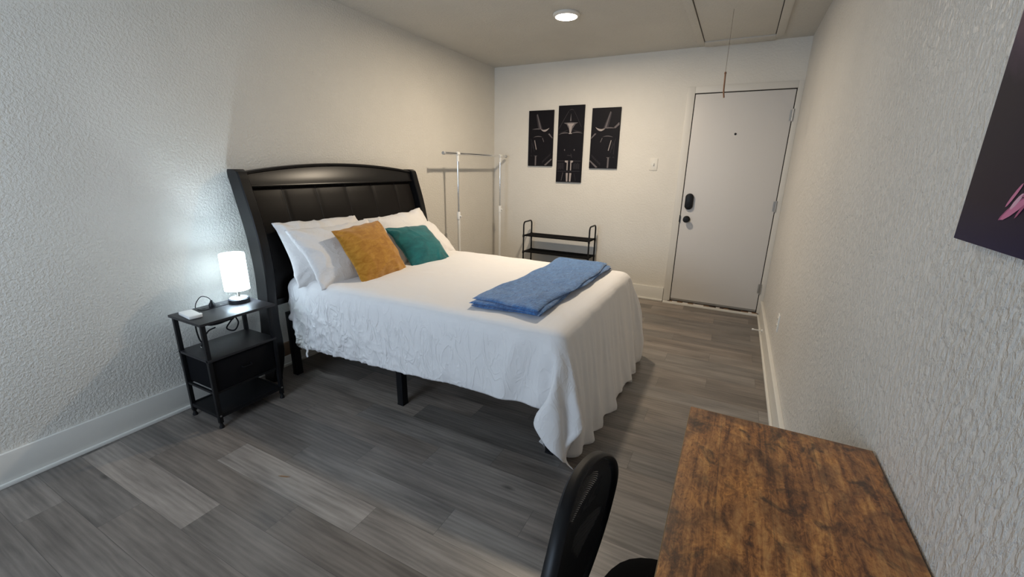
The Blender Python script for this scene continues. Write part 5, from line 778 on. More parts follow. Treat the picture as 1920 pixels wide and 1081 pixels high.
-1,1,0,0,0,0,0,0,1,-1,-1,1,-1,1,0,0,0,-1,1,0,2,-1,0,-1,1,-1,0,0,1,0,0,-1,-2,3,-7,18,-22,-1,2,22,-12,22,-23,-16,16,-2,-4,18,-22,11,3,-3,-3,0,-8,6,-6,11,0,-6,9,-8,10,-4,1,-4,0,2,0,0,0,0,0,1,-1,0,0,1,-1,1,-2,1,0,1,0,-1,0,0,0,0,1,-1,1,
-1,0,1,-1,1,-1,0,1,-1,1,-1,1,-1,0,1,-1,1,-2,0,1,0,0,0,1,-1,0,1,-1,3,-2,-4,10,-20,30,-8,-7,0,-4,-16,31,-1,-13,6,-6,-3,6,-7,2,-3,9,-7,7,-15,20,-14,3,14,-22,11,-4,6,-1,0,1,-2,-1,1,0,-1,1,0,0,-1,1,0,1,-1,0,1,-1,0,-1,1,1,-1,1,-1,0,0,0,
0,0,0,0,0,0,0,0,0,0,0,0,0,1,-1,1,-1,0,1,-1,1,-1,1,-1,0,0,-1,1,-3,3,2,-10,21,-21,2,24,-29,15,2,0,1,-1,-2,3,-2,1,7,-4,2,-5,-2,-1,5,7,3,-11,0,8,-9,1,3,-9,5,-1,2,0,0,0,1,-1,-1,2,0,-1,0,0,0,0,0,0,0,0,1,-1,0,0,0,0,0,-1,1,0,0,0,0,0,0,0,0,
0,0,0,0,0,0,0,0,0,0,0,0,0,0,-1,2,-1,1,-1,0,0,2,3,-16,12,-7,0,19,-1,3,-22,11,11,-1,4,-10,11,-12,5,0,3,2,-1,7,-23,2,5,-7,11,7,-3,-3,11,-7,0,0,0,0,0,0,0,1,-2,1,1,-1,0,0,0,0,0,0,0,0,0,0,0,0,0,0,0,0,1,-1,1,-1,1,-1,0,0,-1,1,1,0,-1,0,0,0,
1,-1,1,-1,1,-1,3,-3,1,-1,0,1,-1,-2,6,0,-1,6,-7,-8,0,-9,15,-2,-9,3,-5,7,-7,4,0,-2,-4,9,-12,6,2,11,2,-3,-6,-5,-1,5,-8,9,-3,-1,1,-1,1,-1,0,0,1,-2,2,-1,0,0,1,-1,0,0,0,0,0,1,-1,0,0,0,1,-1,0,0,0,0,-1,2,-1,1,-1,1,-2,0,1,0,0,0,0,0,0,0,0,0,
-1,1,0,0,0,0,2,-1,-4,-2,3,-3,-11,12,-17,14,6,-17,9,-1,5,-4,-1,8,-11,4,-10,2,15,-7,1,-11,7,-10,18,-6,0,-5,10,-7,5,0,-1,1,-1,0,1,-1,0,1,-2,2,-1,0,0,0,0,0,0,0,0,0,0,1,-1,0,0,0,0,0,-1,1,0,-1,1,0,2,-2,1,0,-1,1,-1,1,-1,1,-1,0,0,1,-1,0,0,
0,1,-1,1,-3,4,5,-16,15,-7,-3,12,-7,-9,10,2,6,-4,0,-2,4,8,-5,5,-5,-6,-14,9,5,-3,4,-5,-6,10,1,-2,1,1,-1,0,0,1,0,-1,1,-1,1,-1,-1,1,0,0,1,0,-1,1,-1,1,-1,0,0,0,1,-1,0,0,0,1,-1,1,0,0,-1,0,0,0,0,0,0,0,0,0,0,0,1,-1,0,0,0,0,0,0,0,-5,7,-4,
-9,0,12,7,-10,-1,-6,10,-6,-4,-11,13,-10,6,4,-12,-1,19,-14,4,14,-3,-10,-4,3,-7,8,5,-2,0,1,-3,1,0,0,-1,1,0,0,0,0,0,1,-1,0,1,-2,1,0,-1,1,-1,1,0,-1,2,-1,0,0,0,1,-1,0,0,0,0,0,0,0,0,0,1,-1,0,0,0,0,0,-1,1,0,0,1,-1,0,0,-1,3,-3,-1,0,12,-17,
-2,15,-8,14,-20,15,-2,2,-15,10,13,-22,10,11,-15,6,2,4,-17,17,-3,2,-2,8,-19,11,-5,4,-1,0,1,-1,0,1,-1,0,0,0,0,-1,1,0,-1,1,0,0,0,-1,1,0,0,1,-1,0,1,0,0,-1,0,0,0,0,0,0,0,0,0,0,0,0,1,-1,0,0,0,1,-1,0,0,-1,1,1,-1,0,2,-2,-9,20,-11,-5,3,2,
-1,-4,10,-19,-5,-5,4,10,-13,13,-13,9,-6,5,-8,8,3,-3,-8,14,-7,-8,6,-6,5,0,1,0,0,0,1,-2,2,-1,0,0,0,1,-1,1,-1,1,0,-1,1,0,0,-1,1,-1,0,0,-1,1,-1,1,0,1,-1,0,0,0,0,1,0,-1,0,0,0,0,1,-1,0,0,0,0,0,1,-1,-1,1,1,-3,3,3,-6,-5,16,-9,-8,13,-11,1,
0,16,-3,10,-12,15,-16,22,-22,10,-10,16,-12,10,-24,21,-11,-3,8,10,-8,1,-4,4,-1,0,0,0,0,0,0,0,0,0,0,0,0,0,0,0,1,-1,0,0,0,0,0,0,0,1,-1,1,-1,0,-1,1,1,-1,1,-1,-1,0,2,-1,0,0,-1,1,0,1,-1,0,0,1,-1,0,1,-1,0,1,-1,3,-11,13,-22,23,-12,0,-1,0,
19,-18,6,-14,4,-5,13,-11,8,-12,24,-19,12,-4,7,-9,0,12,-5,-10,6,-4,3,-3,2,0,1,-1,0,0,0,0,0,0,1,0,-1,1,-1,-1,1,0,1,-1,0,0,0,0,0,0,1,-2,1,0,1,-1,0,0,0,0,1,-1,0,0,1,-1,2,-2,0,-1,1,1,-1,0,0,0,-1,1,1,-3,4,-4,9,-9,7,-20,17,-1,-2,6,-15,14,
-4,25,-12,-14,6,1,-3,17,-22,-1,-4,-2,12,4,-3,-4,-6,7,6,-1,1,-1,-1,0,0,0,0,0,0,-1,1,0,0,0,1,-1,0,1,-1,0,-1,1,1,-1,0,1,0,-1,-1,2,-1,1,-1,1,-1,0,0,0,0,0,1,-1,0,0,0,0,0,1,-1,0,1,-1,0,0,1,-2,1,2,-3,-1,5,-5,0,10,-22,1,25,-24,10,-1,-2,
-11,12,3,-1,-7,5,-4,4,9,-6,8,-2,-12,10,-7,0,2,-7,10,-4,1,0,0,-1,1,0,0,0,2,-2,1,-1,0,0,0,0,-1,1,1,0,0,-2,1,1,-2,1,0,1,-1,0,0,0,0,1,0,-1,0,0,0,0,0,0,0,0,1,0,-1,1,-1,-1,1,0,0,-1,0,1,1,-2,8,-10,2,-5,0,14,-3,-13,5,4,-12,8,-12,4,7,-13,
12,-10,-2,9,2,-6,-7,-1,16,-5,4,5,-12,10,-12,4,-1,2,-1,0,0,0,0,0,0,1,-1,0,0,0,0,1,0,-1,-1,1,-1,3,-2,0,0,0,0,0,0,1,-1,1,-1,-1,1,1,0,-1,1,-2,2,-1,1,-1,-1,1,0,0,0,1,-1,0,1,0,1,-2,-3,-1,5,-8,5,6,-6,0,0,-13,23,-24,25,-8,14,-11,3,5,-6,6,
3,-10,-1,7,6,2,-25,2,16,-3,1,2,-3,1,1,-1,0,1,-1,1,-1,0,0,0,0,0,0,0,0,-1,1,1,0,-2,2,-2,1,0,0,-1,1,0,0,0,1,-1,0,1,-1,0,0,0,0,0,0,0,0,0,1,-1,0,0,0,-1,1,1,-1,0,1,-1,1,3,-3,8,-15,2,-3,-3,4,11,-14,24,-27,-1,0,2,-1,1,-1,8,-5,0,-3,2,-4,-1,
10,-3,-13,1,12,-11,7,1,0,1,0,-1,0,0,0,1,-1,0,0,0,0,0,0,1,-1,-1,1,1,-1,0,0,1,-1,1,-1,0,0,0,0,0,0,1,0,-1,0,1,-1,1,-1,0,0,0,0,0,0,0,0,1,-1,0,0,1,0,0,2,-1,-14,13,4,-9,4,0,-2,1,12,-14,12,9,-16,25,-12,-9,-5,5,-2,9,-4,-2,2,-9,9,-4,3,10,
-10,2,5,-4,-1,-1,1,0,0,0,0,0,0,0,0,0,1,-1,0,0,0,1,-1,0,-1,2,-1,-1,2,-1,0,0,1,-2,0,1,0,-1,0,1,0,0,0,0,0,1,-1,1,-1,0,0,0,1,-1,1,-1,0,0,-1,1,-1,1,7,-11,1,8,2,-1,-1,1,-14,12,-9,0,4,-26,8,26,-3,-12,5,-6,4,0,-3,6,4,1,-8,-1,-1,10,-8,1,1,
-1,-1,1,1,-1,1,-1,1,-1,0,0,0,0,1,-1,0,0,0,0,1,-3,3,0,-1,0,1,-1,0,1,0,-1,1,-1,1,-1,1,-1,0,0,1,-1,0,0,0,0,0,0,-2,2,-1,1,0,0,0,-1,1,-2,-9,8,6,-7,-4,10,-9,-1,12,-12,12,-5,5,8,-9,-7,6,2,3,-2,1,-7,8,-1,-11,0,7,-9,19,-12,5,1,-1,0,1,0,-1,
0,0,0,0,0,1,-1,-1,1,-1,1,0,0,0,1,-1,1,-2,0,1,0,0,0,-1,2,-1,1,-1,1,-1,0,0,0,0,0,0,0,1,-1,0,1,-1,1,4,-4,-1,0,1,-1,0,2,-3,1,12,-24,7,15,-3,-17,13,7,-19,11,-10,0,-6,5,6,-4,2,-3,-4,4,1,-3,5,-4,7,-1,7,0,-19,8,1,-2,2,0,-1,0,0,1,-1,1,-1,0,
0,0,1,-1,1,-1,1,-1,0,0,0,1,0,0,-1,0,0,1,-1,0,0,0,0,0,0,1,-1,0,0,0,-1,1,0,0,1,-1,1,-1,-3,3,1,-1,0,0,1,-3,3,-2,-5,9,-2,-10,11,10,-10,-16,19,-16,2,-4,10,-5,2,-9,6,-3,8,-3,-4,7,-11,15,-7,4,-11,3,3,4,-5,2,-2,1,0,0,0,0,0,0,0,1,-1,0,0,1,
-1,0,-1,1,1,-1,0,0,0,0,0,1,-1,0,1,-1,0,0,0,0,0,0,0,0,1,-1,0,0,0,0,0,0,0,0,0,0,0,0,1,0,-1,1,-1,-3,-3,7,-3,10,-9,-3,8,12,-19,9,-1,-4,-5,-1,9,5,-8,11,-12,8,-5,4,-4,-9,0,3,10,0,1,-4,5,-3,1,-2,1,0,0,0,1,-2,1,0,0,1,-1,0,0,0,1,-1,-1,1,0,
1,0,-1,0,0,0,0,0,0,0,0,0,-1,1,0,0,1,0,-1,1,-1,0,0,0,0,1,-1,0,0,0,1,-2,1,0,1,0,-6,5,9,-11,-10,6,11,-10,-10,16,-2,2,5,-7,13,-12,2,6,-15,3,-5,10,-2,7,0,5,-6,-3,-7,11,-3,-3,3,-1,1,-1,0,1,0,-2,2,-1,0,0,0,0,0,0,1,-1,1,0,-1,1,-2,1,0,1,-1,
1,-1,1,-1,1,-1,1,0,-1,-1,1,0,-1,2,-1,0,-1,1,0,1,-1,0,0,0,0,0,0,0,0,0,-2,12,-3,-22,6,17,3,-18,-1,10,-5,3,2,4,21,-25,3,-13,9,10,-5,-3,8,-13,3,-4,3,1,-6,5,4,-2,0,1,0,1,0,-1,-1,1,2,-2,1,-1,0,0,0,0,0,0,0,0,0,0,0,0,0,0,0,0,0,0,0,0,0,0,0,
0,0,1,-1,0,0,0,0,1,0,0,-1,0,0,0,0,0,1,-1,0,-1,0,-2,3,2,-11,12,-1,-3,-18,17,15,-12,4,-6,-14,5,-11,1,9,3,-8,-5,10,-4,-7,6,-2,13,-14,12,-6,6,-12,4,1,-1,1,1,0,0,1,-3,-1,2,0,0,1,-1,1,-1,1,-1,0,0,0,1,-1,1,-1,1,-1,0,0,0,0,1,-1,0,0,0,1,-1,
0,0,0,1,-1,0,0,0,0,-1,1,0,1,-1,-1,1,0,0,0,2,-1,-9,15,-10,8,-18,12,-1,-13,15,-6,8,7,-5,-8,18,-15,14,-12,11,-6,7,-11,8,4,-23,20,-3,4,-9,11,-6,4,-2,0,-1,1,0,-1,2,0,0,-1,1,-1,0,-1,1,0,0,0,0,1,-1,0,0,0,0,0,0,0,0,0,0,1,0,-1,1,-1,0,1,-1,
1,-2,2,-1,0,0,0,1,-1,0,1,0,-1,0,0,1,0,-1,0,-3,3,-4,7,3,-7,-3,-1,1,-3,4,0,-6,13,-14,12,-5,-1,-3,-3,2,10,4,-14,12,-5,-10,4,12,-14,8,-3,2,0,0,-1,1,0,-1,1,0,1,-1,0,1,-1,0,-3,3,1,-1,0,0,0,0,0,0,0,0,0,1,-1,0,-1,1,0,0,0,1,-1,0,0,0,0,0,0,
-1,0,1,0,1,-2,0,3,-2,0,0,0,0,-1,8,-14,19,-23,15,-1,-7,3,0,16,-17,9,12,-31,26,-11,-2,13,-14,14,-2,-11,-2,4,5,-7,12,1,-11,5,5,-5,1,-1,1,-1,0,0,1,-1,0,-1,1,1,-1,1,-1,4,-4,0,0,0,0,1,-1,1,-1,0,1,0,-1,1,-1,0,0,0,0,0,0,0,1,-1,0,0,0,0,1,1,
-3,2,-2,1,1,-2,1,0,-1,1,1,0,-9,12,-7,8,-14,19,-5,5,-17,1,6,-12,-6,20,-15,6,2,-8,8,-11,-9,6,6,5,-8,13,-19,2,12,-3,-5,6,-1,1,-2,1,0,0,0,0,0,0,0,0,0,0,1,-2,2,-1,1,-1,0,0,0,0,0,1,-1,0,0,0,0,1,-1,0,0,1,-1,1,-1,0,1,-1,0,1,-1,-1,2,-2,3,
-2,0,0,0,0,2,-1,-1,-2,7,-10,5,-6,8,-12,9,-6,11,-9,-3,9,-2,4,-5,-6,9,8,-14,4,16,-3,-4,-12,2,-8,20,-7,-2,0,5,-4,0,0,0,1,-1,0,0,0,0,0,0,-1,1,0,0,0,0,0,0,0,0,0,0,2,-1,-1,0,0,1,-1,0,0,0,1,-1,-1,1,0,0,0,0,0,0,0,0,1,-1,0,-1,1,0,0,1,0,-1,
0,-2,4,-1,1,1,4,-10,12,-5,-2,-6,9,2,-4,-4,10,-1,-6,-3,-7,28,-16,-5,15,-13,3,-2,17,-22,8,-8,8,-1,0,1,-1,0,0,0,1,-1,0,1,-1,0,0,0,1,-1,1,-1,0,0,0,2,-2,1,-4,3,0,0,0,0,0,1,-1,0,0,0,1,-1,0,0,0,0,0,1,-1,0,0,1,-1,-1,2,-1,0,0,0,0,0,3,-2,-8,
14,-13,6,-3,-6,2,6,-5,-2,-7,16,13,-11,-8,18,-8,2,-24,21,-4,-15,18,8,2,-28,17,-2,4,3,-10,4,0,1,0,-1,1,0,0,1,-2,2,-1,1,-1,0,0,0,0,1,-1,1,-3,2,0,1,-1,0,1,-1,0,0,0,0,1,-1,1,-1,0,0,0,1,-1,1,-1,0,1,-1,-1,3,-1,-1,0,0,0,0,0,1,-3,1,6,-18,
15,-15,15,-10,10,-9,17,-17,12,-7,9,-14,2,-10,10,-1,9,-5,2,0,-14,7,1,6,5,-13,6,-7,9,1,-2,0,0,1,-1,0,1,-1,0,0,0,0,0,0,0,0,0,0,0,0,1,-1,0,0,0,0,0,0,0,1,-1,0,0,0,0,0,0,0,0,0,0,1,-1,1,-1,1,0,-2,1,0,0,1,-1,0,0,-1,3,-2,2,2,-7,14,-17,14,
-22,16,-16,14,15,-23,-2,0,9,1,-17,6,13,-5,-14,18,-1,-13,7,4,-10,14,-12,8,-6,1,0,0,0,0,1,-1,-1,1,1,-1,0,0,0,0,0,0,1,-1,0,-1,2,0,-1,0,0,0,0,1,-1,0,0,1,-1,1,-2,1,1,-1,0,0,0,-1,2,-1,0,0,0,0,1,-1,0,0,0,1,-1,1,-1,0,-8,8,-1,-4,1,4,17,-20,
9,0,-20,12,-7,15,-12,-4,15,0,-19,3,17,-18,9,1,2,-1,-7,7,-1,-3,5,-2,1,0,0,0,0,1,0,-1,-1,2,-1,0,0,0,0,0,-1,1,0,1,-1,0,0,1,-1,1,-1,0,0,0,0,-1,1,0,1,-1,0,0,0,0,2,-2,0,0,1,-1,1,-1,0,0,1,-1,2,-1,-1,1,0,-3,6,-8,-1,3,9,-15,0,12,-6,-5,6,10,
4,-8,3,14,-18,3,10,0,-17,19,-15,20,-17,-8,16,-11,3,5,-3,1,1,-1,1,-1,1,-2,1,1,0,-2,1,0,0,0,0,0,1,-1,0,0,-1,1,1,-1,0,0,0,0,0,0,0,0,0,0,0,0,0,1,0,-1,-1,1,0,0,0,0,-1,4,-2,0,-1,1,-2,0,2,-2,-1,6,-9,6,-9,10,-6,5,-3,4,-2,3,-4,-2,-3,12,-11,
-7,15,-4,-6,6,5,-16,17,-22,19,9,-12,5,-3,-6,2,2,-1,1,-1,1,-2,1,0,-1,0,1,0,0,0,0,0,1,-1,0,0,0,1,-1,0,0,0,1,0,-1,0,0,1,0,-1,-1,1,1,-1,0,0,1,-1,1,-1,0,0,0,1,-3,2,0,1,-1,0,1,-1,0,1,-1,2,-6,14,-15,4,-1,1,-11,13,-8,8,-5,-7,-8,14,2,0,-4,
4,-8,13,-2,-9,9,-11,6,-4,1,5,0,4,-4,1,-1,0,0,0,0,0,1,0,-1,1,-1,0,-1,3,-3,1,0,1,-1,-1,1,0,0,1,-1,0,0,1,-1,-1,2,0,1,-1,-1,1,-1,0,0,1,-1,1,0,-1,1,-1,1,-1,1,-1,0,1,0,0,-1,1,-3,-1,4,-13,17,-6,-12,4,22,-17,8,-11,12,6,-8,9,-2,-13,12,6,
-15,-3,15,-4,-5,4,-13,9,6,-3,0,-2,3,-1,0,1,-1,1,0,-2,1,-2,2,0,1,0,1,-3,1,0,0,0,0,1,-1,0,0,0,-1,1,0,0,0,1,-1,0,0,0,0,0,0,1,-1,0,0,0,0,0,0,0,-1,1,0,0,1,-1,0,0,1,0,0,4,-8,7,-12,7,13,-9,-8,8,-1,6,-11,-7,15,-17,10,1,-6,-16,27,-3,-1,-6,
5,0,6,-9,-4,5,6,-5,-1,1,0,0,0,0,0,1,-1,2,-2,0,0,0,-1,1,0,-1,1,0,0,0,1,-1,0,0,1,-1,0,0,0,0,-1,1,-1,1,0,0,1,-1,0,0,0,0,0,2,-2,0,1,-1,0,0,0,0,1,0,0,0,-8,11,-5,2,-2,-2,-4,14,-14,6,-6,6,-5,10,-24,13,-6,19,-18,12,-3,-1,-18,22,-6,1,-7,13,
-10,8,-12,11,-2,-1,0,0,0,0,0,1,-1,0,1,-1,0,0,0,0,0,1,-1,1,0,-1,0,0,1,-1,-1,1,1,-1,0,0,1,-1,1,-1,1,-1,0,0,1,0,0,-1,0,-1,1,1,0,0,-1,1,-1,-1,1,0,0,0,1,-4,12,-17,13,-1,-4,-7,6,-3,10,-8,6,-13,21,-3,4,-14,11,4,-15,3,8,-8,5,-17,26,-16,12,
-14,11,-9,5,0,1,-1,1,-1,0,0,0,0,0,0,0,1,0,-1,1,-1,1,-2,1,0,0,1,-1,0,1,-1,0,0,1,-1,0,1,-1,1,-1,0,0,1,-1,0,1,-1,1,-1,1,-1,0,0,1,-1,1,1,-2,1,-1,0,7,-11,-1,5,-6,-1,6,-3,11,-14,-2,3,3,-5,6,0,-16,5,11,-11,11,-7,9,-9,-4,22,-31,21,-7,5,3,
0,-2,0,0,0,0,0,0,0,0,1,-1,0,0,-1,1,0,0,0,0,1,-1,1,-1,0,0,1,-1,0,0,1,-2,1,0,0,0,0,0,2,-2,0,0,0,-1,2,-1,0,0,1,-1,1,-1,0,0,0,0,-1,2,-1,-8,14,-10,6,-6,2,-4,11,-17,11,6,-7,0,10,-24,17,9,-6,-4,3,-11,10,-4,8,1,-11,20,-28,14,-2,-8,8,-1,1,
-2,1,-1,1,0,0,0,0,0,0,0,0,0,0,0,0,0,0,0,0,1,-1,0,0,0,1,-1,-1,3,-1,0,-1,0,0,0,-2,3,-1,0,0,1,-1,0,1,-1,0,0,0,0,1,-1,1,-1,1,-1,0,0,-1,3,-5,2,-2,-1,-2,9,6,-14,11,-4,-4,14,-20,3,2,-7,11,4,-10,3,6,-3,4,-3,8,-17,15,-4,0,-1,0,1,0,0,-1,0,0,
0,-1,1,1,-1,1,-1,0,0,0,0,1,0,-1,0,0,1,-1,1,-1,1,1,-2,0,0,0,1,0,0,0,-1,0,0,0,1,-1,1,-1,1,-1,1,-1,1,-1,0,0,0,0,0,-3,11,-10,-3,9,-6,5,2,-14,12,-6,5,-13,11,-2,-10,15,1,-1,-10,1,9,4,0,-15,15,-12,-6,13,5,-10,6,-2,0,-1,1,-1,1,0,0,0,0,1,
-1,-1,1,0,0,0,0,1,-1,-1,1,1,-1,1,-1,0,2,-1,-1,0,0,1,-1,1,-1,-1,1,1,-1,-1,2,0,-2,2,-1,0,1,-1,0,1,-1,0,1,-1,0,0,0,1,0,-9,6,6,10,-17,15,-2,-13,4,-2,20,-16,-15,22,-18,2,-7,31,-23,9,3,-13,11,-17,19,1,-11,9,-4,6,-5,1,0,0,0,0,0,0,0,0,-1,
1,0,0,0,-1,2,-1,0,0,-1,2,-1,0,-1,1,0,-3,3,0,0,0,0,0,-1,1,1,-1,0,1,1,-2,0,0,0,0,1,-2,2,-1,0,0,1,-1,0,1,-1,-1,2,-6,15,-5,-8,-10,26,-18,-4,16,1,-11,-12,18,-8,2,3,-9,18,-16,13,-13,-9,10,7,9,-10,11,-4,-9,11,-7,0,4,-2,0,0,-1,1,0,-1,1,1,
-1,1,-1,-1,2,-1,1,-1,0,1,-1,0,1,0,0,0,0,-1,0,0,0,0,0,1,-1,0,0,0,-1,1,0,0,0,0,0,0,0,0,1,-1,0,0,0,0,0,1,2,-4,5,-16,16,-8,8,-14,16,12,-15,-14,16,5,-13,-5,-14,12,9,-13,1,3,2,16,-6,-10,1,0,1,3,2,-6,5,1,-4,3,-1,1,0,0,1,0,-1,0,0,-1,0,2,
-1,0,-1,1,0,0,0,0,0,0,0,0,1,-1,1,-1,1,-1,1,-1,1,0,0,-1,0,0,0,0,0,0,1,-1,0,0,0,0,1,-1,1,0,-1,0,-1,2,0,9,-12,4,-5,13,-7,-11,1,16,-1,-1,2,10,11,-17,-8,11,-8,-6,-2,-7,-3,8,2,8,-14,10,1,6,-4,4,-1,0,0,0,0,0,-1,1,0,-1,1,1,0,-1,0,-1,1,0,1,
-1,-1,2,-2,1,0,0,1,-1,0,0,-1,2,-1,1,-1,-1,1,0,1,-1,0,0,1,-1,0,0,1,-1,0,0,0,1,-1,0,1,0,-1,2,-2,-9,16,5,8,-26,-5,20,10,-9,4,-14,13,7,-4,16,-3,-12,14,-1,-5,3,-2,-11,-10,-5,7,13,0,-11,8,-6,4,-1,0,0,0,0,0,0,0,1,-1,0,0,0,0,1,0,-1,1,0,-1,
0,1,-1,0,0,-2,3,-1,0,1,-1,0,1,0,0,-1,0,0,0,1,-1,0,0,0,1,-1,1,-1,2,-1,-1,0,1,-1,-1,2,-1,0,7,-6,-3,-2,3,12,-7,-2,11,-3,11,-16,25,-6,-15,11,4,-23,-2,21,-18,15,7,0,-5,-8,-15,-3,12,0,2,-2,1,0,0,0,0,0,0,0,0,0,0,0,0,1,-1,0,0,-2,2,0,-1,0,
1,0,0,1,-2,1,1,-1,0,0,-2,1,1,1,0,-1,0,0,1,-1,1,-1,0,0,0,1,-1,0,1,0,-1,1,0,0,0,-7,8,-18,-2,10,26,-12,0,-8,-14,0,-13,12,-6,7,11,-15,-3,24,-10,-19,6,-4,-1,14,-3,13,-8,-7,3,-3,4,-2,0,0,0,0,-1,1,0,0,0,0,0,0,1,0,0,-1,1,1,-2,1,-1,1,-1,-1,
2,-1,1,-1,-1,2,-1,0,1,-1,0,-1,1,0,1,-1,0,0,0,0,0,1,0,-1,-1,1,0,0,1,0,0,0,-2,8,-18,7,9,-22,-12,19,-5,-8,13,-16,7,-13,5,-6,-5,13,-14,-1,22,0,11,-12,-9,-12,4,-5,17,7,-17,1,1,1,0,0,0,0,1,-1,0,1,-1,1,-1,2,-2,-1,2,0,-1,0,0,-1,1,0,1,0,-1,
0,-1,1,1,-2,1,1,-1,1,-1,1,-1,0,-1,1,0,1,-1,1,-1,0,-1,1,1,1,-1,0,0,0,1,0,0,-2,10,0,-1,5,-19,-21,2,6,-4,26,-6,7,-1,-9,10,0,15,-10,-16,-6,11,12,8,2,1,-6,-18,3,13,-9,-1,2,-1,1,-1,1,0,3,-3,0,0,0,1,-2,1,1,-1,0,0,0,0,2,-1,-1,0,0,0,0,1,-1,
-1,2,-1,-1,1,0,0,-1,1,0,1,-1,1,-1,1,-1,1,-1,1,0,-1,-1,2,0,0,0,0,0,2,-8,-4,13,-12,-4,24,-14,8,-7,-1,-16,27,-12,-15,12,-12,-4,9,5,14,2,-10,-4,-9,0,12,2,5,-10,1,2,1,-2,2,-1,0,1,0,-3,3,0,1,-1,0,1,-1,0,-1,1,1,-1,1,-1,0,1,-1,0,0,0,0,0,1,
-2,1,1,-1,0,0,0,0,0,1,-1,0,0,0,0,0,1,-1,-1,1,0,-1,3,-2,0,3,0,-3,2,8,-15,-10,23,-25,17,-2,11,4,12,-21,15,-20,2,16,-7,-6,-2,2,25,-25,-1,8,12,-10,-5,5,12,-9,7,-4,1,-1,1,1,-1,0,0,2,-1,-2,2,0,-1,1,-1,1,-1,0,1,-1,-2,3,-1,1,0,-1,1,-1,1,
-1,1,0,-1,0,0,0,1,-1,0,-1,1,-1,1,0,0,0,-1,1,-1,2,-1,1,-3,3,2,-2,1,0,4,-18,-1,14,-12,22,16,0,-2,2,-4,2,2,3,7,-23,7,12,1,-18,-16,24,2,16,-19,-12,18,5,-8,2,-6,5,1,2,-1,-1,0,0,1,-2,0,3,-2,0,0,-1,2,0,0,-1,-1,2,1,-2,0,-1,1,0,0,0,-1,2,-1,
-1,1,0,0,1,-1,-1,1,0,1,-1,0,0,0,0,0,0,2,-2,1,-2,2,-1,-2,0,0,1,-7,22,10,5,0,-1,-24,14,-1,10,-3,2,1,13,-16,21,-14,-13,1,13,13,1,-4,-41,9,12,-10,-3,7,9,4,-2,0,-1,2,1,0,0,0,-1,1,0,-1,1,0,0,-2,-1,2,2,-1,-2,1,0,0,0,0,1,-2,1,2,-2,0,0,-1,
1,0,-1,1,2,-1,-1,0,0,-1,0,2,-1,1,0,-1,0,-1,1,-2,0,0,0,-2,3,5,-11,2,7,-18,14,22,-9,9,-23,19,12,-29,4,13,-15,19,9,-5,1,-15,-25,15,22,-22,13,-2,-15,16,-11,-1,1,1,0,-1,0,1,-1,-1,1,1,-1,1,-4,2,0,1,0,-2,-4,6,0,0,-1,0,1,-2,0,1,1,-2,1,1,0,
0,-1,0,0,0,-1,-1,2,-1,2,1,-1,-3,1,-1,0,2,-1,1,-1,0,-1,0,-1,3,-4,-14,-6,1,-2,28,-25,3,-7,1,23,-17,8,32,16,-14,15,-9,-18,17,-4,-6,16,-16,-3,14,-20,-11,31,2,-6,3,-2,-1,-1,0,0,-2,1,2,-1,-2,0,0,2,-1,0,0,1,0,2,-5,1,0,0,-1,1,1,0,0,-1,0,0,
-1,1,0,0,-1,2,-2,1,1,-2,1,-1,0,0,1,-1,1,0,-1,0,-1,1,0,-1,0,-2,-3,2,21,3,-29,-14,1,26,-30,7,-3,-4,7,3,-1,-3,3,-20,13,9,-27,-1,-1,2,-4,4,-2,-1,33,6,-23,26,-3,-4,-3,0,-1,0,0,0,-2,1,0,-1,1,1,0,-1,-1,0,0,0,1,-1,0,0,2,-2,1,-1,0,0,0,-1,1,
-1,1,0,0,-1,2,-1,0,1,-1,0,-1,0,1,1,0,-1,-1,0,0,2,-4,2,-2,0,-1,2,1,13,9,-16,-28,-4,25,-1,4,-23,6,-8,4,-18,-2,7,-14,-6,7,-2,4,-4,3,-1,6,33,-1,-20,20,0,-11,3,1,-1,0,-1,0,-1,1,-2,1,0,0,-2,0,1,1,-1,0,1,-1,1,-1,0,0,0,0,0,0,0,0,1,-1,0,0,
0,1,-1,-1,0,2,-1,0,-1,1,0,0,-1,-1,-1,2,-1,1,-1,1,-1,2,1,-3,-1,-2,5,19,-1,3,-37,-9,5,-6,21,-17,1,-3,-27,1,0,4,-6,-1,2,4,-5,19,-4,27,-9,-5,16,4,-35,16,1,1,0,-1,1,0,0,-2,1,0,0,-1,1,0,0,-1,0,1,-1,1,-1,0,1,-1,0,0,0,1,-1,0,0,0,1,-1,0,0,
0,0,1,-2,1,0,0,0,-1,1,0,0,1,-2,1,-3,3,-2,0,0,-2,1,-1,-2,0,13,11,-3,3,-22,-20,9,-12,4,-1,2,-14,-3,8,-16,19,-13,2,-10,14,-3,30,1,-1,4,1,-39,32,-7,-1,-1,0,2,-3,1,0,0,0,-2,1,0,0,0,0,-1,1,-1,0,0,0,0,0,0,1,-1,0,0,0,0,0,0,0,0,0,-1,1,0,-1,
0,1,0,0,-1,2,-2,1,0,0,-1,1,4,-10,7,-1,-4,2,-2,-4,4,3,-2,20,-6,7,-1,-8,-27,1,14,-20,-2,-2,0,-9,5,-20,6,-2,22,19,-6,3,0,0,2,-38,28,1,-5,4,-5,-2,0,2,-1,1,-1,-1,1,-1,1,0,-1,0,1,-1,0,1,-1,0,0,0,0,0,0,1,-1,0,1,-1,0,0,0,0,1,-1,0,0,1,-1,0,
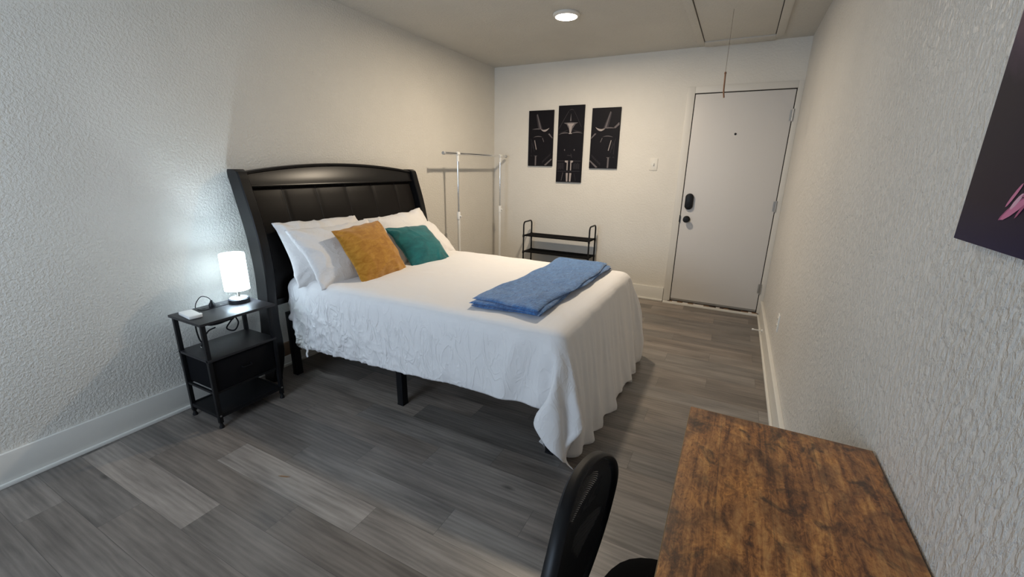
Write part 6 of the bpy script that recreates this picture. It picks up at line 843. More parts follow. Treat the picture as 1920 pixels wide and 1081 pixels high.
0,1,-2,1,-1,0,1,0,-1,-1,1,-1,0,3,-6,4,4,-6,-4,1,8,18,-5,7,-8,5,-6,-37,20,-14,-24,1,-5,2,1,17,15,7,-17,19,-1,-2,3,-40,31,6,-21,14,-2,-2,3,-2,0,0,-2,2,-1,0,1,-2,0,1,0,-1,1,0,-1,0,1,0,-1,1,-1,0,0,0,0,0,-1,1,0,0,1,-1,0,1,-1,0,-1,1,0,
-1,2,-1,0,0,-1,2,-1,-1,3,-5,-1,-3,3,1,2,-4,1,-4,7,11,7,-2,0,1,-3,15,-33,-1,-19,-7,-1,25,19,-18,13,-15,19,-1,0,-1,-36,38,-11,1,-5,-2,-1,5,-1,1,0,0,2,-3,-1,1,-2,1,1,-1,0,2,-1,-1,0,1,-1,0,0,0,0,0,0,0,0,0,1,-1,-1,1,-1,1,0,0,1,-1,0,-1,
1,0,-1,1,0,1,-1,0,-1,0,1,-3,1,3,0,-4,1,-4,1,5,-5,12,7,1,4,-14,11,-3,7,-15,-20,-5,26,-13,15,18,-30,21,0,3,0,-37,34,-20,20,-11,-2,2,4,1,-1,-3,0,0,-2,1,0,0,1,0,-1,0,1,-1,0,1,-1,0,0,0,1,-1,0,1,-1,0,0,0,1,-1,0,0,1,-1,0,0,0,0,0,0,0,0,0,
0,0,-1,2,-3,1,1,-2,-1,2,1,-5,6,-3,-2,-4,1,5,-2,8,14,-1,0,-7,-7,17,1,-24,35,-17,11,-11,-5,27,-1,1,-1,-34,15,-8,22,0,-17,10,1,-6,0,1,3,0,-2,2,0,4,-5,0,1,0,0,0,-1,0,1,1,-2,1,0,-1,0,0,0,1,-1,0,0,-1,1,1,-1,0,0,0,-1,0,1,0,0,0,0,0,-1,1,0,
0,-2,2,-1,-2,9,-9,-3,10,-9,0,1,-3,0,-5,5,17,-9,16,0,-16,3,-6,23,15,-22,16,-7,-11,25,0,0,-1,-20,5,-4,12,3,-5,-7,8,-1,-4,0,-1,1,0,0,1,-1,0,0,0,-1,1,0,0,-1,0,0,0,1,-1,-1,1,1,0,-1,-1,2,0,-1,1,-1,0,0,-1,1,0,1,-2,0,1,0,0,0,0,0,-1,1,-2,4,
-4,-1,5,-12,8,3,-6,2,-2,2,-2,-1,4,-7,2,20,-1,5,0,-7,5,-15,-7,8,-3,-8,25,1,0,-1,-19,-12,4,18,5,-9,2,-5,9,-3,-2,-2,2,-2,0,3,-3,1,-1,3,-3,1,0,0,-1,0,1,-1,0,0,0,1,-1,0,0,0,1,-1,0,-1,0,1,0,1,0,-1,0,0,1,0,-1,0,-1,0,1,0,0,-1,2,-1,0,0,-1,
-1,3,-4,-3,6,-6,1,-2,1,2,6,-13,16,-3,8,1,2,-15,6,-6,8,-12,24,1,0,1,-31,-2,17,2,9,-7,11,-18,5,4,-1,6,-10,0,1,1,-2,1,-1,0,-3,5,-1,-1,0,0,1,-1,0,2,-1,-1,4,-4,0,0,1,-1,0,0,1,0,0,-1,-1,1,0,1,-2,1,0,0,0,0,0,-1,1,0,-1,1,-1,0,2,-7,13,-13,
0,8,-8,-3,6,9,-10,-1,-3,16,-14,15,-10,18,-10,-2,-16,11,-22,27,1,-1,0,-27,-1,14,-12,17,1,2,-2,-21,28,-15,3,7,-6,-2,3,-4,0,1,-1,0,0,-1,1,1,0,0,-1,0,0,-1,1,1,-3,5,-2,-1,1,0,-1,0,0,-1,1,0,0,0,0,-1,2,-1,0,0,0,0,0,0,-1,0,3,-3,1,0,-2,6,
-11,4,3,-8,5,-1,0,4,-4,-1,-4,-1,14,1,8,-15,13,8,-1,-19,36,-3,-1,1,-25,-3,29,-29,17,7,1,4,-15,9,-24,14,2,-2,3,2,-2,1,-1,0,0,0,1,-1,-1,0,1,-1,0,0,1,-1,1,1,-2,0,0,0,-1,-1,2,0,1,-1,0,0,1,-1,0,0,-1,2,-1,-1,2,0,-2,0,1,0,-2,1,0,1,-1,4,-5,
-2,-1,2,-8,12,-4,-8,12,-4,12,-16,-2,8,-6,15,12,-3,0,16,-6,6,1,-27,-6,21,-14,10,11,-2,0,-1,-20,4,9,0,-1,-8,10,0,-2,-2,2,-5,5,0,4,-2,0,-2,-2,0,3,0,0,0,0,-1,1,-1,0,0,0,1,-1,0,-1,2,-1,0,0,0,1,-1,0,-1,1,1,-2,-1,3,-1,-1,1,0,-1,1,0,2,-3,
-10,9,-7,6,1,-2,0,5,-7,8,-8,-6,1,9,11,10,-13,7,0,9,7,-4,-24,-9,12,3,-11,29,-2,2,-7,1,-10,16,-11,-2,3,7,-6,0,-1,-1,2,3,-5,1,-3,4,-3,2,-1,2,-2,1,-1,1,-1,0,1,-3,2,1,-1,0,0,1,-1,0,0,1,0,-1,-1,0,1,0,0,0,-1,1,-1,1,0,-1,0,2,-3,1,0,-1,8,
-8,0,-4,4,-7,7,1,10,-13,-6,-1,0,-1,28,-10,9,-5,6,13,-3,-18,-14,11,15,-21,33,-4,1,-8,0,-1,13,-22,12,2,-8,1,9,-11,2,0,-1,-4,6,0,2,-4,2,-2,4,-4,1,0,0,-1,1,-1,-1,1,-1,0,1,0,0,-1,2,0,-1,0,-1,1,0,1,-1,1,-1,-1,2,-1,0,-1,0,0,1,-1,0,1,1,0,
1,-3,-8,7,-4,1,3,2,-2,-20,9,24,-23,-1,-5,23,-4,12,-1,10,-20,-9,1,26,-20,21,-3,3,-12,12,-1,-6,-5,22,-14,0,1,-5,-8,12,-4,2,-3,4,-3,0,-1,1,3,-3,0,3,-2,-1,0,1,-1,1,-1,0,1,-1,0,1,-1,1,-1,-1,2,-1,0,0,1,-1,1,-1,-1,2,-4,2,-1,2,0,0,0,-2,5,
-2,-3,2,-6,2,7,-13,3,5,0,-2,2,-4,2,-17,21,-9,-9,-1,28,-18,21,-11,-9,-3,21,2,5,5,-1,-3,15,-20,-6,8,11,-29,21,0,-13,-3,16,-10,4,-3,8,-1,-2,-1,-1,2,-5,5,-3,1,2,1,-1,-1,0,0,0,1,-1,-1,1,-1,2,-2,1,0,0,1,-1,0,-1,1,-1,0,1,-3,3,-1,1,-1,1,0,
0,1,-5,3,2,-17,20,-7,-2,-1,7,-3,0,-1,0,-3,0,-5,-1,-14,11,-1,-1,11,11,-24,19,-3,7,3,6,0,-3,3,-13,14,-3,-6,-13,8,18,-8,8,-11,-7,7,0,6,-9,0,4,-1,2,-2,0,0,2,-2,2,-4,1,0,1,-2,2,2,-3,2,-2,0,-1,1,1,0,-1,-1,1,0,1,-1,0,0,1,1,-2,-1,1,0,-1,1,
-3,3,2,-2,-16,4,1,10,12,-13,-4,4,-2,3,-2,4,-6,-9,-2,17,-21,1,1,22,-9,-14,-7,18,12,-13,8,2,2,-8,13,-7,6,-32,22,-6,-2,8,-3,2,-1,1,0,0,2,-1,-2,1,1,-2,3,-1,-1,1,-2,2,-1,0,0,1,-3,1,1,0,1,-1,1,1,-2,0,0,0,0,1,-1,0,-1,1,-1,0,0,1,-1,1,0,-2,
3,-5,1,-1,3,1,-3,2,-2,-1,4,-1,2,-2,-13,28,-38,14,3,-14,22,-11,9,-23,15,-15,9,13,-3,-7,10,-9,-1,12,-5,2,-18,16,-10,4,2,-1,-1,3,0,-1,0,0,2,2,-1,0,-1,1,-1,0,0,0,0,1,-2,0,0,0,3,-5,1,2,-3,2,0,0,-1,1,1,-1,0,0,-1,1,0,0,-1,1,1,-2,1,-2,0,2,
-1,1,1,-10,4,4,-2,-2,-3,15,-13,2,-1,2,12,-30,12,-3,-7,26,-22,12,-10,27,-20,11,-8,6,-1,-6,-4,11,-4,4,-16,6,1,-5,-13,15,3,0,8,-9,2,1,-1,0,1,-2,2,0,0,2,-1,-1,0,0,0,0,1,0,-2,-1,-1,3,1,-3,2,-1,0,0,2,-2,0,0,0,-1,2,-2,1,-1,2,-2,1,0,-1,1,
0,0,-2,2,0,-1,6,-3,-12,2,1,-4,11,-5,1,0,-7,28,-1,-24,10,-10,24,-4,5,-2,3,6,-5,0,5,-6,2,-4,10,-22,17,-6,-13,2,2,13,-3,2,-11,14,2,-6,2,0,0,1,1,-1,-1,1,0,0,0,-1,1,0,2,-2,-2,3,1,-4,1,1,1,0,-2,0,0,0,0,0,1,-1,0,0,-1,0,-2,3,-1,3,-3,1,0,
-2,3,0,-1,9,-12,3,3,3,-13,9,0,-5,0,-1,-6,-9,35,-3,-2,5,0,0,0,-4,1,5,3,-1,-8,3,-2,4,-19,12,1,-19,32,-24,10,9,-6,-1,2,4,-9,6,-2,1,-2,3,-2,2,0,-1,2,1,-1,0,-1,0,-1,0,3,-5,1,4,-3,0,0,0,2,-1,-2,2,-1,1,-1,1,-3,2,0,0,1,-2,1,-1,3,-3,0,1,0,
-2,1,-2,16,-9,-3,-7,14,1,-17,3,0,-1,15,-7,0,13,-9,4,2,3,-2,-10,14,-10,17,-24,0,20,-2,-15,4,1,-8,9,7,5,-8,-1,6,-2,1,-2,7,-3,0,-1,0,-1,1,-2,3,1,-2,1,0,0,3,-3,-2,2,-1,4,-3,0,1,-2,-1,1,-1,0,1,0,2,-4,-1,2,2,0,-1,0,1,-2,-1,2,-1,0,0,1,-3,
2,-1,4,-15,10,8,5,-13,4,-10,10,-6,1,-2,24,-30,35,1,-18,2,7,-9,14,-9,-16,0,7,0,4,-1,5,-1,-8,2,13,-26,37,-4,1,-17,1,4,7,-4,4,-5,2,-3,2,0,2,-3,0,2,-1,-1,0,-3,3,2,-4,2,0,0,1,0,-1,-1,0,0,0,1,-1,-3,4,1,-2,1,-1,2,-2,-2,3,-1,-5,1,3,-2,-3,
2,0,-8,-1,7,-8,9,-10,15,-22,18,-1,-1,-1,4,-9,28,-24,10,16,-11,-8,7,3,6,-14,-1,11,-3,-9,-3,0,11,-3,-3,0,23,-28,32,-1,8,-23,10,-1,-1,-5,8,-7,4,-2,1,0,0,-1,2,-2,3,-2,0,-2,1,2,-3,0,2,-1,0,1,0,-3,1,1,-2,-1,1,2,-1,-1,0,0,0,3,-2,-2,-4,3,
0,-3,2,1,-1,-2,-4,0,-11,13,0,-4,-6,15,6,1,-9,1,-1,-5,-8,14,2,0,4,-5,0,-10,-5,-11,5,4,1,2,-12,7,-9,15,6,-24,-4,25,6,-22,7,19,-7,-8,5,4,-7,5,-2,0,-1,-1,3,-3,0,2,-2,3,-2,2,-6,5,-2,0,-2,0,2,2,0,1,-2,-2,1,0,0,-1,1,1,-1,1,0,-2,3,-2,-3,
-1,-1,2,0,-6,-3,-6,8,-13,16,1,0,17,-21,1,5,-11,16,-2,-4,1,1,2,-5,-2,-4,7,-7,-4,15,0,-5,2,-3,2,18,-24,10,-4,-15,31,-27,5,-1,3,-3,4,7,6,1,-2,4,-4,2,-2,1,-1,-3,3,0,-1,1,0,1,-1,1,-8,4,0,0,1,-2,4,-2,2,0,1,-2,0,-1,0,-1,1,0,0,-1,3,-4,-1,
3,-4,2,-1,-6,8,0,3,-9,3,2,-6,-1,-1,11,3,-12,13,-6,-17,2,10,-1,-2,-7,-9,7,5,-1,14,-3,15,-10,-7,10,-15,-10,23,-2,-2,11,-37,6,6,0,8,6,0,0,2,-2,3,-2,3,-1,2,-4,-1,2,0,-2,1,1,0,-2,0,3,2,-3,0,1,-2,2,-4,3,-1,1,0,3,-3,-2,-1,2,-1,1,0,-1,-2,
-2,6,-8,5,-1,-2,7,-3,-5,-12,9,9,-7,-2,2,-4,16,-14,2,-4,-16,19,2,3,-2,-3,1,-7,-1,-1,9,-2,1,29,-9,-24,-4,23,5,-2,-3,1,7,4,-1,-36,0,9,-1,3,1,-1,3,0,0,2,1,-6,-1,3,0,-1,0,1,0,1,4,1,-5,-1,0,-2,0,2,0,0,0,1,0,1,-1,4,3,-9,0,1,0,0,2,0,1,0,8,
-17,-1,2,1,-1,-2,-3,2,5,7,1,-10,6,3,7,3,-44,25,0,-2,-4,2,1,-1,0,-6,-1,5,4,0,],
[262,35,27,28,28,28,21,30,28,31,30,28,29,28,28,29,29,28,30,23,21,15,14,-2,0,0,6,-11,-5,5,-8,-1,0,1,0,11,-12,16,-13,-3,1,9,-5,-2,-3,0,6,-1,-5,4,0,-4,0,0,1,3,9,-13,11,-1,-10,6,-5,11,-12,0,6,10,-16,0,0,0,12,-12,8,-2,14,-13,-9,-4,-17,
-28,-28,-28,-29,-29,-28,-28,-28,-29,7,-10,1,-1,1,1,8,-1,0,-3,-2,1,-1,1,0,0,-1,1,-2,7,-5,1,-19,13,-3,4,-19,26,4,-17,9,1,0,2,8,-21,19,-19,21,-1,3,-21,10,-2,12,-2,-12,-1,8,-9,1,10,7,-14,-1,-3,-10,21,-12,-1,11,-8,5,-15,18,3,-11,-10,15,
0,3,-5,-12,18,-9,11,-30,26,-6,-2,-4,7,0,-1,1,0,0,0,0,1,1,4,-1,0,-1,-1,-2,0,1,0,0,0,1,-1,1,-1,1,0,0,-3,5,-11,9,-8,-2,7,2,-4,0,17,-8,-2,1,-9,-5,13,-8,2,-11,8,-10,20,-10,14,-10,-10,15,-2,-8,12,-4,-10,-1,15,0,-5,8,-9,-7,3,1,-1,12,-1,
-9,0,11,10,-12,-1,-6,4,10,-20,8,-13,20,-21,24,-14,3,-2,0,1,-1,1,0,0,-1,0,2,-2,1,2,-1,-1,2,-1,-1,0,1,-1,0,1,0,-1,1,-1,0,1,-7,14,2,-14,20,-22,17,-15,-7,3,7,-5,-2,12,-6,-6,6,5,-3,3,10,-14,-1,-12,6,17,-13,2,3,-5,1,5,-9,-1,6,2,-6,5,4,
13,-14,-3,-7,6,1,8,-12,-19,29,-8,9,-9,-13,26,-19,9,2,3,-15,13,-1,-6,3,0,0,0,-1,0,1,0,-1,2,-1,-1,0,2,0,1,0,0,0,0,-1,1,-1,2,-3,2,-1,-3,10,-7,-6,13,-11,6,-3,2,6,-16,5,11,-3,-4,-2,2,-5,6,0,-10,-6,12,13,-3,-12,4,4,0,1,-6,3,-4,2,12,-11,
14,-19,5,3,-22,15,7,-5,-4,6,-6,12,6,-15,8,-7,-1,2,-6,6,-5,-4,8,-3,7,-9,9,-5,0,2,-1,1,-1,0,0,0,-1,2,0,1,0,-1,0,0,1,-1,1,0,-1,0,0,1,0,2,-3,0,-10,15,0,-11,7,-14,6,1,6,3,-2,-7,-2,15,-5,-4,-8,7,6,7,-9,-3,-1,7,-8,2,0,-6,12,-7,9,-5,-11,8,
-3,13,-13,0,4,-1,-1,1,13,-14,-3,-5,9,-7,6,-1,13,-2,-10,3,6,0,-12,5,-3,7,-5,1,0,-1,0,0,0,0,0,1,1,-1,1,0,0,0,-1,1,0,0,-1,1,-1,1,-1,1,-1,-3,5,-2,8,-21,-4,21,-1,5,-9,3,-3,-3,2,11,1,-12,7,-2,-2,11,-17,-8,13,-8,7,2,-9,-2,12,-3,1,-2,-3,6,
0,0,-15,12,3,1,7,-10,-2,0,-8,16,-9,9,-10,5,-8,9,-2,-8,17,4,-12,-4,16,-4,-16,7,-2,2,-1,0,0,0,1,-1,0,4,-2,0,-1,1,-1,0,0,0,0,0,1,-1,0,0,0,0,-1,2,0,-11,5,6,0,-11,2,5,13,-6,6,-11,-5,-5,5,-5,2,12,3,-17,9,13,-14,7,-9,1,19,-8,-2,1,-12,14,
-3,-10,3,-7,13,-2,-2,-3,-8,15,4,-2,-2,-14,22,-18,3,6,-9,2,-1,13,-10,-5,-2,12,-12,7,6,-11,6,-1,1,-1,1,0,-1,1,0,4,1,-4,1,-1,0,0,1,-1,0,1,-1,1,0,-1,1,-1,-1,1,-4,9,-5,0,11,-13,0,8,-21,6,-4,11,-4,9,-8,8,4,-13,-3,4,7,-12,2,2,16,-10,-17,
20,-17,10,-1,-6,2,21,-14,1,-3,-3,-2,12,6,-10,-1,-7,0,21,-17,-3,9,-8,15,-12,0,-2,-2,6,3,-12,14,-12,8,4,-5,-1,0,1,0,0,0,0,0,-1,-2,5,-1,0,2,-2,0,1,-1,0,0,0,0,1,-1,-1,4,-4,2,-2,-6,10,-11,22,-9,-20,13,0,1,-1,6,-8,3,-2,-2,8,-7,7,-4,7,-4,
1,-17,7,10,-9,1,3,7,-1,-7,-8,9,12,-7,-9,5,0,3,-3,2,1,-3,-4,0,14,-18,8,-7,9,-5,0,0,9,4,1,-17,6,1,-9,8,0,0,-1,0,0,1,-1,-1,2,-3,1,3,-1,-3,4,-1,-1,0,0,0,0,0,0,0,2,-2,-1,-1,-2,11,-14,-1,1,-1,25,-9,-10,5,-6,-3,5,0,2,-8,-1,14,-1,-10,17,
-6,-4,-2,4,-4,-3,12,-6,-10,4,9,-4,-3,-9,5,5,3,3,-15,8,-7,17,6,-19,5,-9,22,-11,-5,3,2,1,0,-15,4,7,3,-4,-1,5,-5,1,-1,1,-1,0,-1,2,1,0,4,0,-1,-2,3,-2,-1,0,0,0,1,-1,0,-1,2,-1,-1,4,-4,3,-7,10,8,-9,0,-16,12,2,-7,11,-3,-3,3,-7,7,-4,-7,-1,
14,-29,20,-8,18,-8,-2,3,2,0,3,-3,-5,2,7,-4,1,-3,-4,-12,16,7,4,-21,-6,21,-5,-3,-2,2,13,-14,7,-3,-6,8,-5,1,-5,14,-16,9,-2,1,0,0,0,0,1,-3,1,2,2,-3,-3,4,-1,-1,1,1,0,-1,0,0,1,0,-1,0,-1,1,0,2,-6,9,-8,-16,11,9,-9,12,1,-10,0,5,5,-6,3,-3,4,
-6,-4,7,-1,6,-6,4,4,-8,-11,6,4,0,-3,3,-7,10,-8,10,4,0,1,-21,-3,26,5,-13,-3,9,-13,-2,-3,10,-7,15,-10,-2,10,-16,9,0,0,0,-3,1,1,-1,1,0,0,1,0,2,-1,-1,3,-3,0,1,1,-1,0,1,-1,0,0,0,0,0,1,-3,5,-8,9,-20,5,14,-1,-4,9,-8,7,-3,-1,4,-10,5,-8,7,
-1,7,-2,1,-13,2,-3,5,-7,16,8,-9,-5,-2,5,-6,5,-4,12,-13,6,-11,-3,16,9,-23,-8,14,3,-6,2,7,-2,0,-3,5,4,-6,-4,5,12,-20,8,-6,5,-2,-1,2,-1,0,-1,1,-3,0,0,3,-2,2,-2,0,0,-1,2,-2,1,1,-1,0,0,0,-1,3,-4,1,1,3,7,-2,-16,10,-13,1,4,-3,7,-2,-5,6,5,
3,-4,-12,11,-5,15,-8,3,-1,3,-8,-1,-5,8,3,-8,10,-1,-1,-13,13,-2,7,-11,0,0,1,8,1,-10,6,-2,-2,10,-15,4,-16,16,6,-13,8,-15,20,-6,3,-5,1,0,0,0,0,1,-1,2,1,1,-2,1,-2,2,0,-1,2,-2,2,-1,0,0,0,-1,2,0,-2,2,-1,-2,-3,-6,1,13,-15,12,2,-2,2,6,-13,
7,7,-14,1,4,1,-4,15,-21,7,-1,-4,5,2,-14,25,-17,-2,14,-10,-5,4,3,-2,-11,5,13,-5,-7,10,-5,-14,15,11,-1,-1,-12,10,4,-5,-2,-7,5,-3,2,0,5,-8,4,-1,1,-2,1,0,0,2,-2,1,-1,1,-2,2,0,1,0,-1,0,0,0,0,0,1,0,-1,1,0,-1,-1,-5,13,-11,2,-3,8,2,-4,-7,
1,1,5,-6,-6,16,-9,8,-2,-7,-10,22,-12,7,-2,5,-8,9,-13,11,5,-12,13,-4,-3,-2,-4,3,1,0,-5,-1,6,-1,1,6,-12,-9,12,6,0,-9,13,-13,11,2,-5,4,-15,6,5,-5,0,-1,2,0,0,-1,-1,2,1,0,1,0,0,-1,0,0,0,1,-1,0,0,0,0,0,-1,1,-3,1,8,3,-13,14,-14,3,-2,3,-5,
8,2,-14,8,14,-7,-4,7,-20,17,5,-2,-10,4,-10,1,-8,4,12,0,-7,3,-4,-6,8,-5,13,-1,-3,-3,-6,9,1,-7,2,9,-6,-1,13,-13,-7,-5,16,-4,13,-23,9,6,-12,11,-4,-3,4,0,0,-1,0,0,1,-1,0,1,0,-1,1,1,0,-1,0,1,-1,0,1,-1,1,-1,0,2,-2,0,0,-5,-6,13,-12,14,1,
-6,-5,4,-7,11,3,-6,-3,2,2,-13,19,-13,-4,6,-6,9,13,-9,2,-1,-9,-1,21,-19,14,-8,3,-7,-7,17,2,-9,1,1,-5,12,-8,-2,-15,18,-9,11,-8,11,-10,-6,8,19,-10,-9,8,-5,-4,1,0,-1,1,0,0,-1,0,1,0,0,1,0,0,0,0,0,0,0,0,1,-1,0,0,0,1,-2,0,4,-3,-4,11,-11,
1,2,-4,5,0,15,-10,-8,0,7,-13,8,-3,17,-12,-7,7,0,8,-13,-9,14,-6,4,-1,-5,-6,14,-12,11,3,8,1,-23,9,-1,12,-16,8,-13,15,-6,9,-17,10,-6,8,1,-9,0,-11,7,-6,9,10,-3,2,-6,3,1,0,-1,0,1,0,-1,0,1,-1,1,0,-1,1,0,1,-1,0,0,0,1,-1,0,0,0,3,-1,-3,1,
-6,10,1,-8,1,-2,7,-8,0,3,4,-10,8,-3,-5,3,0,23,-9,-12,-3,18,-4,-11,5,-8,5,5,-8,11,-9,0,-5,2,6,-6,-6,14,-13,10,-3,9,-13,6,9,-1,-8,-8,5,-8,11,2,8,-13,9,-5,-12,14,-12,16,-8,0,0,1,-1,-1,2,0,-1,1,0,0,0,1,-1,1,-1,0,1,-1,1,-1,0,1,-1,0,-2,
2,-1,6,3,-11,-2,1,8,-4,-10,1,9,5,-13,16,-12,4,9,-10,5,-20,1,16,-8,-5,8,3,-3,3,-1,1,-3,-4,10,-2,-4,5,-10,13,-3,-2,3,3,-4,-9,16,-19,4,-7,16,-2,1,-2,3,1,-3,-7,5,22,-13,-17,18,-16,9,-2,0,-1,1,1,-2,1,1,3,0,-2,1,-1,1,-1,0,1,-1,1,-1,0,1,
-1,1,0,0,-2,1,-1,-13,13,3,-3,5,2,-3,-2,7,-4,-2,-8,8,1,-8,5,-2,0,1,0,7,-3,-4,1,8,-5,-3,-2,10,-11,8,-9,7,-6,5,-5,8,4,-3,-11,8,-4,-7,14,-10,11,-12,6,0,5,0,-8,-4,16,-15,-19,20,7,-14,14,-6,1,1,0,0,-1,1,-1,1,1,-1,2,-1,0,0,0,1,-1,0,0,0,0,
0,0,0,0,1,-2,7,-6,9,-11,6,3,-15,1,4,7,-17,5,8,-3,4,-8,9,-13,10,8,-8,3,-3,1,-8,11,-9,5,-4,7,-7,2,5,-1,3,-1,-5,19,-17,-11,5,2,1,3,-5,0,-2,2,0,15,-7,-4,-10,19,-6,-9,9,-2,-7,9,1,-11,6,0,0,1,-1,1,-2,2,-1,0,2,-1,1,0,-1,1,-1,0,1,-1,0,1,
-1,1,-1,0,0,2,-6,8,-7,0,-2,-2,10,-6,5,-10,9,-2,5,-1,-6,9,-6,7,-19,13,10,-15,4,0,6,-14,7,3,0,-10,15,-4,-11,7,-14,11,2,-4,-5,10,7,0,-6,4,0,-4,6,-3,-5,1,-9,6,24,-34,10,-2,3,0,6,-13,11,1,-2,-1,-1,-1,1,-1,1,-1,0,3,-1,0,-1,0,0,0,0,1,-1,
0,1,-1,0,0,0,0,0,-3,6,-15,21,-8,2,-2,-5,11,-8,1,1,4,-15,7,10,-13,0,-3,22,-27,11,1,3,4,-10,5,-1,-8,15,-2,-11,-2,9,-7,7,-9,14,-13,7,7,-18,4,18,-17,1,4,-1,-3,16,-14,6,-2,-15,15,-6,13,-4,-4,4,1,-6,-1,0,0,0,1,-1,1,0,-1,0,1,0,1,-1,0,1,
-1,0,0,0,1,-1,1,0,-1,0,1,0,2,-10,18,-24,21,-9,3,3,-6,-4,15,-11,-5,10,-12,-2,11,2,12,-22,12,-14,7,1,-15,26,-2,3,-9,-7,6,-8,7,-6,9,2,6,-19,3,16,-14,6,6,-25,19,-4,4,-2,0,-5,-8,13,-2,-7,7,17,-19,-3,7,4,-16,11,1,-6,3,0,-1,1,-1,0,1,-1,3,
0,-1,0,0,-1,0,1,-1,1,-1,0,0,0,1,0,1,-3,1,2,-5,-3,-5,13,0,-15,14,6,-18,9,-6,5,12,-5,-2,-3,-15,15,11,-12,1,-7,14,-11,6,-9,14,-2,-13,17,-7,0,-5,-3,5,-2,-1,-1,-1,1,6,0,-4,19,-22,6,7,-1,12,-20,4,4,-2,-19,9,12,2,-23,25,-12,-3,0,4,-1,1,0,
0,0,-1,1,1,1,-3,2,0,0,0,0,0,0,0,1,-1,1,-1,1,-1,-1,1,-3,-2,13,-3,-9,1,10,-4,-10,7,9,-9,5,-8,8,-7,-8,18,-7,-8,13,1,0,-12,2,-12,18,-8,0,5,-7,9,-4,1,2,2,-3,-2,-4,4,1,-9,7,4,-10,8,9,-5,-18,1,21,-3,4,-15,6,4,-1,-13,17,-7,-1,-1,5,-5,1,0,
-1,1,0,0,0,0,-1,3,-1,0,0,1,-1,1,-1,1,-1,1,-1,1,-1,1,3,-8,6,-7,3,-4,3,5,3,-21,31,-18,-1,-2,2,-5,3,5,7,-7,3,-8,4,-11,10,6,-10,16,-17,13,-10,12,4,-16,5,4,-3,-10,9,3,4,-7,-4,4,5,-4,1,14,-30,5,8,3,-5,-7,-3,15,-5,9,0,-7,6,-7,-8,12,-4,0,
-1,0,1,0,-1,1,0,-1,0,0,2,1,-1,0,1,-1,0,0,1,-1,1,-1,0,0,0,7,-6,1,-4,8,-7,-3,-1,22,-32,15,-6,14,-8,8,-12,-3,6,-1,-12,24,-11,4,-7,1,0,-2,8,-9,12,-13,-6,21,2,-11,-1,-7,18,-14,3,8,15,-19,-2,0,1,-2,10,-12,2,2,-7,16,-13,8,-1,-12,6,7,-15,
10,1,-4,0,1,0,0,0,-1,1,0,-1,2,0,1,0,-2,2,-1,-1,0,1,0,-1,1,-1,0,1,-2,1,1,-7,12,-15,3,4,0,1,-8,9,-5,3,-6,3,0,3,5,-8,10,-3,-16,21,-9,3,5,-2,-4,-2,2,-8,5,3,-12,2,4,11,6,-22,16,-13,-2,-8,20,-1,1,-3,-17,19,8,4,-12,7,-3,2,0,0,1,-17,11,3,
-7,3,-6,3,-1,1,-1,0,1,0,-1,1,2,0,-1,-1,1,0,0,0,1,-1,0,0,0,0,1,-1,0,-1,-2,12,-13,8,-10,4,3,-3,-9,17,-3,-4,2,-3,3,-7,3,3,-4,6,0,-10,15,-3,-11,10,-4,-11,4,12,6,-10,3,-4,8,-8,-11,18,-8,11,1,-3,-5,-2,-9,2,23,-19,-13,1,14,5,-17,12,-4,
-10,7,13,-3,-14,12,-3,5,-4,0,0,1,-1,0,0,0,0,1,1,0,-1,1,-1,0,1,-1,1,-1,1,-1,0,0,1,1,-1,-3,1,-8,10,4,-12,5,0,7,-19,22,-8,-5,6,-6,6,-5,1,-8,7,-1,10,-20,7,17,-16,0,22,-7,-15,-5,8,2,2,-7,6,5,-17,9,1,-5,-6,17,-5,3,-1,-8,9,2,5,-18,-3,5,
-2,7,14,-4,-19,6,9,-4,-2,2,-1,0,0,-1,1,0,-1,1,0,0,1,0,1,-1,0,1,-1,0,0,0,0,0,0,0,1,-1,0,3,-10,14,-12,-2,6,-8,9,-1,6,-15,11,-2,-3,3,5,-7,2,-1,11,-2,-13,17,-5,-22,18,0,-16,8,7,15,-16,3,-7,-2,8,8,-10,4,0,1,-6,-2,0,8,-10,7,-5,1,1,0,-3,
5,4,-11,10,-11,3,-2,7,-7,8,-5,1,0,0,0,0,0,0,0,-1,3,-2,0,0,0,0,0,0,1,-1,0,0,0,1,-1,-1,0,2,-7,11,-9,12,-8,7,-4,-6,6,-3,1,-8,11,4,-9,-6,8,-2,4,-5,-2,-1,0,-5,28,-22,5,-2,0,0,-16,21,-12,11,2,-9,-11,20,-11,-10,9,12,-16,9,3,-2,-2,-4,5,-7,
11,-3,0,-1,3,-16,16,6,4,-19,-2,9,-3,2,0,-1,1,0,-1,1,-1,1,0,1,0,0,0,0,0,0,0,0,1,-1,1,-1,0,-1,2,-1,2,1,-7,-4,8,-5,5,1,-12,11,-2,0,0,0,8,1,-10,5,-5,2,-4,7,-8,10,-17,12,-4,3,8,-11,6,-10,11,-6,3,-2,12,-10,2,5,-10,6,-2,-4,-4,4,-2,4,6,-3,
-4,10,-2,-10,-4,9,-6,-3,-2,10,8,-8,2,-3,0,0,0,-1,1,-1,2,0,2,-1,0,0,0,1,-1,1,-1,0,0,1,-1,0,0,1,0,-2,5,-7,1,7,-12,8,-3,-3,9,-12,3,9,1,-15,4,1,9,-5,4,-16,17,-2,1,-2,0,-1,7,-8,5,-5,-2,2,-1,2,-1,5,0,-1,-5,-2,1,1,13,-12,-5,14,-16,16,-17,
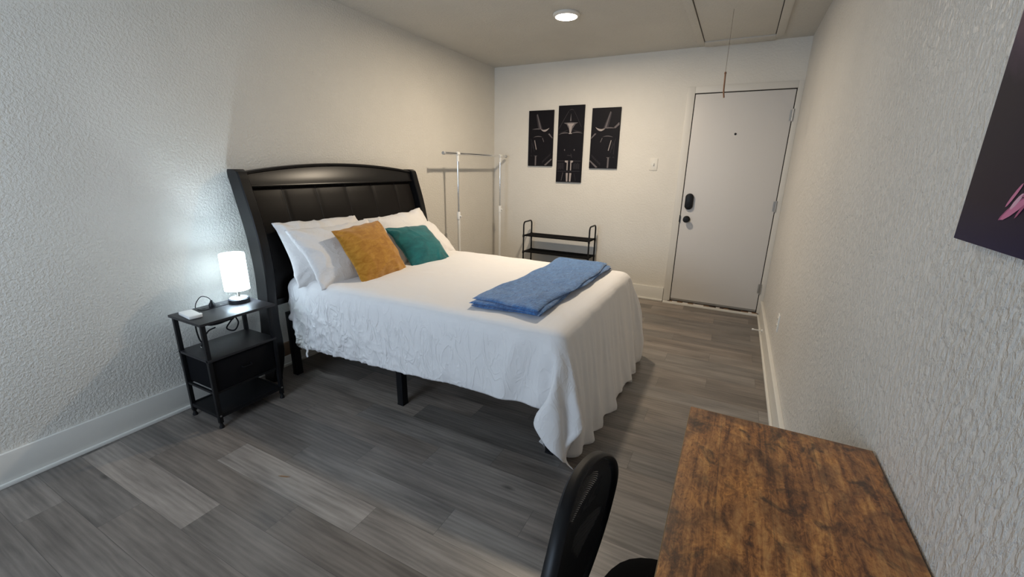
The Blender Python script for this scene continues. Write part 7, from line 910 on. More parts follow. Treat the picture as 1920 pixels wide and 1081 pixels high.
8,0,1,0,-2,1,6,-11,10,-9,10,-4,-11,8,0,0,0,0,0,0,1,-1,-1,1,0,1,-1,0,-1,2,-1,0,1,-1,0,0,0,1,-1,-4,3,-1,-6,16,-15,11,-7,2,-4,9,3,-7,-1,-6,13,-2,-9,7,1,-1,12,-20,-6,14,-12,17,-8,-5,8,-14,15,-1,5,-10,10,-3,-18,9,-7,14,10,-1,-18,-7,18,
8,-18,20,-21,12,-4,9,-23,6,20,-1,-22,12,-8,9,-11,5,6,-6,1,-1,1,-1,1,0,-1,1,0,1,0,-1,1,1,0,-1,0,0,0,0,0,0,1,-1,0,1,0,-7,11,-8,4,-3,6,-3,5,-7,-9,13,4,-5,-6,7,1,0,-14,9,-10,15,9,-16,12,-27,26,-1,-7,-3,6,2,-7,14,-24,1,19,-9,7,-6,-14,3,
13,-7,7,-9,14,-16,8,-5,1,1,27,-21,-10,5,4,3,-2,-7,10,-8,-5,4,1,0,0,1,-1,0,1,-2,1,0,1,1,-1,0,0,0,0,0,0,0,0,1,-1,0,0,2,-5,7,-6,-2,6,-5,-3,-2,11,-14,19,-7,-5,-4,11,-13,8,3,8,-19,5,4,-7,3,-5,21,-19,3,2,8,-2,-14,4,2,4,2,-1,-11,9,-6,13,
-4,1,-3,4,-2,-10,19,-20,18,-10,9,-32,27,-6,1,8,-8,4,10,-19,6,7,-11,1,2,0,0,0,0,0,1,-1,1,1,-1,0,0,0,-1,1,0,0,0,0,-1,1,0,-1,-1,6,-5,-3,10,-17,19,-6,-2,-6,12,-3,-5,-3,5,-9,9,-6,-4,5,11,2,-13,3,2,8,-12,9,-4,-4,-7,6,13,-11,0,1,0,-3,0,
-3,12,-15,11,0,-2,-7,7,-5,-2,11,-14,23,-24,14,-9,16,-8,2,-3,2,-14,18,-7,-4,4,0,-2,0,0,1,-1,0,0,0,2,-1,0,0,-1,1,1,-1,1,-1,0,0,0,-1,1,1,0,-2,-4,11,-12,11,-11,13,3,-9,3,-10,7,-1,6,-1,-8,10,-4,-10,1,-5,13,-6,8,-15,10,-10,2,14,-2,-10,4,
6,-9,17,-14,-1,3,4,1,2,-5,1,5,-14,9,8,-7,-1,7,-20,6,6,2,-3,2,-16,17,-2,0,0,-5,-1,3,-1,1,-1,0,0,0,0,0,0,1,0,0,0,0,-1,0,1,0,0,1,-1,0,0,0,0,0,0,4,-11,10,-4,-6,11,-1,-11,9,-2,-11,10,-1,3,5,-14,0,13,-4,4,-9,12,-18,8,7,-1,4,-10,2,1,-5,3,
0,-11,18,-1,10,-12,-6,7,-2,-16,19,3,-15,2,-6,14,-7,6,3,0,-10,-7,2,23,-15,-4,12,-3,-8,3,4,-4,0,0,0,0,0,0,0,1,4,-1,-3,1,0,1,-1,0,-1,1,-1,1,0,1,-1,0,1,-5,3,6,-8,10,-3,-9,3,12,-12,-3,7,-4,5,-11,3,7,5,-11,2,5,-8,-3,7,3,-9,9,-3,1,-1,1,0,
0,-3,4,-3,-7,0,0,2,0,-3,21,-17,5,-2,-4,6,-5,0,7,-10,1,15,-5,-5,-3,1,6,2,-16,18,-2,-9,2,1,1,-1,0,1,-1,0,0,-1,1,2,-1,0,0,1,-1,0,0,1,-1,1,-1,0,1,-1,0,1,0,-4,-6,11,-13,8,-10,13,13,-8,-4,-7,6,-1,1,-9,9,-4,-3,12,-2,2,0,-4,-11,-1,11,-4,7,
-6,3,3,-5,-1,8,-7,5,-1,-5,7,-11,5,-3,3,6,8,-10,1,-2,4,1,-7,-5,19,-22,9,5,-19,18,-5,-4,1,2,0,-1,1,0,-1,1,-1,1,1,0,0,0,1,-1,0,0,1,-1,0,0,-1,1,0,0,-1,4,-2,-3,2,3,1,-6,-4,22,-23,-11,14,3,1,14,-18,10,-3,3,-3,-3,-3,-1,6,3,-16,24,-5,-9,0,
-1,-3,11,-10,5,-2,1,-7,11,-6,7,-7,1,-8,8,10,-13,-12,9,10,-13,16,-9,-3,10,-6,2,2,-11,12,-6,-6,6,1,0,-1,0,0,0,1,-1,1,-1,1,-1,2,0,-1,0,0,0,0,0,0,0,1,-1,1,-1,2,-6,5,-9,13,-12,-2,18,-12,-7,15,-2,-2,-5,3,-7,14,-13,7,-1,4,-3,-5,6,-1,-13,
12,-6,9,0,-4,4,-2,-6,7,3,-3,-7,11,-14,6,-6,3,8,6,-10,-13,16,-1,2,-8,9,-7,0,6,-9,-6,12,-6,10,-8,4,-5,4,-2,2,0,0,0,-1,0,1,0,0,1,0,-1,1,0,1,-1,0,0,0,0,0,0,0,0,0,-2,8,-7,7,-6,-4,4,-10,13,-6,-10,15,-4,-3,7,-10,-3,14,-1,-14,16,-10,11,-7,
6,-4,14,-21,0,-1,7,-6,18,-5,-1,-15,4,9,-5,5,-5,-1,7,-10,7,-7,11,-8,9,0,-11,0,-1,9,-13,23,-13,7,-5,-2,1,-4,10,-13,6,-3,1,0,-1,1,0,-1,1,-2,1,1,-1,0,1,-1,0,1,-1,0,0,1,-1,1,-2,1,2,-3,-6,8,-9,13,3,-11,1,-1,4,-6,6,3,2,-2,11,-16,-2,17,
-21,10,-8,7,-17,19,-18,17,-9,5,11,-4,-17,0,0,17,3,-16,1,5,-1,4,3,-4,-6,16,-15,5,-9,-5,24,-12,2,-6,10,-19,13,-1,9,-17,11,-2,-10,11,-2,0,-1,1,0,0,-1,1,-2,3,1,-1,2,-1,-1,1,0,0,0,0,0,-1,2,-2,3,-1,-3,3,5,-7,-3,2,-9,6,0,3,-1,-2,3,-1,-4,
2,0,6,-2,-8,6,5,0,-10,9,-7,11,-4,2,-2,-7,-4,12,-4,7,-9,-7,13,-2,7,2,-13,-8,12,-7,5,2,-4,9,3,-16,18,-19,11,-3,-1,9,3,-23,21,-9,-6,9,-6,2,0,0,-1,1,-1,1,0,0,-1,0,2,-1,1,0,-1,1,-1,1,0,-1,1,-1,1,-3,2,0,-1,-6,5,8,-7,-1,4,-1,-4,4,2,0,1,
-6,9,-12,3,2,-2,0,-2,7,2,1,-4,-6,18,-17,3,-1,-3,10,-6,-6,8,-2,1,-3,-7,4,6,-2,-2,12,-21,7,12,-11,-2,3,-1,14,-6,-10,16,-23,9,7,-5,-6,11,-4,0,-1,0,0,1,-1,0,0,-1,1,0,5,-3,0,-1,0,0,-1,1,0,0,1,0,-1,0,0,-1,4,-4,1,0,-12,10,-2,3,-4,9,-5,8,
-21,12,3,-4,-6,9,-6,18,-12,5,-12,10,-14,12,0,-25,30,-8,9,-8,-9,13,-3,-1,4,-9,9,-3,-2,2,2,-1,0,16,-18,-7,7,8,-10,12,-2,-21,25,-12,7,-23,18,-7,12,-5,-8,8,-3,0,-1,0,0,1,0,0,0,0,0,2,-1,0,0,0,1,-1,0,1,-1,-1,1,0,2,-1,-2,-3,12,-11,3,-4,7,
-7,4,-1,0,-9,10,-5,-5,14,-1,-9,7,-13,10,-9,25,-24,23,-17,8,-3,2,-1,-17,30,-20,-1,13,-14,10,-2,-5,8,-6,0,8,-7,-11,-3,34,-3,-22,1,13,-22,5,11,-9,7,-3,8,-9,6,-10,5,6,-8,3,-3,3,0,0,-1,0,1,0,-1,3,-4,2,2,-1,0,-1,1,-1,0,0,0,0,0,-1,3,-2,6,
-9,-4,11,1,-10,12,-6,-8,9,-3,1,-2,1,-13,16,-3,2,-7,8,7,-27,23,0,-5,-6,10,-15,12,5,-16,13,0,-9,6,-8,17,-6,-8,11,-5,-3,-4,14,-14,-5,-3,16,-2,-4,6,-1,3,-4,-8,17,-6,-6,-2,9,-6,2,-1,-2,2,-1,0,-1,2,0,-1,-1,1,1,0,1,-1,1,0,-1,0,1,-2,1,1,
-1,0,1,-3,2,-7,6,6,-1,-7,4,4,-6,5,-8,4,4,-4,-1,0,-3,-3,12,-8,8,-10,12,-3,-25,30,-7,-4,1,-1,-6,15,-6,-3,1,1,1,-11,19,-6,-6,5,-5,8,-4,4,-12,7,1,-6,8,-2,-5,-2,5,2,-7,2,6,3,-5,1,-8,5,0,2,-2,0,1,-1,-1,0,1,-1,0,4,-3,-1,0,0,2,-1,-1,2,-1,
0,0,1,-1,0,1,4,-6,2,-12,16,-2,-7,1,6,-1,0,-9,14,-7,4,-7,16,-28,28,-24,7,-3,6,5,-16,6,10,1,-10,14,-12,5,-4,-3,13,-4,-6,-4,-5,12,-8,3,6,-16,18,-3,-8,12,-5,-9,9,-5,5,-5,7,-13,4,12,-11,8,-6,6,-5,0,0,1,-1,1,0,0,0,0,1,2,-1,0,0,0,1,-2,1,
1,-1,0,0,0,1,-1,0,0,-6,8,-4,5,-3,-2,-2,0,5,0,-1,12,-13,1,-3,5,-11,15,-12,10,-8,2,9,2,-8,2,-3,-2,6,-16,-2,10,3,5,-5,-2,10,-7,15,-20,20,-20,1,12,-7,-8,6,-7,8,7,-19,15,1,-3,-5,9,1,-19,23,-21,14,-7,3,-2,1,-1,1,0,0,0,0,0,0,1,2,-2,0,0,
-1,2,-1,0,0,0,0,0,-2,2,0,0,6,-5,-8,10,-16,12,1,10,-23,13,0,-14,6,7,0,5,-11,5,6,-2,13,-10,-15,-6,19,-6,-5,9,-3,17,-12,-6,6,-8,-2,8,3,-6,-16,20,-11,11,-8,-3,0,11,0,-3,4,-7,13,-15,3,1,5,-4,-2,14,-16,10,-6,1,-3,2,-1,0,0,0,-1,1,1,-1,0,
-3,0,3,1,0,0,0,0,-1,1,0,0,0,0,0,0,-1,0,-8,12,-11,19,-9,-4,0,8,-9,4,9,-10,5,-6,-4,15,-18,4,5,-6,-3,4,15,-16,3,5,-16,14,-14,12,1,-6,16,-16,2,-12,12,5,0,-5,2,7,-6,-3,1,-2,4,-9,7,-6,3,11,-5,-9,7,-3,2,-8,12,-5,0,2,-1,1,0,0,-1,2,-1,0,1,
-1,5,-4,0,-1,1,0,-1,1,1,-1,0,0,0,1,-1,-1,1,0,3,-7,11,-20,13,-9,8,10,-10,1,-12,15,-8,3,-1,-9,18,-14,-3,5,19,-15,-7,7,-2,-1,13,-20,14,-6,8,-9,-3,7,2,-2,-1,5,-16,10,3,-8,7,0,-1,8,-6,6,-5,10,-6,-12,6,0,1,4,-8,7,1,-5,1,-2,1,-1,0,0,0,-1,
1,-1,0,1,-1,2,0,0,0,0,1,-1,-1,0,2,-1,0,-1,2,0,-1,-4,5,3,-12,18,-16,21,-21,-5,12,-5,14,-12,7,-5,7,3,-9,2,12,-23,-1,6,5,-5,8,-5,0,1,-3,12,-19,13,-10,11,-12,15,-13,7,0,-2,1,11,-9,0,7,-12,-4,4,-1,-3,7,-9,4,12,-10,4,-3,1,-2,-6,8,-2,0,0,
0,0,0,0,-1,1,0,-1,1,0,0,1,-2,2,-1,0,0,1,-2,1,0,0,-2,2,-3,9,-12,5,6,-8,-3,-3,11,-4,-1,8,-2,-5,-7,12,-4,4,-7,2,-17,24,-1,2,-10,2,-6,12,-11,7,-5,-8,15,4,-4,-7,7,-8,14,-14,9,-6,4,-13,9,5,-10,10,3,-7,-3,-5,0,13,-2,-11,16,-8,3,-4,-2,3,0,
2,-3,0,1,-1,1,0,0,0,-1,1,1,0,0,-1,2,-2,1,0,1,-1,0,0,1,0,-1,-2,5,-8,11,-11,4,-8,14,-5,-9,10,-4,-3,2,-2,9,-9,-7,4,12,-4,4,3,-14,-2,13,-4,13,-21,8,-3,4,4,-6,-8,10,-4,0,2,-7,5,3,0,3,-5,7,-13,15,-7,-1,2,4,0,2,-6,-1,0,-4,-6,11,-4,2,6,-9,
2,1,0,-1,1,0,-1,1,-1,1,0,1,0,0,1,-1,0,0,0,0,0,1,-1,-1,1,1,1,-1,-4,0,2,-4,10,-12,7,9,-11,6,-4,-8,16,-9,3,9,-13,-8,15,-1,-5,-3,4,-9,4,-10,14,0,8,0,-13,4,12,-2,-6,-3,13,-15,15,-20,12,-12,15,-3,5,-9,2,6,-9,-7,2,8,-3,3,-2,-3,4,-7,6,0,
-7,7,-3,1,0,0,0,-1,1,0,0,0,-1,0,2,-1,-1,1,0,-1,1,-1,1,0,0,0,-1,1,0,-2,11,-10,0,0,10,-3,-14,6,2,-8,5,-3,5,0,1,-7,16,2,-10,-6,-2,15,-6,-3,4,-4,0,1,4,-3,3,4,-18,0,6,3,-1,6,-10,17,-20,12,-6,-1,5,-14,0,6,6,0,0,-4,-1,2,4,-3,18,-17,9,-8,
-1,0,0,0,-1,1,-1,1,0,-1,1,0,0,1,-1,2,0,-1,1,0,-1,1,-1,-1,1,0,0,0,1,-4,1,-2,7,-2,-13,11,-4,2,2,-3,-1,17,-22,27,-19,-3,-2,1,4,-5,5,-10,7,15,-10,9,-10,6,-16,3,9,-11,12,-2,13,-10,-19,9,4,-9,19,-13,1,5,-14,32,-15,-12,9,9,1,-11,8,-8,0,4,
-12,13,-2,-15,17,-7,-1,1,1,0,0,0,-1,1,-1,0,1,3,-1,-2,1,0,0,0,0,0,-1,1,-1,1,1,-2,0,4,-7,3,0,0,1,-3,6,0,-6,10,0,-19,13,-25,26,-5,-5,11,-18,22,-5,2,-9,-4,3,-3,14,-5,-4,7,-5,8,-16,13,-13,6,6,7,-16,10,-4,22,-20,-3,16,-25,16,6,-22,10,-7,
13,-8,2,1,-9,9,-11,3,9,-4,-2,2,1,0,-1,1,-1,1,-1,1,-1,0,0,0,2,-1,2,-3,2,-1,-1,3,-1,0,-1,-1,2,-2,1,-3,8,-5,5,-13,11,10,-22,2,8,-8,14,-6,-2,-5,5,16,-25,13,-11,2,8,0,1,3,5,-17,3,20,-24,7,-3,4,-6,4,6,0,-13,10,3,-14,-12,19,-8,2,-2,3,5,
15,-24,10,-8,2,12,-6,8,-16,19,-15,4,-8,9,-1,-1,0,0,0,0,0,0,0,1,-1,3,-1,0,0,-2,2,-1,1,2,-3,0,0,1,-1,0,1,-5,6,0,-8,4,10,-14,-10,24,-1,-2,-11,-5,7,6,1,10,-31,15,8,0,-6,-3,6,-10,16,-18,10,-1,1,5,2,-8,14,-13,4,-9,3,7,-3,-7,13,-8,-1,6,
-1,1,-8,-7,0,21,-16,11,-3,-13,6,6,0,-1,7,-13,10,-9,4,-2,0,0,0,0,0,1,-1,0,1,1,2,-1,0,0,0,-1,0,-2,2,0,0,0,0,0,-1,5,-5,-3,9,-8,-2,10,-5,-7,6,-16,14,12,-11,-4,13,-22,17,-3,-6,6,-2,9,-11,10,-21,15,-2,-1,-12,16,-12,11,-10,10,-5,7,-1,-10,
18,-8,-2,5,-8,6,-8,4,9,-4,-7,-1,12,-13,5,11,-11,-2,5,-6,-2,8,-4,3,-3,1,-1,2,-2,1,0,0,0,0,0,2,-2,0,1,0,0,0,1,0,1,0,-1,-1,2,-1,1,-5,4,-7,4,1,1,-7,7,0,-4,5,4,-8,0,5,-14,14,-3,9,-11,12,-4,-5,7,-13,11,-5,5,-2,-8,1,8,1,-4,-6,5,-3,-1,16,
-14,9,-12,-2,7,-5,3,-3,1,3,4,-5,-5,1,13,-18,18,-12,-3,8,-7,7,-4,-6,9,-1,1,-1,1,1,0,-1,0,0,1,1,1,0,-1,-1,2,0,-1,0,-2,0,3,0,-1,-3,-1,6,-8,12,-12,6,-3,4,-4,-1,3,2,-6,-3,14,-10,2,2,-3,2,-1,-3,-4,-2,10,-2,4,0,-11,14,12,-14,-3,-1,6,1,-4,
10,-11,-6,2,-13,21,-1,1,-5,2,3,-6,1,1,0,3,7,-16,7,4,1,-6,-7,8,-4,0,5,-5,0,1,-1,3,-2,0,2,-1,0,-1,0,1,-2,1,2,-3,1,2,-2,0,1,-2,1,0,4,1,-4,0,-2,6,-13,9,-3,3,0,0,0,1,3,-8,3,3,-2,-1,-4,8,-4,15,-11,-8,12,-15,14,5,-21,8,3,1,-8,-7,16,-6,
-15,17,-1,-7,19,-12,1,-2,11,-13,8,-4,0,8,-9,5,-6,6,-3,-17,7,8,0,0,0,-6,7,-4,0,4,2,-4,0,0,0,1,2,-1,-1,0,3,-1,-1,2,-2,-1,1,2,-1,-1,1,-1,0,1,-1,2,-7,4,-1,1,1,7,1,-6,4,-3,-5,4,8,-6,-8,11,-8,2,-9,-7,8,6,1,7,-20,17,-10,6,-4,-3,16,2,-14,
3,8,-10,4,5,-12,1,3,2,-9,9,-4,4,-3,-3,-2,8,-10,4,6,3,-5,1,-2,3,-6,11,-10,0,1,-5,-1,6,0,1,-2,5,-2,1,2,-1,-1,1,-1,2,0,-1,2,-2,-1,1,-1,2,-3,-1,4,4,-6,-1,3,-3,1,-5,-1,14,-12,7,4,-4,-3,-11,21,-13,11,-8,-2,6,0,3,-10,1,6,-11,19,-18,6,9,
-14,4,-1,4,-6,2,-3,-5,11,9,-10,0,0,7,-1,-12,14,-2,11,-22,16,-4,-7,0,1,-1,1,-2,1,-5,3,-1,1,-1,5,-4,1,-2,1,-4,2,-1,0,0,0,-1,3,-2,1,0,-2,0,1,1,0,-1,2,-1,-5,3,6,-8,2,9,-3,-4,14,-29,20,-5,-2,-6,4,14,-10,-9,-1,4,9,4,-2,-19,14,-3,2,-4,0,
2,3,-11,16,-17,9,-4,5,2,-5,20,-19,0,6,-3,13,-23,-2,15,-7,4,-7,12,-7,-2,9,-5,-1,1,-1,-1,4,-10,-1,5,-1,1,-5,6,0,1,0,-1,2,2,1,1,0,1,-3,-1,0,1,1,1,-1,0,-2,0,1,1,0,0,-7,8,-3,-3,-3,6,-12,24,-11,0,0,7,-1,-8,-3,13,-7,3,-9,-7,5,9,-3,0,-4,
10,-8,1,-2,0,-7,21,-14,3,-2,-1,4,-16,12,0,-5,12,-13,12,5,1,-2,-18,12,1,-1,0,-8,12,-4,7,-3,-4,-7,3,4,-4,0,3,5,-7,1,-1,1,5,-3,-5,4,-1,-2,-1,2,0,-1,-2,0,0,2,-3,1,0,-1,-1,4,-8,9,-3,1,-7,7,1,-3,1,-11,8,-7,16,-14,6,3,0,3,-6,1,6,-7,11,
-12,4,2,-12,8,2,-1,10,-15,-2,11,-4,2,-1,0,1,-1,-6,11,-8,-1,7,1,-14,-1,14,-5,-8,8,1,-3,-5,11,-10,3,1,2,3,-5,-1,-1,-3,-4,16,0,1,0,-2,1,6,0,-2,2,1,-3,1,1,2,0,-1,-2,2,-1,-3,-1,1,1,5,-2,0,2,-2,1,-6,4,-8,11,-10,10,-14,14,-6,7,-11,0,5,2,
1,4,-16,14,-8,5,-1,7,-7,4,-12,13,-4,-3,1,-2,3,3,-6,9,0,-8,2,2,-10,-7,13,-3,-2,-1,5,-7,-5,11,2,-9,2,-2,1,0,-6,9,6,3,1,-1,-16,9,0,11,-2,-3,2,-2,3,1,-3,3,-1,1,-3,1,-1,-4,2,3,3,1,-1,-7,-1,3,-3,1,1,-3,5,-7,6,-5,10,-9,9,-10,0,-9,16,2,0,
5,-18,4,10,-12,5,-3,8,-18,7,-8,15,-9,3,-4,8,0,-2,-9,7,-6,-4,16,-17,-1,10,1,-2,0,-2,-7,1,0,5,-6,-3,5,-1,-2,1,6,5,-8,1,3,4,3,5,-7,4,-9,11,4,3,2,-2,-2,1,-2,2,-1,2,-5,5,5,-5,-2,0,-1,-13,5,-1,-1,2,0,0,5,-8,0,-1,6,-8,9,-8,-3,9,4,-8,-6,6,
-13,21,-7,-11,13,-2,-3,-8,11,-2,6,-12,7,-6,6,-10,4,-4,8,-3,-7,10,-13,10,2,-4,-4,1,-2,0,6,-4,0,-2,1,1,-3,1,-1,0,4,1,8,-1,-2,2,-1,0,2,0,-1,-4,5,-3,0,1,1,1,0,-6,0,0,4,-2,0,3,-1,-1,-11,-5,0,-5,0,2,-3,2,-5,5,3,-1,-5,3,-3,-2,10,-2,-6,2,
3,-6,9,-10,1,6,-5,-3,0,6,-5,-2,-1,3,-4,6,-4,4,-5,5,-3,-2,6,-8,-2,4,-2,0,3,-3,4,-1,-2,3,-3,-2,5,-2,0,-1,1,-2,2,12,1,-1,1,-3,0,2,-1,-1,3,-4,2,0,2,0,-2,1,2,-3,0,-2,3,-4,0,-1,-1,-14,-6,15,-17,1,2,-5,3,0,1,-1,-2,2,2,-3,2,-1,-3,-2,3,0,0,
-1,-1,1,1,1,-3,3,0,-3,2,0,0,0,1,-1,1,0,0,-2,0,2,-2,0,2,0,-2,1,0,0,-1,1,2,-2,2,3,-5,-2,0,0,1,1,-1,3,6,2,1,1,0,-1,1,-1,1,5,-6,0,-1,0,3,-1,-10,9,0,2,-7,2,-5,-3,-15,1,12,-9,2,3,-12,1,-1,1,0,-1,3,-4,2,1,-2,0,2,-1,0,0,0,0,0,0,0,-1,2,-1,
-1,2,-2,1,-1,1,-1,0,0,0,1,0,0,0,0,0,-1,0,1,-1,1,0,0,0,-2,2,0,-1,0,1,0,0,2,-2,0,0,3,8,0,0,6,-5,-1,3,-4,0,1,0,-3,0,0,-2,6,-1,-1,-4,3,-13,3,-13,5,2,-5,-3,14,-15,2,-4,-1,2,-1,3,-4,3,-2,1,0,-1,0,1,0,-1,1,0,-1,0,0,1,-2,2,1,-2,1,0,1,-2,1,
0,0,0,0,0,-1,1,0,-1,1,0,-1,1,0,0,-1,0,0,0,1,1,-1,-1,1,0,-2,2,0,1,-3,7,5,0,-2,6,-1,-1,5,-4,-1,-1,-3,0,1,-2,3,-7,-2,1,-6,3,-9,-1,0,0,-2,12,-12,-4,-3,6,-1,-2,1,-2,3,-2,0,-2,2,0,0,-1,0,1,0,-1,1,0,0,-2,3,-1,0,0,0,0,0,0,0,0,0,0,-1,0,1,
-1,0,1,0,-1,1,0,-1,0,1,-1,1,0,0,1,-2,2,-2,1,-2,-1,4,-1,4,-3,5,2,-1,0,4,0,0,2,-1,0,-1,-1,-1,2,-10,3,-4,-6,-3,1,-5,2,1,0,8,-7,-6,-1,2,-2,0,0,-1,1,-1,1,0,1,-1,1,-3,1,0,0,-1,2,-1,0,0,1,-1,0,0,1,0,-2,1,1,0,0,-1,0,1,0,0,0,0,-1,0,1,0,-1,
1,0,-1,1,0,0,0,-2,2,-1,1,-1,0,0,-1,4,-2,1,2,5,1,0,1,1,-1,-1,2,1,-5,0,-4,1,-3,-6,-2,-2,3,-6,1,1,0,6,-5,-3,-4,2,-3,1,2,-3,1,0,-1,0,1,0,-1,0,1,0,0,0,0,0,0,0,0,0,0,0,0,0,0,1,-1,0,-1,0,1,0,-1,1,0,-1,0,1,0,0,-1,1,0,-1,0,1,0,-1,0,1,0,0,0,
-2,1,2,-2,1,2,-2,2,3,4,-1,1,1,-1,1,1,0,-3,-3,-1,-16,5,-1,-3,4,-6,0,1,2,5,-6,2,-8,1,0,0,-1,-1,1,0,0,1,-1,-1,0,0,0,1,-1,0,1,0,-1,1,-1,0,0,0,0,0,0,1,-1,0,0,1,0,0,-1,1,-2,1,1,0,0,0,-1,0,1,-1,1,0,-1,0,1,0,-1,1,-1,-1,3,0,0,-1,1,-2,4,-2,
3,2,3,-2,2,2,-1,-1,3,-12,0,-9,7,-8,0,6,-8,0,0,-1,8,-4,5,-9,-3,0,0,0,0,2,-2,0,0,-1,0,1,0,0,0,0,0,-1,0,0,0,1,-1,1,0,0,0,0,0,-1,1,0,0,-1,0,1,0,0,1,-2,0,0,-1,1,0,1,-1,1,-1,1,0,0,0,0,0,-1,1,1,-2,1,-1,1,0,1,0,2,-2,2,5,-1,3,-2,1,1,-3,-17,
-6,3,-2,3,3,-7,0,-1,0,9,-2,2,-9,-3,0,-2,3,1,0,-5,0,1,-1,2,0,1,-2,0,2,-2,1,0,0,0,0,-2,2,-1,1,0,-1,0,1,0,-1,1,-1,1,0,-1,1,-1,0,1,0,-1,1,-1,1,0,0,-1,1,0,0,0,0,-1,0,0,3,-2,1,-2,2,-1,0,0,0,0,1,3,-2,7,-4,5,0,-1,2,-21,1,-2,1,4,-8,-1,2,0,
6,0,1,-6,-3,-2,0,0,0,-2,1,0,3,-3,1,0,0,-2,1,1,-2,2,0,0,-1,0,0,1,0,0,-1,0,1,0,0,-1,1,-1,1,-1,0,0,0,1,0,0,0,0,0,0,0,0,-1,1,0,-1,0,0,1,1,-1,1,-2,1,1,-1,0,0,-1,1,1,1,-1,0,4,-1,4,2,-1,0,0,-20,-1,1,2,-6,1,0,0,6,3,-2,-5,-4,-4,0,1,2,-2,-1,
0,2,-2,1,1,-2,1,0,1,-2,1,0,-1,1,0,0,0,-1,0,0,0,1,0,0,0,0,0,0,-1,1,0,-1,0,1,-1,1,-1,1,-1,0,0,1,0,0,0,0,0,-1,0,0,1,0,-1,-1,-2,4,-1,2,-3,1,0,3,3,-4,2,0,1,-1,7,0,-2,-20,-1,2,-5,1,0,0,8,-1,-4,1,-5,-4,3,-2,0,-2,0,3,-2,-1,1,1,-2,1,-1,0,0,
2,-1,-1,1,-1,0,1,0,0,-1,1,0,-1,0,0,-1,2,-1,0,1,-1,0,1,0,-1,1,-1,0,0,1,0,0,0,1,-2,0,1,0,0,-1,1,0,0,1,3,-1,-3,0,0,-1,1,0,0,1,5,-4,2,-1,1,-1,7,6,-23,5,-5,-1,0,0,9,-1,-3,3,-7,-4,1,-1,1,1,1,-1,-4,-1,1,2,-1,0,0,0,0,0,-1,1,0,-1,1,0,-1,1,
-1,0,1,0,0,1,-2,2,-2,1,-1,0,1,0,0,0,0,0,0,0,0,0,0,0,-1,0,2,-1,0,-1,1,0,-1,1,1,-1,0,0,1,-1,0,0,0,0,1,-1,-1,5,0,0,1,-2,3,-4,-17,-6,0,1,-2,8,0,-8,8,-5,-6,1,1,-2,3,3,-4,-4,0,1,1,-1,0,-1,0,0,0,-2,3,-1,0,1,-1,1,0,-1,1,1,-1,0,0,-1,1,-2,1,
-1,1,1,0,-1,0,0,0,0,0,1,-1,0,0,0,0,0,0,1,-1,1,0,0,0,0,-1,1,-1,1,-1,2,-2,1,0,0,-1,5,1,-3,1,0,-1,7,-3,3,-22,-1,-2,-2,12,3,-9,4,-3,-7,0,0,-1,2,0,-1,-1,3,-2,-3,2,-1,-1,2,-1,1,0,2,-3,1,1,-1,0,-1,1,0,0,0,-1,0,1,0,0,0,-1,1,0,-1,0,1,0,0,0,
-1,0,0,1,0,0,0,0,0,0,0,0,-1,0,0,0,0,1,-2,2,1,-1,0,-1,0,2,-2,3,-2,2,2,-1,0,6,-6,2,0,-22,-3,1,12,1,-6,-1,3,-10,-2,2,-1,0,-1,1,-1,-2,2,3,-3,-1,-1,1,-1,1,0,0,-2,3,-1,-1,1,0,0,-1,1,0,0,0,0,0,-1,1,-1,1,0,0,0,0,0,-1,0,0,1,0,0,0,0,0,0,0,
-1,1,-1,1,0,0,0,-1,1,-1,1,0,-1,1,-1,3,-2,0,6,-7,1,2,-2,2,5,-4,3,-2,1,-25,3,8,2,-2,-9,8,-12,2,1,-2,-1,1,1,-3,2,7,-11,3,4,-6,1,0,0,0,-1,1,3,-3,0,0,0,-1,0,1,-1,-1,2,0,0,-1,1,-1,1,0,-1,1,-1,0,0,1,0,0,-1,0,0,1,-1,1,0,0,2,-3,1,0,0,-1,1,
-1,0,1,0,-1,2,-2,1,0,1,-2,1,14,-5,8,-14,11,-8,-3,0,2,0,-21,7,3,0,-14,8,-6,2,-6,1,-1,0,0,0,6,-6,2,3,-9,2,3,-3,0,1,0,1,-1,-1,0,1,0,-1,1,0,0,-1,2,-2,0,0,1,0,0,-1,0,1,-1,1,0,0,0,-1,0,1,0,0,-1,1,-1,3,-2,-1,1,0,-1,0,2,-1,1,-1,0,-1,-3,1,
5,-1,-2,0,4,-2,0,2,13,12,-23,0,3,-5,1,1,-14,3,1,-4,-7,0,-3,-3,1,-2,2,1,-2,3,2,-5,0,-1,4,-3,-1,0,1,-3,1,0,1,-1,1,-1,0,0,1,0,0,1,-2,1,-1,1,-1,0,0,1,0,0,0,0,0,-1,0,1,0,-1,1,0,0,0,2,-3,1,0,0,0,0,0,0,0,0,0,9,-9,-1,0,2,-2,0,2,-1,0,1,7,2,
-2,3,-1,-6,5,-6,3,-7,-6,1,-4,-6,0,-4,0,-1,1,-1,0,2,1,-1,0,-2,2,-4,1,-1,1,-2,3,-1,0,0,1,-1,-1,2,-1,-1,3,-3,0,1,-1,1,0,0,-1,1,0,0,-1,0,0,0,1,0,-1,0,2,-1,0,1,-1,-1,1,0,0,1,-2,1,1,-2,0,2,8,-3,3,-1,-5,-4,1,-1,2,-1,1,0,6,4,-5,1,0,1,-3,0,
-2,-9,3,-6,-17,13,-9,-2,0,5,-4,0,0,5,-3,-1,3,-5,-2,1,0,1,-1,0,0,0,0,0,-1,0,2,-2,1,1,-3,2,0,0,0,0,-1,0,0,1,0,-1,1,0,0,-1,0,0,1,0,-1,0,1,-1,1,0,0,0,-1,0,-1,2,-1,4,-1,0,-1,0,3,-7,2,1,0,0,-1,0,10,-3,9,-12,6,1,2,-6,6,-3,1,-8,-5,-15,2,
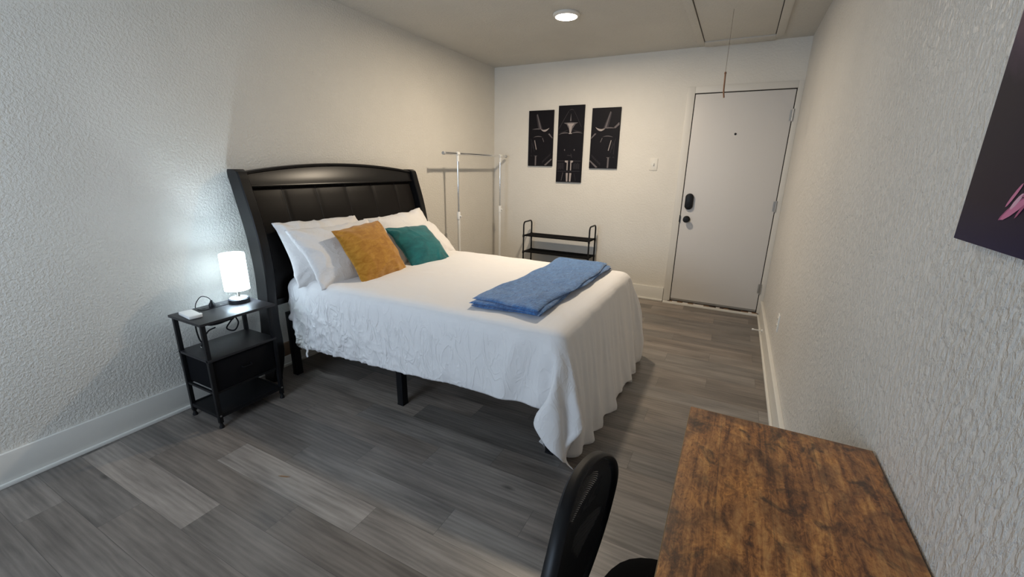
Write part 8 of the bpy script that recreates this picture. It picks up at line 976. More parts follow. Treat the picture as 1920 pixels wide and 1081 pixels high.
12,-14,8,-1,-8,3,-1,3,-3,2,-2,-3,2,0,0,-1,1,2,-2,-1,-1,1,-1,2,0,-1,1,-1,0,1,0,0,0,0,0,0,1,-1,0,-1,1,0,0,-1,1,0,0,0,0,0,0,1,-1,0,0,0,-1,1,-1,4,-4,1,-2,2,5,-2,-2,0,6,-6,0,0,8,-5,0,-4,8,-4,1,2,8,-7,7,-8,22,-14,-21,1,-8,10,0,11,-20,1,
-2,5,-2,-1,1,5,-7,-1,0,2,-3,1,1,-2,3,-4,3,-2,2,-1,0,0,0,1,-1,-1,1,-1,3,-3,1,0,-1,2,-2,1,0,0,0,1,-1,0,0,0,0,-1,3,-2,0,-1,1,-1,1,0,1,-2,1,1,1,-2,0,-1,1,2,-2,1,2,-2,4,3,-3,6,-3,2,-9,25,-10,21,-7,12,-14,1,-20,1,9,-8,1,-2,-5,-4,11,-10,
3,3,-2,1,-6,2,-3,-1,3,2,-5,5,-3,0,-1,0,-1,1,1,0,-1,0,-2,3,0,1,0,0,-1,0,0,0,0,0,0,-1,1,-1,1,0,-1,0,2,0,0,-2,1,3,-3,0,1,-3,1,1,1,-2,-1,3,1,-1,-1,0,11,-10,14,16,-32,3,4,3,7,-7,-4,1,35,-8,2,-1,-7,1,-19,0,-7,9,0,-10,9,25,-31,0,15,-8,-6,
-2,-1,-1,-1,0,2,-4,8,-7,1,2,-2,1,-1,0,0,0,1,-1,3,-3,5,-4,-1,3,-5,1,4,-4,1,0,0,1,-1,0,0,0,3,-1,-4,3,-2,0,0,-1,2,1,0,1,-2,-2,4,-1,5,-3,1,-1,-3,0,7,27,-27,17,2,1,-7,-15,-3,0,10,7,-13,24,3,-2,-7,9,-12,-9,30,-5,-24,-4,28,-5,11,-26,-8,
-6,6,1,-5,1,-1,0,-1,15,-12,1,-2,5,-5,-2,-1,2,2,-2,-1,8,-7,0,4,-3,0,-2,7,-4,-2,14,-10,-3,5,-4,-3,1,-1,2,4,-6,1,-1,6,-5,-1,1,8,-10,2,7,-8,5,-4,9,-7,1,-2,15,-16,1,-2,11,10,2,18,-17,10,-10,-14,7,-3,1,2,-8,28,-14,13,-7,6,3,-3,-26,-6,24,
-6,0,-16,34,-35,19,-10,-4,12,-22,2,0,9,4,6,-13,8,-12,2,3,6,-7,-3,2,12,-18,19,-10,-3,5,-12,4,0,13,-8,7,-2,-2,-6,2,5,2,7,-11,-9,9,9,-1,-16,12,13,-14,-10,25,-15,-8,11,12,-9,-6,2,24,-2,-30,-3,9,15,-23,32,-14,11,-1,-8,20,-19,-12,24,-22,
-6,3,-12,25,4,5,16,6,-15,-6,25,-1,-12,-25,-2,2,5,-15,21,-14,7,6,-27,9,3,2,-8,22,-25,11,7,-9,1,-1,4,-4,3,15,-26,16,-19,3,23,-12,-2,-9,12,-7,4,14,-17,6,0,11,-15,4,8,7,-18,0,19,0,-7,-3,23,-37,14,4,10,-25,16,23,-20,0,-12,-9,26,-12,2,
22,-14,-29,1,30,7,-10,-3,21,-50,1,2,-2,0,-2,7,2,9,-8,-22,44,-40,10,-22,14,20,-29,38,-3,-32,-3,2,7,18,-21,11,-8,12,-23,20,-7,-5,15,-16,11,13,-2,-17,7,8,-20,13,17,-14,-4,1,9,-14,-9,17,-14,30,-16,13,-26,24,-8,-4,0,6,5,-16,-2,6,9,-5,1,
9,-9,-11,11,13,-42,40,-10,-16,15,-7,12,-20,11,1,13,-28,-9,-2,2,37,-35,28,-13,-13,8,-14,25,-21,18,-17,5,11,-29,19,-15,15,-14,-3,38,-34,10,-9,1,-1,-5,5,18,-7,-9,15,11,-17,16,-8,-7,21,-14,-14,4,12,-8,-5,24,-9,0,-15,21,-6,-2,2,10,-4,
-8,-11,20,-21,25,-25,23,1,-17,4,2,1,7,-19,24,-31,39,-28,12,13,-17,-18,35,-34,7,2,23,-15,7,-9,-3,-24,14,11,-16,16,-12,-8,-1,7,-6,28,-24,18,0,12,-10,4,-28,-5,5,22,-23,-2,-1,10,-5,6,-4,19,13,-35,17,19,-12,-11,13,-15,-5,22,-7,3,12,-22,
13,-6,9,-15,-2,23,-21,19,-27,31,-20,14,-15,15,-12,-9,19,-6,-7,13,-17,26,-24,-1,9,1,-6,6,3,15,-35,15,9,17,-7,-26,24,-12,6,-12,-6,9,5,-4,-13,19,-14,-12,-1,7,6,-20,11,-6,35,-33,39,-31,12,0,-8,-2,9,4,-12,26,-13,-23,25,-8,12,-10,-19,12,
-13,4,-8,27,5,-21,25,-10,-15,0,24,-11,-8,22,-27,13,-5,10,-12,6,2,-14,12,-10,27,-31,26,-20,15,-15,2,5,-5,14,-2,-12,6,-15,42,-27,0,0,0,2,-14,10,2,1,-28,12,-6,13,-7,24,-35,33,-21,14,-20,41,-20,-14,-12,40,-19,-8,4,6,15,16,-47,41,-40,
35,-14,1,-18,11,2,]]

cg = np.array(COVER_STEPS, dtype=np.int64).reshape((3,)+COVER_SHAPE)
cg = np.cumsum(np.cumsum(cg, 2), 1); cg = np.moveaxis(cg, 0, -1)*.0008
NX, NY = COVER_SHAPE
for _ in range(4):                     # iron out the tightest kinks
    c2 = cg.copy(); c2[1:-1, 1:-1] = .5*cg[1:-1, 1:-1]+.125*(cg[2:, 1:-1]+cg[:-2, 1:-1]+cg[1:-1, 2:]+cg[1:-1, :-2])
    c2[-1, 1:-1] = .5*cg[-1, 1:-1]+.25*(cg[-1, 2:]+cg[-1, :-2]); c2[1:-1, 0] = .5*cg[1:-1, 0]+.25*(cg[2:, 0]+cg[:-2, 0]); cg = c2
fo = np.clip((cg[:, :, 0]-2.0)/.06, 0, 1)*np.clip((.60-cg[:, :, 2])/.55, 0, 1.1)     # the foot end hangs lower and flares out
fo *= np.clip((cg[:, :, 1]-1.45)/.25, .4, 1)
cg[:, :, 2] = np.maximum(cg[:, :, 2]-.085*fo, .004+.0*fo); cg[:, :, 0] += .075*fo
K = 17                                  # the corner tail lies open on the floor
cg[-1, 0] = (2.165, 1.640, .006)
for _ in range(260):
    c2 = cg.copy()
    c2[-K:-1, 1:K] = .25*(cg[-K+1:, 1:K]+cg[-K-1:-2, 1:K]+cg[-K:-1, 2:K+1]+cg[-K:-1, :K-1])
    c2[-1, 1:K] = .5*(cg[-1, 2:K+1]+cg[-1, :K-1]); c2[-K:-1, 0] = .5*(cg[-K+1:, 0]+cg[-K-1:-2, 0])
    cg = c2
cg[:, :, 2] = np.maximum(cg[:, :, 2], .005)
def grid_obj(name, co, faces, mats, sub=1, disp=None, thick=0.0, parent=None):
    me = bpy.data.meshes.new(name); me.from_pydata([tuple(p) for p in co], [], faces)
    bm = bmesh.new(); bm.from_mesh(me)
    if sub: 
        bmesh.ops.subdivide_edges(bm, edges=bm.edges[:], cuts=sub, use_grid_fill=True, smooth=.9)
    bm.normal_update()
    if disp:
        ds_ = [(v, v.co+v.normal*disp(v.co)) for v in bm.verts]
        for v, c in ds_: v.co = c
    for f in bm.faces: f.smooth = True
    bm.to_mesh(me); bm.free()
    for m in mats: me.materials.append(m)
    o = bpy.data.objects.new(name, me); COL.objects.link(o)
    if thick:
        m = o.modifiers.new('thickness', 'SOLIDIFY'); m.thickness = thick; m.offset = 1
    return o
def crease(p):
    if p.x > 1.97:
        drop = 1-min(1, max(0, (p.z-.02)/.60))
        ph = p.y*34+4*noise.noise(Vector((p.y*2.6, 0, p.z*.8)))+1.5*p.z
        swell = .55+.9*noise.noise(Vector((p.y*4, 2, 0)))
        fine = .0042*math.sin(p.y*95+6*noise.noise(Vector((p.y*6, 1, p.z))))*(1 if p.z > .3 else .5)*min(1, drop*3)
        return (.5+.5*math.sin(ph))**1.5*.048*drop**.9*max(0, swell)+fine
    side_ = 1-min(1, max(0, (p.z-.50)/.15)); near = 1 if p.y < 1.75 else 0
    headw = min(1.15, max(.10, 1.45-1.05*(p.x-.4)))
    fan = p.x+(p.z-.45)*.5*(p.x-.75)
    q = Vector((fan*13, p.y*4, p.z*3.2))
    w_ = noise.noise_vector(Vector((p.x*4, p.y*4, p.z*4)))*.75
    r1 = 1-abs(noise.noise(q+w_))*3.2
    r2 = 1-abs(noise.noise(Vector((fan*15+p.z*9, p.y*5, p.z*13))+w_*1.6))*3.2
    r3 = 1-abs(noise.noise(Vector((fan*30, p.y*8, p.z*12-fan*9))+w_*2))*2.8
    low = min(1, max(.15, (.60-p.z)/.22))
    v = max(0, r1)**1.6*.0090+max(0, r2)**1.8*.0065*low+max(0, r3)**1.6*.0040*low
    top = noise.noise(Vector((p.x*2.2, p.y*2.2, 0)))*.003
    return v*side_*near*headw+top*(1-side_)
quads = [(i*NY+j, (i+1)*NY+j, (i+1)*NY+j+1, i*NY+j+1) for i in range(NX-1) for j in range(NY-1)]
cover = grid_obj('bed_cover', cg.reshape(-1, 3), quads, [M['cover']], 2, crease, .0016)
tag(cover, 'white cotton cover draped over the bed with folds touching the floor', 'bed cover')
bm = bmesh.new(); tube(bm, smooth_path([(.385, 1.600, .262), (.392, 1.598, .235), (.388, 1.594, .215), (.394, 1.592, .195)], 5), .006, 8, 0, None)
tie = obj('corner_tie', bm, M['pillow'], cover); tie['label'] = 'small white knotted tie hanging below the hem'
# ------------------------------------------------------------------ pillows and cushions
def soft(name, size, nu, nv, mat, label, cat, center, lean, yaw=0, roll=0, group=None, bend=0.0, seed=0, sag=0.0, pinch=.04, wr=1.0, p_=(2.6, .62)):
    wx, wy, th = size; g = {}; fa = []; co = []
    sv = Vector((seed*1.7, 3.1, seed*2.3))
    def P(i, j, s):
        e = i in (0, nu-1) or j in (0, nv-1); k = (i, j, 0 if e else s)
        if k not in g:
            u, v = -math.cos(PI*i/(nu-1)), -math.cos(PI*j/(nv-1))
            u, v = .45*u+.55*(i/(nu-1)*2-1), .45*v+.55*(j/(nv-1)*2-1)
            a, b = 1-abs(u)**p_[0], 1-abs(v)**p_[0]
            z = s*th/2*(max(0, a)*max(0, b))**p_[1]
            x = u*wx/2*(1-pinch*(1-v*v)*(abs(u)**2)); y = v*wy/2*(1-pinch*(1-u*u)*(abs(v)**2))
            edge = max(abs(u), abs(v))
            x += .006*noise.noise(Vector((v*2.6, seed, 1)))*edge; y += .008*noise.noise(Vector((u*3.1, seed, 5)))*edge
            if v > 0: y -= sag*(1-abs(u))**.7*v
            z += -bend*v*v-bend*.6*u*u
            g[k] = len(co); co.append((x, y, z))
        return g[k]
    for s in (1, -1):
        for i in range(nu-1):
            for j in range(nv-1):
                f = [P(i, j, s), P(i+1, j, s), P(i+1, j+1, s), P(i, j+1, s)]
                fa.append(f if s > 0 else f[::-1])
    def d(p):
        u, v = p.x/(wx/2), p.y/(wy/2)
        q = Vector((p.x*6, p.y*6, p.z*4))+sv
        r = 1-abs(noise.noise(q+noise.noise_vector(q*.8)*.7))*2.6
        # tension folds running in from the corners
        cr_ = min(1, max(0, (abs(u)+abs(v)-.9)*1.3)); ang = math.atan2(abs(v)-1.25, abs(u)-1.25)
        fold = math.sin(ang*16+seed+3*noise.noise(q*.4))*.0045*cr_*min(1, (1.01-max(abs(u), abs(v)))*8)
        return wr*(.007*max(0, r)**3+.010*noise.noise(q*.5)+fold)
    o = grid_obj(name, co, fa, [mat], 1, d)
    X = Vector((0, 1, 0)); Y = Vector((-math.cos(lean), 0, math.sin(lean))); Z = X.cross(Y)
    Rm = Matrix((X, Y, Z)).transposed()
    Rm = Matrix.Rotation(yaw, 3, 'Z') @ Rm @ Matrix.Rotation(roll, 3, 'Z')
    o.matrix_world = Matrix.Translation(center) @ Rm.to_4x4()
    tag(o, label, cat, group); return o
PG = 'white pillows against the headboard'
R_ = math.radians
soft('pillow', (.66, .42, .17), 34, 24, M['pillow'], 'rear white pillow at the near end, upright against the headboard', 'pillow', (.300, 1.935, .838), R_(66), R_(2), R_(-1), PG, .015, 1, .01)
soft('pillow', (.66, .42, .16), 34, 24, M['pillow'], 'front white pillow at the near end, leaning behind the mustard cushion', 'pillow', (.425, 1.960, .828), R_(54), R_(2), R_(0), PG, .015, 2, .02)
soft('pillow', (.66, .40, .17), 34, 24, M['pillow'], 'rear white pillow at the far end, tallest corner by the headboard post', 'pillow', (.275, 2.69, .822), R_(66), R_(-2), R_(3), PG, .015, 3, .015)
soft('pillow', (.66, .38, .13), 34, 24, M['pillow'], 'front white pillow at the far end, mostly hidden behind the teal cushion', 'pillow', (.425, 2.69, .785), R_(42), R_(-1), R_(1), PG, .015, 4, .01)
soft('cushion', (.455, .41, .13), 26, 26, M['mustard'], 'square mustard yellow cushion leaning on the near white pillows', 'cushion', (.570, 2.045, .822), R_(58), R_(5), R_(2), None, .012, 5, 0, .05, .7, (2.2, .6))
soft('cushion', (.41, .40, .12), 26, 26, M['teal'], 'square teal cushion leaning on the far white pillows', 'cushion', (.545, 2.555, .790), R_(40), R_(-4), R_(-5), None, .012, 6, 0, .05, .7, (2.2, .6))

# ------------------------------------------------------------------ folded blue throw across the foot of the bed
from mathutils.bvhtree import BVHTree
bvh = BVHTree.FromPolygons([Vector(p) for p in cg.reshape(-1, 3)], quads)
def topz(x, y):
    h_ = bvh.ray_cast(Vector((x, y, 1.2)), Vector((0, 0, -1)))
    return h_[0].z if h_[0] else .5
def throw_layer(bm, k, x0, x1, y0, y1, zoff, th):
    nx_, ny_ = 30, 84; top, bot = [], []
    for i in range(nx_+1):
        u = i/nx_; tr, brw = [], []
        for j in range(ny_+1):
            v = j/ny_
            yy = y0+(y1-y0)*v; xs = .012*math.sin(yy*5+k)+.008*math.sin(yy*13+2*k)
            sk = -.02*(1-v)
            x = x0+(x1-x0)*u+xs+sk
            y = yy+.014*math.sin(x*11+k*1.3)*(1 if v < .5 else .6)
            eu = min(1, min(u, 1-u)/.07); ev = min(1, min(v, 1-v)/.03)
            e = (1-(1-min(eu, ev))**2)**.5
            z = topz(min(x, 2.03), min(max(y, 1.69), 2.99))+.004
            if y > 2.99: z -= (y-2.99)*.35
            wav = .004*noise.noise(Vector((x*9, y*6, k)))+.002*noise.noise(Vector((x*24, y*18, k)))
            hump = .010*math.exp(-((u-.78)/.14)**2)*math.exp(-((v-.12)/.10)**2)
            tr.append(Vector((x, y, z+zoff+th*(.5+.5*e)+wav+hump*(k > 0)))); brw.append(Vector((x, y, z+zoff+th*(.5-.5*e)+wav*.5)))
        top.append(tr); bot.append(brw)
    A = [[bm.verts.new(p) for p in r] for r in top]; Bq = [[bm.verts.new(p) for p in r] for r in bot]
    for i in range(nx_):
        for j in range(ny_):
            bm.faces.new((A[i][j], A[i+1][j], A[i+1][j+1], A[i][j+1])); bm.faces.new((Bq[i][j], Bq[i][j+1], Bq[i+1][j+1], Bq[i+1][j]))
    for j in range(ny_):
        bm.faces.new((A[0][j], A[0][j+1], Bq[0][j+1], Bq[0][j])); bm.faces.new((A[nx_][j], Bq[nx_][j], Bq[nx_][j+1], A[nx_][j+1]))
    for i in range(nx_):
        bm.faces.new((A[i][0], Bq[i][0], Bq[i+1][0], A[i+1][0])); bm.faces.new((A[i][ny_], A[i+1][ny_], Bq[i+1][ny_], Bq[i][ny_]))
bm = bmesh.new()
throw_layer(bm, 0, 1.545, 1.925, 1.765, 2.985, .001, .016)
throw_layer(bm, 1, 1.548, 1.935, 1.752, 3.005, .015, .017)
throw_layer(bm, 2, 1.542, 1.925, 1.770, 3.000, .029, .017)
tag(obj('throw_blanket', bm, M['throw'], angle=1.4), 'folded blue fleece throw laid across the foot of the bed', 'blanket')

# ------------------------------------------------------------------ nightstand
nx0, nx1, ny0, ny1, nt = .105, .395, 1.035, 1.415, .600
ns = thing('nightstand', 'small black metal nightstand with drawer beside the headboard', 'nightstand', ((nx0+nx1)/2, (ny0+ny1)/2, 0))
tp = obj('table_top', B((nx0-.004, ny0-.006, nt-.014), (nx1+.006, ny1+.012, nt), bev=.002), M['ns_top'], ns)
lx = (nx0+.006, nx1-.026); ly = (ny0+.004, ny1-.024)
for x in lx:
    for y in ly:
        bm = B((x, y, .030), (x+.020, y+.020, nt-.014), bev=.002)
        lg = obj('leg', bm, M['black_metal'], ns)
        bm = bmesh.new(); lathe(bm, [(.0, 0), (.013, 0), (.013, .008), (.009, .016), (.007, .032)], (x+.010, y+.010, 0), 14); obj('foot', bm, M['black_plastic'], lg)
        bm = bmesh.new(); lathe(bm, [(.0, 0), (.005, 0), (.005, .002), (0, .002)], (x+.020 if x > .2 else x, y+.010, .072), 10, 0, 'X'); 
        tag(obj('screw', bm, M['steel'], lg), 'small shiny screw')
obj('middle_shelf', B((nx0+.002, ny0+.004, .383), (nx1-.004, ny1-.004, .397), bev=.002), M['ns_top'], ns)
dr = obj('drawer', B((nx0+.012, ny0+.024, .212), (nx1-.012, ny1-.028, .378), bev=.004), M['black_fabric'], ns)
bm = bmesh.new(); tube(bm, smooth_path([(nx1-.012, 1.20, .30), (nx1+.004, 1.205, .296), (nx1+.004, 1.245, .296), (nx1-.012, 1.25, .30)], 4), .004, 8); obj('pull_tab', bm, M['black_fabric'], dr)
bm = bmesh.new()
for x in lx: add_box(bm, (x+.004, ny0+.02, .198), (x+.016, ny1-.02, .210))
for y in ly: add_box(bm, (nx0+.02, y+.004, .198), (nx1-.02, y+.016, .210))
obj('drawer_frame', bm, M['black_metal'], ns, False)
bm = bmesh.new(); add_box(bm, (nx0+.012, ny0+.012, .068), (nx1-.012, ny1-.012, .076))
for x in (nx0+.010, nx1-.022): add_box(bm, (x, ny0+.02, .058), (x+.012, ny1-.02, .080))
for y in (ny0+.006, ny1-.022): add_box(bm, (nx0+.02, y, .058), (nx1-.02, y+.012, .078))
obj('bottom_shelf', bm, M['black_metal'], ns, False)
stp = obj('power_strip', B((.145, 1.150, nt-.010), (.192, 1.285, nt+.003), bev=.001), M['black_plastic'], ns)
for yy in (1.172, 1.262):
    bm = bmesh.new(); add_box(bm, (.158, yy-.008, nt+.003), (.178, yy+.008, nt+.0036)); obj('socket', bm, M['dark_gap'], stp, False)
# charger plug with looping cord
pg = thing('power_plug', 'black plug with looped cord standing in the nightstand power strip', 'plug', (.168, 1.215, nt+.003))
bm = bmesh.new(); rs = []
for z, a, b in ((0, .015, .017), (.014, .015, .017), (.026, .008, .009), (.038, .0045, .0045)):
    rs.append([Vector((.168+a*math.cos(2*PI*k/14), 1.215+b*math.sin(2*PI*k/14), nt+.0035+z)) for k in range(14)])
rings(bm, rs); obj('plug_body', bm, M['black_plastic'], pg)
bm = bmesh.new(); tube(bm, smooth_path([(.168, 1.215, nt+.040), (.158, 1.205, nt+.058), (.140, 1.185, nt+.066), (.122, 1.170, nt+.045), (.092, 1.168, nt+.005), (.078, 1.175, nt-.06), (.085, 1.20, nt-.12)], 8), .0022, 8); obj('cord', bm, M['black_plastic'], pg)
bm = bmesh.new()
cab = [[(.150, 1.14, .585), (.150, 1.15, .53), (.155, 1.19, .500), (.150, 1.26, .492), (.12, 1.33, .500), (.06, 1.42, .495), (.03, 1.55, .470), (.02, 1.65, .42)],
       [(.17, 1.155, .585), (.168, 1.165, .54), (.165, 1.20, .507), (.160, 1.27, .498), (.13, 1.34, .495), (.07, 1.43, .488), (.035, 1.55, .46)],
       [(.16, 1.125, .585), (.158, 1.12, .50), (.170, 1.125, .43), (.185, 1.15, .402)],
       [(.19, 1.20, .49), (.185, 1.165, .48), (.180, 1.14, .445), (.185, 1.115, .403)],
       [(.16, 1.245, .585), (.165, 1.27, .53), (.170, 1.30, .50), (.160, 1.33, .515), (.155, 1.30, .485), (.165, 1.27, .455), (.175, 1.305, .435), (.170, 1.335, .47), (.155, 1.33, .51)]]
for c in cab: tube(bm, smooth_path(c, 7), .0042, 8)
tag(obj('cable_bundle', bm, M['black_plastic']), 'tangle of black cables hanging under the nightstand top', 'cables')
# white box on the nightstand
rm = thing('remote_control', 'white rounded remote lying on the near corner of the nightstand', 'remote control', (.222, 1.080, nt))
rz = Matrix.Rotation(R_(-6), 3, 'Z')
bm = bmesh.new(); add_box(bm, (.155, 1.049, nt+.0005), (.289, 1.111, nt+.018), 0, rz, .006); obj('case', bm, M['white_plastic'], rm)
bm = bmesh.new(); add_box(bm, (.262, 1.052, nt+.0176), (.284, 1.108, nt+.0186), 0, rz, .0005); obj('button_strip', bm, M['white_plastic'], rm)

# bedside lamp
lp = thing('table_lamp', 'small lit lamp with white drum shade on the nightstand', 'lamp', LAMP)
bm = bmesh.new(); lathe(bm, [(.050, .001), (.053, .003), (.053, .024), (.050, .0255)], LAMP, 40); tag(obj('base', bm, plain('navy_black_base', (.010, .012, .018), .35), lp), 'round black base')
bm = bmesh.new(); lathe(bm, [(.049, .0255), (.049, .029), (.044, .0315), (.012, .033)], LAMP, 40); tag(obj('base_plate', bm, M['steel'], lp), 'brushed metal top of the base')
bm = bmesh.new(); lathe(bm, [(.010, .032), (.0075, .036), (.0075, .115), (.012, .120)], LAMP, 20); tag(obj('stem', bm, M['chrome'], lp), 'chrome stem')
bm = bmesh.new(); lathe(bm, [(.0, .0), (.005, .0), (.005, .006), (0, .007)], LAMP+Vector((.030, .010, .0318)), 12); obj('switch_button', bm, M['chrome'], lp)
bm = bmesh.new(); sg = 48
def cyl(bm, r, z0, z1, mi=0):
    a = [bm.verts.new(LAMP+Vector((r*math.cos(2*PI*k/sg), r*math.sin(2*PI*k/sg), z0))) for k in range(sg)]
    b = [bm.verts.new(LAMP+Vector((r*math.cos(2*PI*k/sg), r*math.sin(2*PI*k/sg), z1))) for k in range(sg)]
    for k in range(sg): bm.faces.new((a[k], a[(k+1) % sg], b[(k+1) % sg], b[k])).material_index = mi
    return a, b
a1, b1 = cyl(bm, .0635, .075, .285); a2, b2 = cyl(bm, .0620, .075, .285)
for k in range(sg):
    bm.faces.new((a1[k], a2[k], a2[(k+1) % sg], a1[(k+1) % sg])); bm.faces.new((b1[k], b1[(k+1) % sg], b2[(k+1) % sg], b2[k]))
tag(obj('lamp_shade', bm, M['shade'], lp), 'glowing white fabric drum shade')
for z in (.076, .284):
    bm = bmesh.new(); tube(bm, [LAMP+Vector((.0632*math.cos(2*PI*k/sg), .0632*math.sin(2*PI*k/sg), z)) for k in range(sg+1)], .0013, 6); obj('shade_rim', bm, M['shade_trim'], lp)

# ------------------------------------------------------------------ desk
kx0, kx1, ky0, ky1, kz = 2.638, W-.006, .12, 1.152, .750
dk = thing('desk', 'rustic brown wood topped desk against the right wall', 'desk', ((kx0+kx1)/2, (ky0+ky1)/2, 0))
obj('desk_top', B((kx0, ky0, kz-.018), (kx1, ky1, kz), bev=.0015), M['desk'], dk, loc=(kx0, ky0, kz))
bm = bmesh.new(); add_box(bm, (kx0-.0015, ky0, kz-.0175), (kx0, ky1, kz-.0005)); add_box(bm, (kx0, ky1, kz-.0175), (kx1, ky1+.0015, kz-.0005)); obj('edge_band', bm, M['desk_edge'], dk, False)
for x in (kx0+.03, kx1-.06):
    for y in (ky0+.03, ky1-.06):
        obj('leg', B((x, y, 0), (x+.03, y+.03, kz-.018), bev=.003), M['black_metal'], dk)
for y in (ky0+.035, ky1-.055):
    obj('crossbar', B((kx0+.055, y, kz-.045), (kx1-.055, y+.02, kz-.02), bev=.002), M['black_metal'], dk)
obj('back_bar', B((kx1-.055, ky0+.055, .30), (kx1-.035, ky1-.055, .33), bev=.002), M['black_metal'], dk)

# ------------------------------------------------------------------ office chair
CH = Vector((2.521, .617, 0)); CYAW = -.054
ch = thing('office_chair', 'black mesh backed office chair at the desk', 'chair', CH)
BZ0, BZ1, BW = .438, .868, .187
def back_pt(v, w, off=0.0):
    # v across (-1..1), w up (-1..1) on the squircle outline
    n = 2.26; r = (abs(v)**n+abs(w)**n)**(1/n) if (v or w) else 0
    m = max(abs(v), abs(w))
    s = (m/r) if r > 1e-6 else 0
    a, b = v*s, w*s
    hw = BW*(1-.30*max(0, -b)**1.4)
    z = (BZ0+BZ1)/2+b*(BZ1-BZ0)/2
    x = -.055+.041*a*a*(1+.3*b)-.010*math.cos((b+.25)*2.2)+.020*b*max(0, b)*.9
    return Vector((x+off, a*hw, z))
CR = Matrix.Rotation(CYAW, 3, 'Z')
def cw_(p): return CR @ p+CH
# outer rim
bm = bmesh.new(); prev = []; NS = 96
for k in range(NS):
    a = 2*PI*k/NS; cx, sz = math.cos(a), math.sin(a); m = max(abs(cx), abs(sz)); v, w = cx/m, sz/m
    P_ = back_pt(v, w); Pi = back_pt(v*.935, w*.95); 
    ring = [P_+Vector((-.011, 0, 0)), P_+Vector((-.002, 0, 0)), P_+Vector((.006, 0, 0)), back_pt(v*.985, w*.985)+Vector((.010, 0, 0)), back_pt(v*.96, w*.965)+Vector((.010, 0, 0)), Pi+Vector((.003, 0, 0)), Pi+Vector((-.008, 0, 0)), back_pt(v*.95, w*.96)+Vector((-.014, 0, 0))]
    prev.append([cw_(p) for p in ring])
prev.append(prev[0]); rings(bm, prev, False); bmesh.ops.remove_doubles(bm, verts=bm.verts[:], dist=1e-5)
br_ = obj('back_frame', bm, M['black_plastic'], ch, angle=1.0)
# mesh with see-through slits
bm = bmesh.new(); NW, NV = 200, 64; vg = {}
LEAVES = [[(.58, .83), (.80, .75), (.78, .55), (.73, .31), (.61, .23), (.42, .26), (.05, .36), (-.02, .61), (.08, .72), (.23, .80)],
          [(.83, .06), (.84, -.02), (.76, -.15), (.67, -.26), (.58, -.47), (.36, -.18), (.33, -.04), (.42, .02), (.61, .07)]]
def in_leaf(v, w):
    for poly in LEAVES:
        inside = False
        for (ax, ay), (bx, by) in zip(poly, poly[1:]+poly[:1]):
            if (ay > w) != (by > w) and v < (bx-ax)*(w-ay)/(by-ay)+ax: inside = not inside
        if inside: return True
    return False
for i in range(NW+1):
    for j in range(NV+1):
        v, w = (j/NV*2-1)*.92, (i/NW*2-1)*.94; vg[i, j] = bm.verts.new(cw_(back_pt(v, w, .004)))
for i in range(NW):
    for j in range(NV):
        v, w = ((j+.5)/NV*2-1)*.92, ((i+.5)/NW*2-1)*.94
        if i % 2 == 0 and in_leaf(v, w): continue
        bm.faces.new((vg[i, j], vg[i, j+1], vg[i+1, j+1], vg[i+1, j]))
mm = NT('black_chair_mesh'); wv = mm.n('ShaderNodeTexWave', {'Vector': mm.obj(), 'Scale': 110.0, 'Distortion': .0}, bands_direction='Z').outputs[1]
mm.set(base=(.010, .010, .011), rough=.75, normal=mm.bump(wv, .6, .002))
mesh_o = obj('back_mesh', bm, mm.m, ch, angle=2.0)
mo = mesh_o.modifiers.new('thickness', 'SOLIDIFY'); mo.thickness = .0015
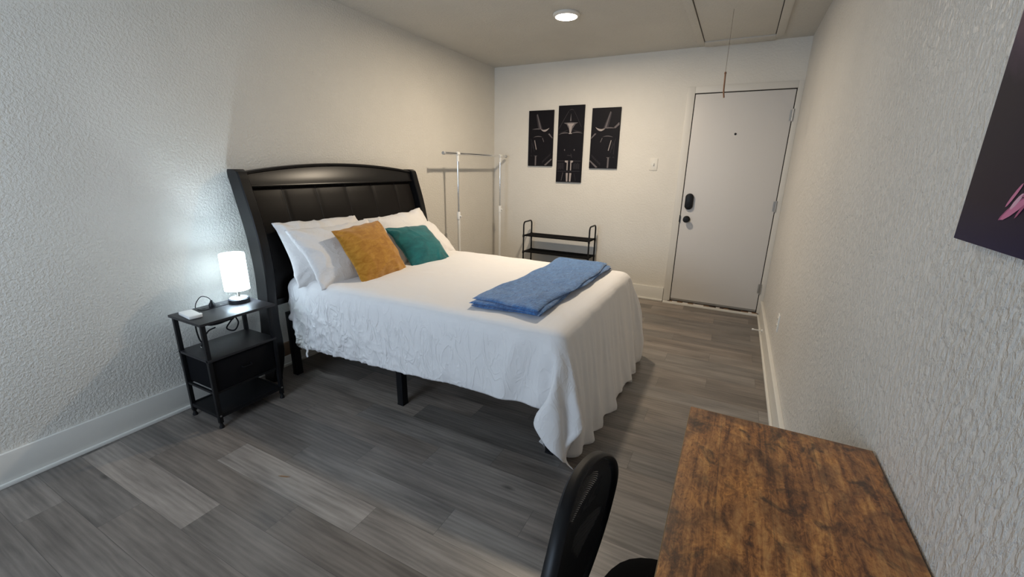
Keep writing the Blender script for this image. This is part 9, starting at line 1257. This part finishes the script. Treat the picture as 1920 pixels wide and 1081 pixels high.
# seat
bm = bmesh.new(); rs = []
SC = Vector((.205, .05, 0)); 
for (z, s) in ((.415, .80), (.420, .93), (.435, 1.0), (.462, 1.0), (.478, .97), (.488, .88), (.492, .60), (.490, .25)):
    ring = []
    for k in range(56):
        a = 2*PI*k/56; c_, s_ = math.cos(a), math.sin(a); n = 3.2
        r = (abs(c_)**n+abs(s_)**n)**(-1/n)
        ring.append(cw_(SC+Vector((r*c_*.225*s, r*s_*.230*s, z-(.012*max(0, c_) if z > .46 else 0)))))
    rs.append(ring)
rings(bm, rs); obj('seat', bm, M['black_fabric'], ch)
bm = bmesh.new(); tube(bm, [cw_(p) for p in smooth_path([(-.055, 0, .56), (-.085, 0, .50), (-.075, 0, .43), (-.02, .02, .40), (.14, .04, .395), (.20, .06, .40)], 6)], .018, 12); obj('back_support', bm, M['black_plastic'], ch)
bm = bmesh.new(); c0 = cw_(SC); tube(bm, [(c0.x, c0.y, .12), (c0.x, c0.y, .28)], .025, 16); tube(bm, [(c0.x, c0.y, .27), (c0.x, c0.y, .41)], .014, 14); obj('gas_lift', bm, M['black_metal'], ch)
for k in range(5):
    a = 2*PI*k/5+.3; e = Vector((c0.x+.25*math.cos(a), c0.y+.25*math.sin(a), .075))
    bm = bmesh.new(); tube(bm, [(c0.x, c0.y, .12), ((c0.x+e.x)/2, (c0.y+e.y)/2, .105), e], .018, 10, 0, [.022, .018, .014]); bl_ = obj('base_arm', bm, M['black_plastic'], ch)
    bm = bmesh.new(); t_ = Vector((-math.sin(a), math.cos(a), 0)); q = Vector((e.x, e.y, .026))
    tube(bm, [q-t_*.020, q-t_*.005], .026, 16); tube(bm, [q+t_*.005, q+t_*.020], .026, 16); tube(bm, [q-t_*.02, q+t_*.02], .006, 8); tube(bm, [(e.x, e.y, .03), (e.x, e.y, .08)], .006, 8)
    obj('caster', bm, M['black_plastic'], bl_)

# small tan flake on the floor
bm = bmesh.new(); fp = [(0, 0), (.018, .003), (.042, .012), (.055, .022), (.038, .018), (.012, .009)]
o_ = Vector((.985, .955, .0006)); vs = [bm.verts.new(o_+Vector((a, b, 0))) for a, b in fp]; f = bm.faces.new(vs)
ret = bmesh.ops.extrude_face_region(bm, geom=[f])
for v in [g for g in ret['geom'] if isinstance(g, bmesh.types.BMVert)]: v.co.z += .0012
tag(obj('wood_flake', bm, plain('tan_flake', (.22, .13, .07), .8), None, False), 'tiny tan wood flake lying on the open grey floor', 'debris')
